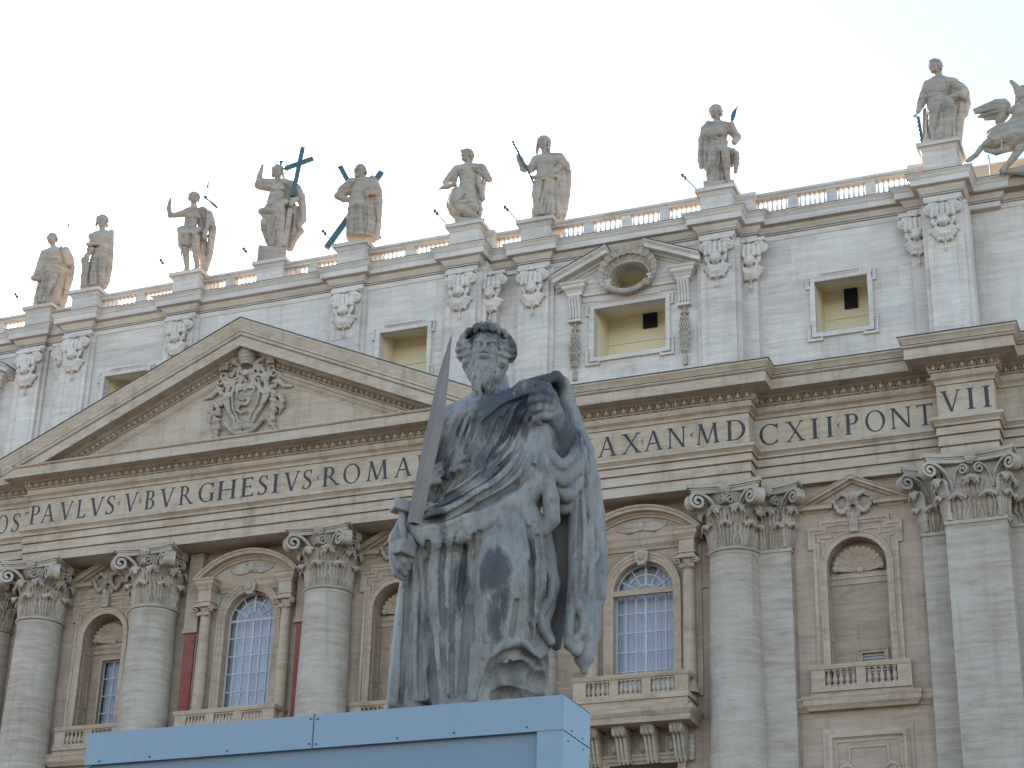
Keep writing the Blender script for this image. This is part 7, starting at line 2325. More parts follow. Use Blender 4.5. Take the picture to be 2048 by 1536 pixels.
def attach(d, root):
    """bronze and stone attributes of a figure"""
    for nm, mt, pts, w, y in d['parts']:
        mb = MB()
        P = [np.array([q[0], y, q[1]]) for q in pts]
        if nm == 'cross_beam' or nm == 'cross_foot':
            dd = P[1] - P[0]
            n = np.array([-dd[2], 0, dd[0]])
            n = n / np.linalg.norm(n) * w
            v = []
            for q in P:
                for sy in (-w * .8, w * .8):
                    for sn in (-1, 1):
                        v.append(q + n * sn + np.array([0, sy, 0]))
            mb.add(v, [(0, 1, 3, 2), (4, 6, 7, 5), (0, 4, 5, 1), (2, 3, 7, 6), (0, 2, 6, 4), (1, 5, 7, 3)])
        elif nm == 'halo':
            n = 40
            for (r0, r1) in ((w * .94, w * 1.03),):
                A = [[P[0] + np.array([r * math.cos(t), yy, r * math.sin(t)]) for t in np.linspace(0, 2 * math.pi, n, endpoint=False)] for r, yy in ((r0, -.03), (r1, -.03), (r1, .03), (r0, .03), (r0, -.03))]
                mb.grid(A, False, True)
            for t in (R(90), R(-10), R(190)):
                q = P[0]
                e1, e2 = t - .26, t + .26
                tri = [q + np.array([w * .25 * math.cos(t - .3), 0, w * .25 * math.sin(t - .3)]), q + np.array([w * .97 * math.cos(e1), 0, w * .97 * math.sin(e1)]), q + np.array([w * .97 * math.cos(e2), 0, w * .97 * math.sin(e2)]), q + np.array([w * .25 * math.cos(t + .3), 0, w * .25 * math.sin(t + .3)])]
                o = np.array([0, .02, 0])
                mb.add([v - o for v in tri] + [v + o for v in tri], [(0, 1, 2, 3), (4, 7, 6, 5), (0, 4, 5, 1), (1, 5, 6, 2), (2, 6, 7, 3), (3, 7, 4, 0)])
        elif nm == 'plinth':
            x0, x1, z0, z1 = P[0][0], P[1][0], 0.0, P[2][2]
            mb.box(x0, x1, -.55, .65, z0, max(z1, .12))
        elif nm in ('spear_tip', 'cross_tip'):
            a, b = P
            m = a + (b - a) * .35
            sd = np.array([-(b - a)[2], 0, (b - a)[0]])
            sd = sd / np.linalg.norm(sd) * w
            o = np.array([0, w * .35, 0])
            mb.add([a, m + sd, b, m - sd, m + o, m - o], [(0, 1, 4), (1, 2, 4), (2, 3, 4), (3, 0, 4), (1, 0, 5), (2, 1, 5), (3, 2, 5), (0, 3, 5)])
        elif nm in ('knife', 'banner'):
            Q = spline([[q[0], q[2], 1] for q in P], 6)
            L = []
            for i, q in enumerate(Q):
                t = i / (len(Q) - 1)
                e = Q[min(i + 1, len(Q) - 1)] - Q[max(i - 1, 0)]
                n = np.array([-e[1], e[0]])
                n /= np.linalg.norm(n)
                hw = w * ((.55 + .5 * math.sin(math.pi * min(1, t * 1.3))) * (1 - t ** 3) + .04) if nm == 'knife' else w * (.8 + .25 * math.sin(t * 9))
                wv = 0 if nm == 'knife' else .06 * math.sin(t * 7)
                L.append([np.array([q[0] + n[0] * hw, y + wv, q[1] + n[1] * hw]), np.array([q[0], y - .025 + wv, q[1]]), np.array([q[0] - n[0] * hw, y + wv, q[1] - n[1] * hw]), np.array([q[0], y + .025 + wv, q[1]])])
            mb.grid(L, False, True)
        elif nm == 'saw':
            Q = spline([[q[0], q[2], 1] for q in P], 8)
            a, b = [], []
            for i, q in enumerate(Q):
                a.append((q[0] - w * (1.0 if i % 2 else .62), q[1]))
                b.append((q[0] + w * .9, q[1]))
            mb.prism(a + b[::-1], y - .02, y + .02)
        elif nm == 'cup':
            a, b = P
            h = b[2] - a[2]
            mb.lathe([(.02, 0), (w, 0), (w * .9, h * .08), (w * .3, h * .2), (w * .28, h * .45), (w * .7, h * .6), (w * .95, h * .98), (w * .8, h), (.02, h * .7)], a, 18)
        elif nm == 'sword' or nm == 'support_rod' or nm == 'staff' or nm == 'strap' or nm == 'crown_tip':
            Q = spline([[q[0], q[2], 1] for q in P], 8)
            wob = .25 if (nm == 'staff' and w > .05) else 0
            mb.tube([(q[0], y, q[1]) for q in Q], [w * (1 + wob * math.sin(i * 2.2)) * ((1 - .6 * i / len(Q)) if nm == 'sword' else 1) for i in range(len(Q))], 8)
        mb.build(nm, M[mt], root, 0.7)

def make_figure(d, seed):
    cat = 'statue'
    root = thing(d['name'], d['label'], cat, d['root'], d['rz'], 'statues along the roofline')
    for o in d['body'] + d['cloth']:
        if o[0] == 'h':
            o[2] *= 1.10
    for o in d['cloth']:
        if o[0] == 'c':
            for q in o[1]:
                q[3] *= 1.10
        if o[0] == 's':
            o[3] *= 1.5
            o[2] = int(o[2] * 1.3)
        if o[0] == 'g':
            for q in o[1]:
                q[2] *= 1.25
    lo, hi = bounds(d['body'] + d['cloth'])
    h = 0.036
    skin, cloth, hair = Sculpt(lo, hi, h), Sculpt(lo, hi, h), None
    hd = [o for o in d['body'] if o[0] == 'h']
    if hd:
        c, H = np.array(hd[0][1]), hd[0][2]
        hair = Sculpt(c - H * 1.05, c + H * 1.0, 0.03)
        hair.lo[2] = hair.lo[2]
    apply(skin, hair, d['body'], seed)
    apply(cloth, hair, d['cloth'], seed)
    for s in (skin, cloth):
        s.roughen(0.006, 5.0, seed)
    cloth.build('drapery', M['statue'], root)
    skin.build('body', M['statue'], root)
    if hair is not None:
        hair.build('hair', M['statue'], root)
    attach(d, root)
    if d['base']:
        w = d['base'] * .75
        mb = MB()
        mb.box(-w, w, -w * .75, w * .75, 0.004, .16)
        sc = Sculpt((-w - .1, -w, .0), (w + .1, w, .5), .045)
        g = np.random.default_rng(seed)
        for i in range(16):
            sc.ell((g.uniform(-.75, .75) * w, g.uniform(-.5, .5) * w, .12), (.25 + .15 * g.random(), .25, .10 + .08 * g.random()), .08)
        sc.cut_below(.03)
        sc.build('rock_base', M['statue'], root)
        b = mb.build('statue_plinth', M['statue'], root)
        for o in (b,):
            o.rotation_euler = (0, 0, -d['rz'])
    return root
for i_, d_ in enumerate(FIGS):
    make_figure(d_, 20 + i_)

# thin two-bulbed lamps leaning out from the pedestal tops
def roof_lamp(x, y, z, lean, label):
    r = thing('roof_lamp', label, 'lamp', (x, y, z), 0, 'small lamps on rods along the roofline')
    e = np.array(lean)
    MB().tube([(0, 0, 0), tuple(e * .5), tuple(e)], .032, 6).build('rod', M['iron'], r)
    for t in (1.0, 1.22):
        mb = MB()
        c = e * t
        mb.lathe([(.01, -.10), (.07, -.08), (.09, 0), (.07, .07), (.01, .1)], tuple(c), 10)
        mb.build('lamp_head', M['iron'], r, 0.9)
    MB().tube([tuple(e), tuple(e * 1.22)], .032, 6).build('bracket', M['iron'], r)
def lamp_at(k, who):
    x, y = PEDS[k]
    roof_lamp(x - .92, y - .1, 51.22, (-.62, -.05, .80), 'small two bulb lamp on a rod beside ' + who)
lamp_at(0, 'the statue with the tall cross')
lamp_at(1, 'the half nude statue with the banner')
lamp_at(2, 'the statue with the diagonal cross')
lamp_at(4, 'the statue with the cup')
lamp_at(6, 'the veiled statue with the club')
lamp_at(7, 'the statue lifting a knife')
lamp_at(5, 'the leftmost statue with the spear')
r_ = thing('floodlight', 'round dark floodlight on the cornice between the two leftmost statues', 'floodlight', (-13.2, 0.35, 49.62))
MB().lathe([(.02, 0), (.22, .04), (.32, .22), (.30, .36), (.18, .46), (.02, .5)], (0, 0, .1), 14).build('lamp_body', M['iron'], r_, .8)
MB().box(-.2, .2, -.05, .05, 0, .12).build('lamp_bracket', M['iron'], r_)
# sculpting data of the big foreground statue
PAUL = {'root':[37.15,-56.5,8.3],'rz':0.404,'body':[['c',[[0.109,0.121,5.385,0.228],[0.161,0.121,4.843,0.308]],0.06,1.0],
['c',[[-0.723,-0.1,3.517,0.181],[-0.882,-0.234,3.196,0.161],[-1.027,-0.335,2.915,0.134],[-1.104,-0.415,2.692,0.154]],0.04,1.0],
['c',[[-1.07,-0.469,2.717,0.08],[-1.004,-0.563,2.539,0.064],[-0.948,-0.616,2.407,0.06],[-0.925,-0.576,2.321,0.054]],0.012,1.0],
['c',[[-1.098,-0.496,2.611,0.074],[-1.058,-0.603,2.408,0.06],[-1.01,-0.643,2.28,0.057],[-0.967,-0.59,2.214,0.05]],0.012,1.0],
['c',[[-1.14,-0.456,2.603,0.074],[-1.111,-0.563,2.362,0.06],[-1.062,-0.603,2.213,0.057],[-0.999,-0.549,2.155,0.05]],0.012,1.0],
['c',[[-1.177,-0.402,2.635,0.074],[-1.168,-0.469,2.365,0.06],[-1.123,-0.509,2.165,0.054],[-1.026,-0.482,2.106,0.047]],0.012,1.0],
['c',[[-1.042,-0.523,2.742,0.074],[-0.952,-0.616,2.623,0.06],[-0.89,-0.643,2.486,0.054]],0.012,1.0],
['c',[[1.163,-0.134,3.914,0.241],[1.074,-0.368,4.351,0.221],[0.963,-0.536,4.583,0.181]],0.04,1.0],
['e',[0.901,-0.616,4.685],[0.167,0.161,0.214],0.04],
['c',[[0.952,-0.697,4.805,0.08],[0.804,-0.844,4.818,0.07],[0.692,-0.858,4.784,0.064],[0.682,-0.764,4.734,0.057]],0.012,1.0],
['c',[[0.924,-0.724,4.707,0.08],[0.778,-0.871,4.674,0.067],[0.667,-0.858,4.645,0.064],[0.685,-0.764,4.595,0.057]],0.012,1.0],
['c',[[0.913,-0.71,4.597,0.08],[0.781,-0.844,4.555,0.067],[0.684,-0.831,4.519,0.06],[0.716,-0.75,4.472,0.054]],0.012,1.0],
['c',[[0.916,-0.67,4.507,0.074],[0.813,-0.791,4.45,0.06],[0.731,-0.764,4.42,0.057],[0.776,-0.697,4.39,0.05]],0.012,1.0],
['c',[[0.969,-0.643,4.768,0.087],[0.877,-0.75,4.902,0.074],[0.748,-0.791,4.933,0.067]],0.015,1.0]],'cloth':[['c',[[0.099,0.0,4.434,0.657],[0.028,0.0,3.697,0.616],[0.004,0.0,2.904,0.71]],0.1,1.15],
['c',[[-0.449,0.027,4.653,0.255],[0.123,0.054,4.876,0.375],[0.681,0.027,4.853,0.322]],0.08,1.0],
['c',[[-0.506,0.0,4.639,0.241],[-0.597,0.0,4.214,0.248],[-0.678,-0.054,3.765,0.208],[-0.723,-0.094,3.519,0.188]],0.05,1.0],
['s',[[-0.016,0.0,3.091,0.75,0.54,0.25],[0.017,0.0,2.498,0.871,0.627,0.5],[0.017,0.0,1.842,0.911,0.656,0.8],[-0.008,0.0,1.129,0.951,0.685,1],[0.003,0.0,0.399,0.978,0.704,1]],15,0.09,0.7,0,0.65],
['c',[[-0.937,-0.033,2.637,0.121],[-0.958,-0.067,1.931,0.154],[-0.991,-0.1,1.207,0.161],[-1.011,-0.134,0.399,0.167]],0.03,1.0],
['c',[[-0.791,-0.201,2.545,0.114],[-0.782,-0.255,1.449,0.134],[-0.799,-0.281,0.366,0.161]],0.025,1.0],
['c',[[-1.029,-0.201,2.029,0.06],[-1.046,-0.241,1.163,0.067],[-1.075,-0.268,0.429,0.087]],0.02,1.0],
['c',[[0.36,-0.368,2.892,0.549],[0.35,-0.616,2.007,0.509],[0.254,-0.442,1.215,0.456],[0.095,-0.301,0.355,0.375]],0.1,1.0],
['c',[[-0.463,-0.368,2.68,0.389],[-0.335,-0.482,1.674,0.348],[-0.239,-0.469,0.914,0.348],[-0.197,-0.415,0.315,0.348]],0.08,1.0],
['c',[[0.737,-0.067,4.742,0.362],[0.689,-0.234,4.009,0.348],[0.611,-0.389,3.451,0.308]],0.06,1.0],
['c',[[0.234,-0.241,4.53,0.415],[0.009,-0.308,3.725,0.389]],0.08,1.0],
['c',[[0.791,-0.389,4.255,0.308],[0.445,-0.616,3.654,0.308],[-0.048,-0.724,3.185,0.268],[-0.526,-0.697,2.914,0.214],[-0.811,-0.576,2.979,0.134]],0.04,1.0],
['c',[[0.689,-0.469,3.572,0.268],[0.346,-0.71,3.116,0.268],[-0.191,-0.791,2.745,0.241],[-0.638,-0.71,2.658,0.214],[-0.838,-0.563,2.807,0.167]],0.04,1.0],
['c',[[-0.841,-0.536,2.861,0.167],[-0.952,-0.268,2.751,0.147],[-0.938,-0.067,2.662,0.121]],0.04,1.0],
['c',[[0.648,-0.563,3.384,0.094],[0.414,-0.817,3.033,0.094],[0.119,-0.911,2.791,0.094],[-0.293,-0.898,2.544,0.087],[-0.684,-0.791,2.497,0.087],[-0.832,-0.616,2.686,0.08]],0.025,1.0],
['c',[[-0.102,-0.536,4.251,0.08],[0.004,-0.563,4.443,0.1],[0.224,-0.482,4.719,0.114],[0.563,-0.308,5.077,0.127],[0.87,-0.107,5.277,0.134]],0.03,1.0],
['c',[[0.836,-0.322,5.081,0.06],[0.891,-0.295,5.247,0.074],[1.023,-0.228,5.33,0.087],[1.13,-0.134,5.274,0.094],[1.21,-0.054,5.043,0.107],[1.319,0.0,4.628,0.134],[1.438,0.0,4.249,0.161],[1.528,0.0,3.789,0.161],[1.589,0.0,3.297,0.167],[1.628,0.0,2.775,0.167],[1.625,0.0,2.114,0.161]],0.03,1.0],
['c',[[0.936,0.067,5.287,0.147],[1.045,0.161,5.133,0.214],[1.158,0.201,4.519,0.268],[1.195,0.201,3.896,0.295]],0.06,1.0],
['c',[[1.2,0.268,3.769,0.295],[1.185,0.295,2.865,0.255],[1.155,0.335,2.136,0.174],[1.109,0.335,1.48,0.08]],0.06,1.0],
['c',[[0.92,-0.335,4.344,0.06],[0.972,-0.563,3.944,0.074],[1.11,-0.657,3.744,0.08],[1.268,-0.536,3.943,0.08],[1.348,-0.295,4.377,0.067]],0.02,1.0],
['c',[[0.894,-0.335,4.166,0.074],[0.969,-0.563,3.695,0.094],[1.156,-0.63,3.547,0.1],[1.343,-0.469,3.822,0.094],[1.424,-0.241,4.225,0.074]],0.02,1.0],
['c',[[0.915,-0.268,3.927,0.087],[1.012,-0.469,3.486,0.114],[1.193,-0.509,3.387,0.121],[1.395,-0.335,3.727,0.1],[1.473,-0.161,4.068,0.08]],0.02,1.0],
['c',[[0.995,-0.201,3.576,0.107],[1.149,-0.295,3.304,0.134],[1.333,-0.241,3.437,0.121],[1.478,-0.134,3.734,0.1]],0.03,1.0],
['c',[[1.38,-0.134,3.579,0.147],[1.414,-0.174,2.779,0.174],[1.427,-0.188,2.045,0.194],[1.412,-0.188,1.472,0.181],[1.456,-0.188,1.136,0.114],[1.479,-0.174,0.973,0.047]],0.03,1.0],
['c',[[1.583,0.0,2.112,0.134],[1.585,-0.027,1.599,0.134],[1.529,-0.094,1.187,0.087],[1.488,-0.134,0.999,0.04]],0.03,1.0],
['c',[[1.315,-0.308,3.395,0.06],[1.302,-0.362,2.488,0.067],[1.275,-0.375,1.763,0.074],[1.255,-0.348,1.277,0.074]],0.018,1.0],
['c',[[1.413,-0.322,3.393,0.054],[1.41,-0.389,2.555,0.06]],0.018,1.0],
['c',[[1.518,-0.201,3.444,0.054],[1.537,-0.228,2.543,0.06]],0.018,1.0],
['c',[[1.604,-0.161,2.643,0.074],[1.506,-0.308,2.368,0.067],[1.365,-0.389,2.177,0.06],[1.319,-0.402,1.984,0.06],[1.382,-0.415,1.768,0.06],[1.452,-0.402,1.619,0.06],[1.419,-0.415,1.43,0.06],[1.332,-0.415,1.329,0.06],[1.24,-0.389,1.278,0.054]],0.015,1.0],
['c',[[1.267,-0.375,1.311,0.08],[1.349,-0.389,1.184,0.074],[1.403,-0.375,1.274,0.06]],0.015,1.0],
['c',[[0.752,-0.563,4.471,0.06],[0.786,-0.59,4.093,0.08],[0.891,-0.616,3.67,0.107],[0.966,-0.63,3.258,0.121],[0.986,-0.603,2.974,0.114],[0.879,-0.59,2.814,0.087]],0.02,1.0],
['c',[[0.699,-0.482,4.442,0.054],[0.676,-0.563,4.024,0.06],[0.78,-0.616,3.629,0.06]],0.015,1.0],
['c',[[0.851,-0.201,2.972,0.134],[0.942,-0.201,2.532,0.134],[1.003,-0.214,2.166,0.134],[0.94,-0.228,1.835,0.121],[0.875,-0.241,1.58,0.121],[0.961,-0.228,1.374,0.107],[0.869,-0.241,1.171,0.08]],0.03,1.0],
['c',[[0.764,-0.295,2.934,0.054],[0.824,-0.375,2.539,0.06],[1.009,-0.389,2.179,0.06],[0.986,-0.389,1.92,0.06],[0.854,-0.402,1.655,0.06],[0.912,-0.402,1.446,0.06],[1.011,-0.362,1.307,0.06]],0.015,1.0],
['e',[-0.643,-0.415,3.689],[0.1,0.094,0.087],0.02],
['c',[[-0.642,-0.429,3.683,0.054],[-0.59,-0.469,3.79,0.047],[-0.645,-0.482,3.752,0.04]],0.01,1.0],
['c',[[-0.641,-0.429,3.653,0.054],[-0.664,-0.469,3.531,0.054],[-0.594,-0.482,3.543,0.047]],0.01,1.0],
['c',[[-0.599,-0.482,3.648,0.047],[-0.411,-0.616,3.676,0.04],[-0.183,-0.643,3.733,0.04]],0.015,1.0],
['r',[[-0.127,4.618,0.027],[-0.201,4.29,0.033],[-0.304,4.018,0.033],[-0.415,3.778,0.033]],0.5,0.02],
['r',[[-0.177,4.631,0.027],[-0.293,4.302,0.033],[-0.424,4.014,0.033],[-0.499,3.783,0.033]],0.5,0.02],
['r',[[-0.27,4.628,0.027],[-0.416,4.359,0.033],[-0.511,4.087,0.033],[-0.564,3.818,0.033]],0.5,0.02],
['r',[[-0.075,4.557,0.027],[-0.128,4.231,0.04],[-0.189,3.946,0.04],[-0.241,3.83,0.033]],0.5,0.02],
['r',[[-0.354,4.609,0.027],[-0.487,4.356,0.033],[-0.562,4.123,0.033]],0.5,0.02],
['r',[[-0.032,4.543,0.027],[-0.067,4.295,0.033],[-0.107,4.025,0.033]],0.5,0.02],
['g',[[-0.154,4.585,0.02],[-0.243,4.288,0.027],[-0.367,3.993,0.027],[-0.451,3.792,0.027]],0,0.015],
['g',[[-0.226,4.614,0.02],[-0.364,4.299,0.027],[-0.467,4.035,0.027]],0,0.015],
['g',[[-0.104,4.556,0.02],[-0.171,4.245,0.027],[-0.246,3.967,0.027]],0,0.015],
['g',[[-0.325,4.595,0.02],[-0.457,4.327,0.027],[-0.546,4.078,0.027]],0,0.015],
['r',[[-0.355,4.238,0.04],[-0.361,4.023,0.04],[-0.305,3.828,0.04],[-0.243,3.868,0.033],[-0.227,4.212,0.033]],0.4,0.02],
['r',[[-0.413,3.718,0.033],[-0.536,3.48,0.04],[-0.651,3.214,0.04],[-0.711,2.99,0.033]],0.5,0.02],
['r',[[-0.323,3.751,0.033],[-0.425,3.484,0.04],[-0.486,3.265,0.04]],0.5,0.02],
['r',[[-0.239,3.769,0.033],[-0.301,3.526,0.04],[-0.336,3.36,0.033]],0.5,0.02],
['r',[[-0.516,3.669,0.033],[-0.632,3.439,0.033],[-0.734,3.211,0.033]],0.5,0.02],
['g',[[-0.474,3.67,0.027],[-0.591,3.44,0.033],[-0.692,3.198,0.033]],0,0.015],
['g',[[-0.364,3.719,0.027],[-0.467,3.49,0.033],[-0.555,3.247,0.033]],0,0.015],
['g',[[-0.274,3.753,0.027],[-0.356,3.509,0.027],[-0.405,3.327,0.027]],0,0.015],
['g',[[-0.584,3.628,0.033],[-0.413,3.718,0.033],[-0.184,3.787,0.033]],0,0.015],
['r',[[-0.009,4.49,0.033],[-0.098,4.178,0.04],[-0.171,3.832,0.04],[-0.215,3.469,0.04]],0.55,0.02],
['g',[[-0.065,4.449,0.027],[-0.146,4.138,0.033],[-0.205,3.793,0.033],[-0.25,3.49,0.033]],0,0.015],
['g',[[0.663,4.928,0.04],[0.458,4.561,0.054],[0.285,4.108,0.06],[0.058,3.674,0.054]],0,0.015],
['r',[[0.579,4.862,0.047],[0.374,4.504,0.054],[0.187,4.074,0.054],[-0.012,3.687,0.047]],0.45,0.02],
['r',[[0.722,4.868,0.047],[0.545,4.472,0.06],[0.371,4.042,0.06],[0.15,3.655,0.054]],0.45,0.02],
['g',[[0.756,4.588,0.033],[0.635,4.259,0.04],[0.529,3.934,0.04]],0,0.015],
['r',[[0.801,4.481,0.04],[0.707,4.169,0.047],[0.601,3.86,0.047]],0.4,0.02],
['g',[[0.233,4.46,0.027],[0.136,4.149,0.033],[0.05,3.954,0.027]],0,0.015],
['r',[[0.129,4.379,0.04],[0.067,4.07,0.04]],0.3,0.02],
['r',[[0.261,3.939,0.04],[0.019,3.597,0.047],[-0.26,3.362,0.047],[-0.568,3.217,0.047],[-0.855,3.118,0.047]],0.65,0.015],
['g',[[0.25,3.833,0.033],[0.035,3.523,0.04],[-0.257,3.288,0.04],[-0.564,3.143,0.033]],0,0.015],
['r',[[0.643,3.9,0.054],[0.343,3.511,0.06],[-0.01,3.2,0.06],[-0.385,2.986,0.06],[-0.706,2.887,0.054]],0.5,0.02],
['g',[[0.529,3.934,0.04],[0.223,3.56,0.047],[-0.117,3.263,0.047],[-0.525,3.026,0.04]],0,0.015],
['g',[[0.704,3.652,0.047],[0.391,3.266,0.054],[0.03,3.016,0.054],[-0.379,2.839,0.054],[-0.758,2.796,0.04]],0,0.015],
['r',[[0.468,3.568,0.04],[0.196,3.281,0.04],[-0.144,3.047,0.04]],0.35,0.02],
['r',[[0.714,3.826,0.04],[0.539,3.518,0.047],[0.267,3.232,0.047],[-0.073,2.997,0.047]],0.4,0.02],
['g',[[-0.287,3.153,0.027],[-0.524,3.011,0.033],[-0.71,2.975,0.027]],0,0.015],
['g',[[-0.087,2.586,0.033],[-0.116,2.208,0.054],[-0.137,1.636,0.054],[-0.144,1.075,0.054],[-0.162,0.456,0.054]],0,0.015],
['g',[[-0.194,2.495,0.027],[-0.22,2.06,0.04],[-0.263,1.561,0.04]],0,0.015],
['g',[[-0.013,2.632,0.027],[-0.04,2.21,0.033],[-0.071,1.709,0.04],[-0.079,1.147,0.04]],0,0.015],
['r',[[-0.143,2.606,0.04],[-0.17,2.206,0.047],[-0.198,1.634,0.054],[-0.229,1.003,0.054],[-0.287,0.418,0.054]],0.5,0.02],
['r',[[-0.047,2.609,0.04],[-0.072,2.137,0.054],[-0.1,1.567,0.06],[-0.108,1.007,0.06],[-0.134,0.423,0.054]],0.5,0.02],
['r',[[-0.3,2.564,0.033],[-0.42,2.125,0.047],[-0.471,1.695,0.047],[-0.418,1.205,0.047]],0.4,0.02],
['r',[[-0.609,2.553,0.033],[-0.58,2.192,0.047],[-0.508,1.765,0.047],[-0.392,1.402,0.047]],0.4,0.02],
['r',[[-0.529,2.266,0.033],[-0.561,1.728,0.047],[-0.491,1.342,0.054],[-0.36,1.103,0.047],[-0.309,1.0,0.04]],0.55,0.02],
['g',[[-0.432,1.555,0.033],[-0.401,1.276,0.047],[-0.314,1.125,0.04]],0,0.015],
['g',[[-0.695,2.477,0.054],[-0.701,1.972,0.08],[-0.656,1.407,0.087],[-0.565,0.854,0.087],[-0.506,0.411,0.074]],0,0.015],
['g',[[-0.929,2.324,0.027],[-0.925,1.68,0.033],[-0.932,0.98,0.04],[-0.945,0.43,0.04]],0,0.015],
['r',[[-0.307,0.931,0.04],[-0.402,0.79,0.054],[-0.322,0.451,0.054]],0.5,0.02],
['r',[[-0.623,2.553,0.033],[-0.639,1.975,0.04],[-0.548,1.411,0.04],[-0.447,0.926,0.047],[-0.335,0.45,0.047]],0.5,0.02],
['r',[[0.571,2.74,0.04],[0.625,2.161,0.054],[0.617,1.591,0.054],[0.593,1.204,0.047]],0.4,0.02],
['g',[[0.667,2.744,0.04],[0.707,2.164,0.06],[0.706,1.594,0.06],[0.727,1.243,0.054]],0,0.015],
['r',[[0.712,2.599,0.04],[0.778,2.023,0.047],[0.788,1.526,0.047]],0.4,0.02],
['g',[[0.793,2.675,0.033],[0.843,2.241,0.047],[0.813,1.668,0.047]],0,0.015],
['r',[[0.373,1.866,0.047],[0.215,1.436,0.06],[0.115,0.945,0.06]],0.35,0.02],
['r',[[0.342,1.758,0.04],[0.318,1.37,0.047],[0.229,0.949,0.047]],0.35,0.02],
['r',[[0.419,2.735,0.033],[0.564,2.448,0.04],[0.54,2.015,0.04]],0.3,0.02],
['g',[[0.514,1.658,0.033],[0.47,1.235,0.04]],0,0.015],
['r',[[-0.013,0.379,0.047],[0.083,0.696,0.054],[0.229,0.963,0.054],[0.394,1.079,0.054],[0.607,1.169,0.054],[0.77,1.091,0.054],[0.93,1.18,0.047]],0.6,0.015],
['g',[[0.158,0.753,0.033],[0.139,0.411,0.04]],0,0.015],
['g',[[0.308,0.882,0.033],[0.325,0.417,0.04]],0,0.015],
['g',[[0.452,0.887,0.033],[0.484,0.422,0.04]],0,0.015],
['g',[[0.586,0.891,0.033],[0.631,0.427,0.04]],0,0.015],
['g',[[0.707,0.895,0.033],[0.75,0.431,0.04]],0,0.015],
['g',[[0.821,0.899,0.033],[0.87,0.435,0.04]],0,0.015],
['g',[[0.928,0.903,0.033],[0.976,0.438,0.04]],0,0.015],
['g',[[0.065,0.429,0.04],[0.169,0.726,0.06],[0.303,0.937,0.06],[0.489,1.013,0.06],[0.663,1.046,0.054],[0.866,0.997,0.054]],0,0.015],
['r',[[0.293,0.847,0.04],[0.252,0.401,0.047]],0.4,0.02],
['r',[[0.413,0.851,0.04],[0.425,0.407,0.047]],0.4,0.02],
['r',[[0.54,0.855,0.04],[0.584,0.412,0.047]],0.4,0.02],
['r',[[0.661,0.859,0.04],[0.717,0.416,0.047]],0.4,0.02],
['r',[[0.775,0.863,0.04],[0.837,0.42,0.047]],0.4,0.02],
['r',[[0.889,0.867,0.04],[0.957,0.424,0.047]],0.4,0.02],
['g',[[0.244,0.435,0.147],[0.371,0.692,0.147],[0.602,0.809,0.147],[0.883,0.805,0.134]],0,0.03],
['g',[[0.376,0.473,0.161],[0.909,0.491,0.161]],0,0.03],
['r',[[0.264,0.895,0.047],[0.199,0.386,0.054]],0.3,0.02],
['r',[[0.385,0.899,0.047],[0.385,0.392,0.054]],0.3,0.02],
['r',[[0.532,0.903,0.047],[0.571,0.398,0.054]],0.3,0.02],
['r',[[0.653,0.907,0.047],[0.718,0.403,0.054]],0.3,0.02],
['r',[[0.774,0.911,0.047],[0.851,0.407,0.054]],0.3,0.02],
['r',[[0.888,0.915,0.047],[0.97,0.411,0.054]],0.3,0.02],
['r',[[0.678,4.86,0.027],[0.491,4.491,0.054],[0.298,3.979,0.054],[0.058,3.584,0.054],[-0.222,3.338,0.054],[-0.54,3.166,0.054],[-0.848,3.068,0.032]],0.45,0.02],
['g',[[0.692,4.791,0.018],[0.525,4.421,0.037],[0.338,3.919,0.037],[0.099,3.54,0.037],[-0.184,3.299,0.037],[-0.513,3.115,0.037],[-0.841,3.018,0.022]],0,0.015],
['r',[[0.706,4.723,0.027],[0.558,4.352,0.054],[0.378,3.86,0.054],[0.139,3.496,0.054],[-0.145,3.26,0.054],[-0.486,3.064,0.054],[-0.834,2.968,0.032]],0.45,0.02],
['g',[[0.72,4.655,0.018],[0.592,4.282,0.037],[0.417,3.801,0.037],[0.18,3.453,0.037],[-0.107,3.222,0.037],[-0.459,3.013,0.037],[-0.827,2.918,0.022]],0,0.015],
['r',[[0.737,4.574,0.027],[0.632,4.199,0.054],[0.464,3.73,0.054],[0.228,3.401,0.054],[-0.061,3.175,0.054],[-0.427,2.952,0.054],[-0.818,2.858,0.032]],0.45,0.02],
['g',[[0.751,4.506,0.018],[0.665,4.129,0.037],[0.504,3.671,0.037],[0.268,3.357,0.037],[-0.023,3.136,0.037],[-0.4,2.902,0.037],[-0.811,2.808,0.022]],0,0.015],
['r',[[0.766,4.438,0.027],[0.698,4.06,0.054],[0.543,3.612,0.054],[0.309,3.314,0.054],[0.015,3.098,0.054],[-0.373,2.851,0.054],[-0.804,2.758,0.032]],0.45,0.02],
['g',[[0.777,4.384,0.018],[0.725,4.005,0.037],[0.574,3.565,0.037],[0.341,3.279,0.037],[0.045,3.067,0.037],[-0.352,2.811,0.037],[-0.798,2.719,0.022]],0,0.015],
['r',[[0.791,4.317,0.027],[0.758,3.936,0.054],[0.613,3.506,0.054],[0.381,3.236,0.054],[0.083,3.028,0.054],[-0.325,2.76,0.054],[-0.791,2.669,0.032]],0.45,0.02],
['r',[[-0.557,2.591,0.027],[-0.58,2.138,0.054],[-0.501,1.133,0.054],[-0.422,0.413,0.032]],0.45,0.02],
['g',[[-0.475,2.594,0.018],[-0.498,2.087,0.037],[-0.438,1.135,0.037],[-0.379,0.415,0.022]],0,0.015],
['r',[[-0.394,2.597,0.027],[-0.416,2.036,0.054],[-0.376,1.137,0.054],[-0.335,0.416,0.032]],0.45,0.02],
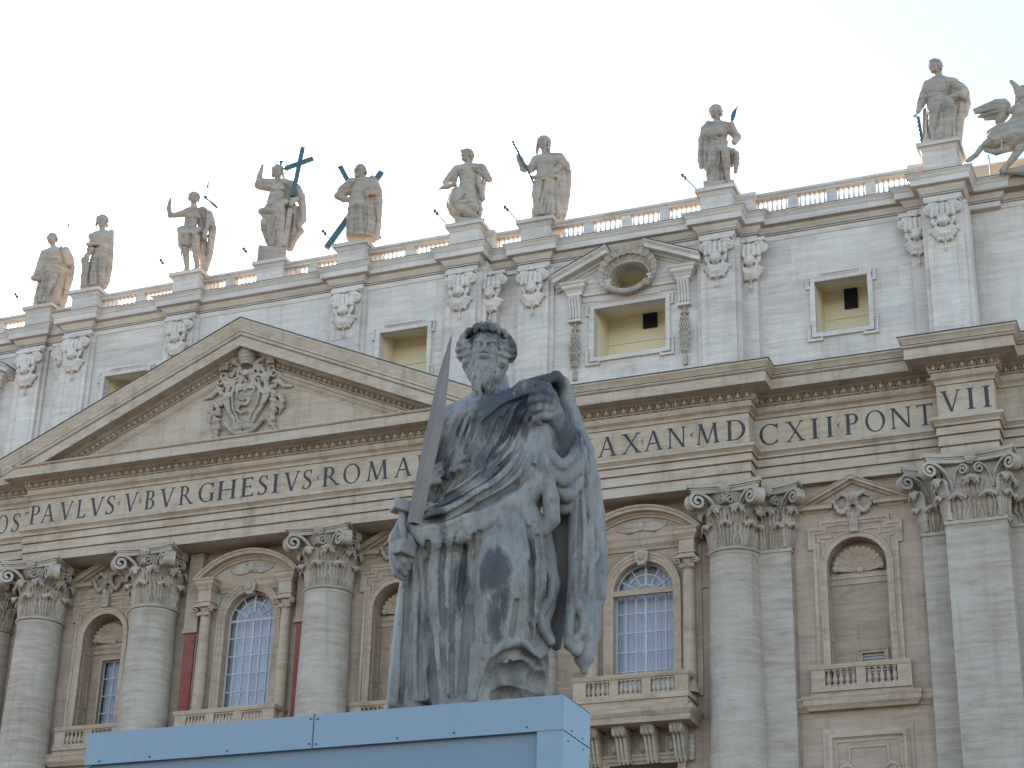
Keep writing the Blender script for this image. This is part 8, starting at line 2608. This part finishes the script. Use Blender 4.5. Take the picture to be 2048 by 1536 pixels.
['g',[[-0.323,2.599,0.018],[-0.345,1.992,0.037],[-0.321,1.139,0.037],[-0.297,0.417,0.022]],0,0.015],
['r',[[-0.247,2.602,0.027],[-0.269,1.944,0.054],[-0.263,1.141,0.054],[-0.256,0.419,0.032]],0.45,0.02],
['r',[[0.573,2.821,0.023],[0.673,2.041,0.047],[0.671,1.241,0.028]],0.45,0.02],
['g',[[0.62,2.834,0.017],[0.719,2.075,0.033],[0.71,1.243,0.02]],0,0.015],
['r',[[0.674,2.848,0.023],[0.772,2.113,0.047],[0.753,1.244,0.028]],0.45,0.02],
['g',[[0.725,2.862,0.017],[0.822,2.149,0.033],[0.794,1.245,0.02]],0,0.015],
['r',[[0.779,2.876,0.023],[0.874,2.188,0.047],[0.838,1.247,0.028]],0.45,0.02],
['r',[[-0.054,4.558,0.017],[-0.122,4.208,0.033],[-0.238,3.826,0.02]],0.45,0.02],
['g',[[-0.096,4.549,0.012],[-0.165,4.199,0.024],[-0.278,3.821,0.014]],0,0.015],
['r',[[-0.139,4.539,0.017],[-0.209,4.19,0.033],[-0.317,3.816,0.02]],0.45,0.02],
['g',[[-0.189,4.528,0.012],[-0.261,4.179,0.024],[-0.364,3.81,0.014]],0,0.015],
['r',[[-0.244,4.516,0.017],[-0.318,4.167,0.033],[-0.415,3.803,0.02]],0.45,0.02],
['g',[[-0.299,4.504,0.012],[-0.374,4.155,0.024],[-0.465,3.796,0.014]],0,0.015],
['r',[[-0.35,4.493,0.017],[-0.426,4.143,0.033],[-0.512,3.79,0.02]],0.45,0.02],
['r',[[1.336,3.359,0.023],[1.335,2.767,0.047],[1.323,1.97,0.028]],0.45,0.02],
['g',[[1.376,3.361,0.015],[1.381,2.768,0.03],[1.368,1.971,0.018]],0,0.015],
['r',[[1.429,3.363,0.023],[1.441,2.771,0.047],[1.428,1.973,0.028]],0.45,0.02],
['g',[[1.469,3.364,0.015],[1.487,2.772,0.03],[1.473,1.975,0.018]],0,0.015],
['r',[[1.522,3.366,0.023],[1.548,2.774,0.047],[1.533,1.977,0.028]],0.45,0.02],
['r',[[1.246,4.793,0.02],[1.384,4.072,0.04],[1.413,3.392,0.024]],0.45,0.02],
['g',[[1.276,4.677,0.013],[1.417,4.015,0.027],[1.456,3.337,0.016]],0,0.015],
['r',[[1.306,4.562,0.02],[1.449,3.959,0.04],[1.498,3.283,0.024]],0.45,0.02],
['r',[[0.317,4.63,0.023],[0.199,4.228,0.047],[0.042,3.736,0.028]],0.45,0.02],
['g',[[0.404,4.707,0.017],[0.262,4.307,0.033],[0.077,3.747,0.02]],0,0.015],
['r',[[0.492,4.785,0.023],[0.325,4.386,0.047],[0.112,3.757,0.028]],0.45,0.02],
['r',[[-1.037,2.126,0.023],[-1.032,1.255,0.047],[-1.038,0.427,0.028]],0.45,0.02],
['g',[[-0.989,2.16,0.015],[-0.979,1.256,0.03],[-0.979,0.429,0.018]],0,0.015],
['r',[[-0.935,2.198,0.023],[-0.92,1.258,0.047],[-0.911,0.432,0.028]],0.45,0.02],
['g',[[-0.884,2.235,0.015],[-0.864,1.26,0.03],[-0.847,0.434,0.018]],0,0.015],
['r',[[-0.83,2.273,0.023],[-0.804,1.262,0.047],[-0.78,0.436,0.028]],0.45,0.02],
['g',[[-0.783,2.308,0.015],[-0.752,1.264,0.03],[-0.72,0.438,0.018]],0,0.015],
['r',[[-0.465,4.527,0.027],[-0.551,4.2,0.033],[-0.608,3.855,0.033]],0.5,0.02],
['r',[[-0.546,4.431,0.027],[-0.617,4.083,0.033],[-0.666,3.739,0.027]],0.5,0.02],
['g',[[-0.505,4.472,0.02],[-0.576,4.123,0.027],[-0.634,3.816,0.027]],0,0.015],
['r',[[-0.558,4.009,0.033],[-0.562,3.78,0.04],[-0.612,3.627,0.033]],0.4,0.02],
['r',[[0.789,5.09,0.033],[0.506,4.922,0.04],[0.227,4.677,0.04],[0.02,4.452,0.033]],0.4,0.02],
['g',[[0.508,4.86,0.027],[0.229,4.6,0.033],[-0.012,4.358,0.027]],0,0.015]],'head':[-0.001,5.714,-0.201,0.717],'blade':[[-0.893,2.769,0.104],[-0.848,3.12,0.104],[-0.742,3.828,0.107],[-0.665,4.307,0.107],[-0.604,4.863,0.084],[-0.556,5.254,0.05],[-0.517,5.531,0.02],[-0.493,5.651,0.003]],'by':-0.817,'guard':[[-1.085,3.068],0.114],'pommel':[[-1.02,2.462],0.121],'hy':-0.657,'scroll':[[0.684,3.259,-0.75],[0.775,2.962,-0.911],0.114]}
# ---------------------------------------------------------------- the big foreground statue
def marble():
    m, nt, b = newmat("weathered_grey_marble")
    v = coords(nt, False)
    n1 = noise(nt, v, 1.1, (1, 1, 0.6), 6, 0.6)
    c = ramp(nt, n1, [(0.3, (0.15, 0.138, 0.128)), (0.52, (0.245, 0.222, 0.20)), (0.75, (0.33, 0.295, 0.26))])
    # fine pits and lichen
    n2 = noise(nt, v, 7.0, (1, 1, 0.45), 8, 0.75)
    c = mixc(nt, c, (0.085, 0.08, 0.08), ramp(nt, n2, [(0.46, 0.0), (0.70, 0.6)]))
    # warm ochre film
    n4 = noise(nt, v, 1.6, (1, 1, 0.5), 5, 0.6)
    c = mixc(nt, c, (0.30, 0.235, 0.175), ramp(nt, n4, [(0.52, 0.0), (0.72, 0.5)]))
    # black crust: patches where rain has run, with ragged vertical streaks
    sep = nt.nodes.new("ShaderNodeSeparateXYZ")
    nt.links.new(v, sep.inputs[0])
    n3 = noise(nt, v, 2.6, (1.0, 1.0, 0.32), 9, 0.72, 0.4)
    def blob(px, pz, rx, rz, s):
        def mth(op, a, bb=None):
            n = nt.nodes.new("ShaderNodeMath")
            n.operation = op
            for i, q in enumerate((a, bb)):
                if q is None:
                    continue
                if isinstance(q, (int, float)):
                    n.inputs[i].default_value = q
                else:
                    nt.links.new(q, n.inputs[i])
            return n.outputs[0]
        dx = mth('DIVIDE', mth('SUBTRACT', sep.outputs[0], px), rx)
        dz = mth('DIVIDE', mth('SUBTRACT', sep.outputs[2], pz), rz)
        d = mth('SQRT', mth('ADD', mth('MULTIPLY', dx, dx), mth('MULTIPLY', dz, dz)))
        e = mth('MULTIPLY', mth('SUBTRACT', 1.0, d), s)
        return mth('MAXIMUM', e, 0.0), mth
    tot = None
    for q in ((0.28, 4.55, 0.62, 0.75, .42), (0.55, 4.85, .75, .45, .40), (0.05, 3.75, .55, .55, .22), (-.35, 3.15, .5, .22, .34), (-.62, 2.86, .22, .2, .5), (.22, 2.05, .28, .42, .46), (.30, 1.55, .22, .5, .34), (-.22, 2.1, .12, .95, .36), (.85, 5.35, .55, .42, .55), (-.62, 4.0, .35, .6, .22), (1.2, 4.3, .4, .5, .2), (-.1, 5.95, .3, .25, .35), (.45, 5.75, .2, .35, .4)):
        o, mth = blob(*q)
        tot = o if tot is None else mth('MAXIMUM', tot, o)
    mask = mth('ADD', n3, tot)
    fac = ramp(nt, mask, [(0.54, 0.0), (0.68, 0.78), (0.95, 0.92)])
    c = mixc(nt, c, (0.035, 0.036, 0.042), fac)
    # pale washed streaks
    n5 = noise(nt, v, 3.4, (1.6, 1.6, 0.14), 6, 0.7)
    c = mixc(nt, c, (0.38, 0.35, 0.325), ramp(nt, n5, [(0.60, 0.0), (0.72, 0.45)]))
    nt.links.new(c, b.inputs['Base Color'])
    b.inputs['Roughness'].default_value = 0.72
    b.inputs['Specular IOR Level'].default_value = 0.3
    bp = nt.nodes.new("ShaderNodeBump")
    bp.inputs['Strength'].default_value = 0.35
    bp.inputs['Distance'].default_value = 0.02
    nt.links.new(n2, bp.inputs['Height'])
    nt.links.new(bp.outputs[0], b.inputs['Normal'])
    return m
M['marble'] = marble()
M['blade'] = flat("brown_oxidised_blade", (0.17, 0.125, 0.10), 0.45, 0.35, 0.35, 2.2)

def big_statue():
    d = PAUL
    root = thing('marble_statue', 'huge bearded marble statue holding a sword and gathering its cloak, in front of the church', 'statue', d['root'], d['rz'])
    lo, hi = bounds(d['body'] + d['cloth'])
    lo[2] = -.02
    cl = Sculpt(lo, hi, 0.019)
    ops = d['cloth']
    apply(cl, None, [o for o in ops if o[0] in 'ces'], 3)
    for o in ops:
        if o[0] == 'r':
            ridge(cl, o[1], o[2], o[3], 8)
    for o in ops:
        if o[0] == 'g':
            groove(cl, [[q[0], q[1], q[2] * 1.15] for q in o[1]], o[3], 8, 0.5)
    cl.roughen(0.004, 9.0, 2)
    x, z, y, H = d['head'][0], d['head'][1], d['head'][2], d['head'][3]
    # lower hem reaches the base
    cl.build('robe', M['marble'], root)
    b0, b1 = bounds(d['body'] + [['h', [x, y, z], H, 0, 0, 0, 0, 0]])
    sk = Sculpt(b0, b1, 0.015)
    hr = Sculpt((x - 1.0 * H, y - 1.0 * H, z - 1.45 * H), (x + 1.0 * H, y + .9 * H, z + .95 * H), 0.0125)
    apply(sk, None, d['body'], 4)
    head_sculpt(sk, hr, (x, y, z), H, -4, 1, 6, 'paul', 1.02, 12, True)
    sk.build('body', M['marble'], root)
    hr.build('hair', M['marble'], root)
    # sword: two-faced blade with a ridge, block guard and pommel
    sw = node('sword', root)
    yb = d['by']
    L = []
    for i, (px, pz, w) in enumerate(d['blade']):
        a = d['blade'][max(0, i - 1)]
        c = d['blade'][min(len(d['blade']) - 1, i + 1)]
        t = np.array([c[0] - a[0], c[1] - a[1]])
        t /= np.linalg.norm(t)
        n = np.array([t[1], -t[0]])
        L.append([(px - n[0] * w, yb, pz - n[1] * w), (px - n[0] * w * .1, yb - w * .62, pz - n[1] * w * .1), (px + n[0] * w, yb, pz + n[1] * w), (px, yb + w * .5, pz)])
    MB().grid(L, False, True).build('blade', M['blade'], sw)
    ax = np.array([d['blade'][2][0] - d['blade'][0][0], 0, d['blade'][2][1] - d['blade'][0][1]])
    ang = math.atan2(ax[0], ax[2])
    for nm, (p, w), hs in (('guard', d['guard'], (1.2, 1.0, .75)), ('pommel', d['pommel'], (1.05, 1.0, .85))):
        s = Sculpt((p[0] - .4, d['hy'] - .4, p[1] - .4), (p[0] + .4, d['hy'] + .4, p[1] + .4), 0.015)
        s.box((p[0], d['hy'], p[1]), np.array(hs) * w, .01, .02, rotm(0, 0, .35) @ rotm(0, ang, 0) if nm == 'guard' else rotm(0, ang, 0) @ rotm(0, 0, .7))
        s.build(nm, M['marble'], sw)
    MB().tube([(d['guard'][0][0], d['hy'], d['guard'][0][1]), (d['pommel'][0][0], d['hy'], d['pommel'][0][1])], .055, 10).build('grip', M['marble'], sw, True)
    # rolled scroll
    (a, ya), (b, yb2), w = [[d['scroll'][0][:2], d['scroll'][0][2]], [d['scroll'][1][:2], d['scroll'][1][2]], d['scroll'][2]]
    dep = F_depth = (ya, yb2)
    A = np.array([a[0], ya / 149.0, a[1]])
    B = np.array([b[0], yb2 / 149.0, b[1]])
    mb = MB()
    t = (B - A) / np.linalg.norm(B - A)
    u = np.cross(t, (0, 1, 0))
    u /= np.linalg.norm(u)
    v = np.cross(t, u)
    rows = []
    for q, r_q in ((0, .6), (0.02, 1.0), (1.0, 1.0), (1.0, .66), (0.35, .62)):
        rows.append([A + (B - A) * q + (u * math.cos(k) + v * math.sin(k)) * w * r_q for k in np.linspace(0, 2 * math.pi, 24, endpoint=False)])
    mb.grid(rows, False, True)
    mb.f.append(tuple(range(len(mb.v) - 24, len(mb.v))))
    mb.build('scroll', M['marble'], root, 0.7)
    s = MB()
    s.box(-1.02, 1.02, -.85, 1.0, -.30, .03)
    s.build('statue_base', M['marble'], root).rotation_euler = (0, 0, -d['rz'])
    return root
big_statue()
ped = thing('stone_pedestal', 'plain stone pedestal under the huge marble statue, behind the blue grey hoarding', 'pedestal', (37.2, -56.4, 0.4))
MB().box(-1.15, 1.15, -.98, 1.0, 0, 7.58).build('pedestal_block', M['dado'], ped)

# blue-grey hoarding round the pedestal
def panel_mat(name, col):
    m, nt, b = newmat(name)
    v = coords(nt)
    n = noise(nt, v, 0.8, (1, 1, 1), 5, 0.6)
    c = mixc(nt, [x * 0.94 for x in col], [x * 1.05 for x in col], n)
    n2 = noise(nt, v, 5.0, (1.5, 1.5, .12), 6, .7)
    c = mixc(nt, c, [x * 0.72 for x in col], ramp(nt, n2, [(0.58, 0.0), (0.8, 0.4)]))
    nt.links.new(c, b.inputs['Base Color'])
    b.inputs['Roughness'].default_value = 0.5
    return m
M['board'] = panel_mat("blue_grey_board", (0.205, 0.25, 0.29))
M['board2'] = panel_mat("blue_grey_panel", (0.155, 0.19, 0.225))
hd = thing('hoarding', 'pale blue grey boarded hoarding with screwed fascia at the foot of the huge statue', 'hoarding', (35.4, -57.2, 0.4))
X0, X1, Y0, Y1, Z0 = -3.54, 3.49, -0.50, 0.49, 8.09
zb = Z0 - 0.445
for a, b in ((X0, -0.035), (-0.02, X1 - 0.028)):
    MB().box(a, b, Y0, Y0 + 0.028, zb, Z0).build('fascia_board', M['board'], hd)
MB().box(X1 - 0.026, X1, Y0 + 0.0, Y1, zb, Z0 - .001).build('fascia_board', M['board'], hd)
MB().box(X0, X0 + 0.026, Y0 + 0.03, Y1, zb, Z0 - .001).build('fascia_board', M['board'], hd)
MB().box(X0 + .06, X1 - .36, Y0 + 0.09, Y0 + 0.12, 0, zb + .1).build('panel', M['board2'], hd)
MB().box(X1 - .358, X1 - .012, Y0 + 0.012, Y0 + 0.05, 0, zb + .002).build('corner_post', M['board'], hd)
MB().box(X1 - .05, X1 - .012, Y0 + 0.052, Y1, 0, zb - .006).build('side_panel', M['board'], hd)
MB().box(X0 + .012, X0 + .05, Y0 + 0.052, Y1, 0, zb - .006).build('side_panel', M['board'], hd)
MB().box(X0 + .05, X1 - .05, Y1 - .09, Y1 - .05, Z0 - .5, Z0 - .4).build('rear_rail', M['iron'], hd)
MB().box(-0.034, -0.021, Y0 - .004, Y0 + 0.02, zb, Z0 + .02).build('joint_strip', M['iron'], hd)
MB().box(X1 - .03, X1 + .004, Y0 + .03, Y1 + .01, Z0, Z0 + .012).build('edge_trim', M['iron'], hd)
for x, z in ((-.075, Z0 - .05), (.03, Z0 - .06), (-.075, zb + .06), (.03, zb + .05), (-2.5, zb + .05), (2.0, zb + .06), (1.2, zb + .05), (3.0, zb + .06), (-1.3, zb + .05), (-3.3, zb + .04)):
    MB().lathe([(.001, 0), (.012, .002), (.014, .006), (.013, .01), (.001, .012)], (0, 0, 0), 8).build('screw', M['iron'], hd, None, (x, Y0 - .002, z)).rotation_euler = (R(90), 0, 0)
for y, z in ((-.2, zb + .05), (.2, zb + .05), (-.3, zb - .1), (.25, zb - .08)):
    MB().lathe([(.001, 0), (.012, .002), (.014, .006), (.013, .01), (.001, .012)], (0, 0, 0), 8).build('screw', M['iron'], hd, None, (X1 - .002 if z > zb else X1 - .014, y, z)).rotation_euler = (0, R(90), 0)
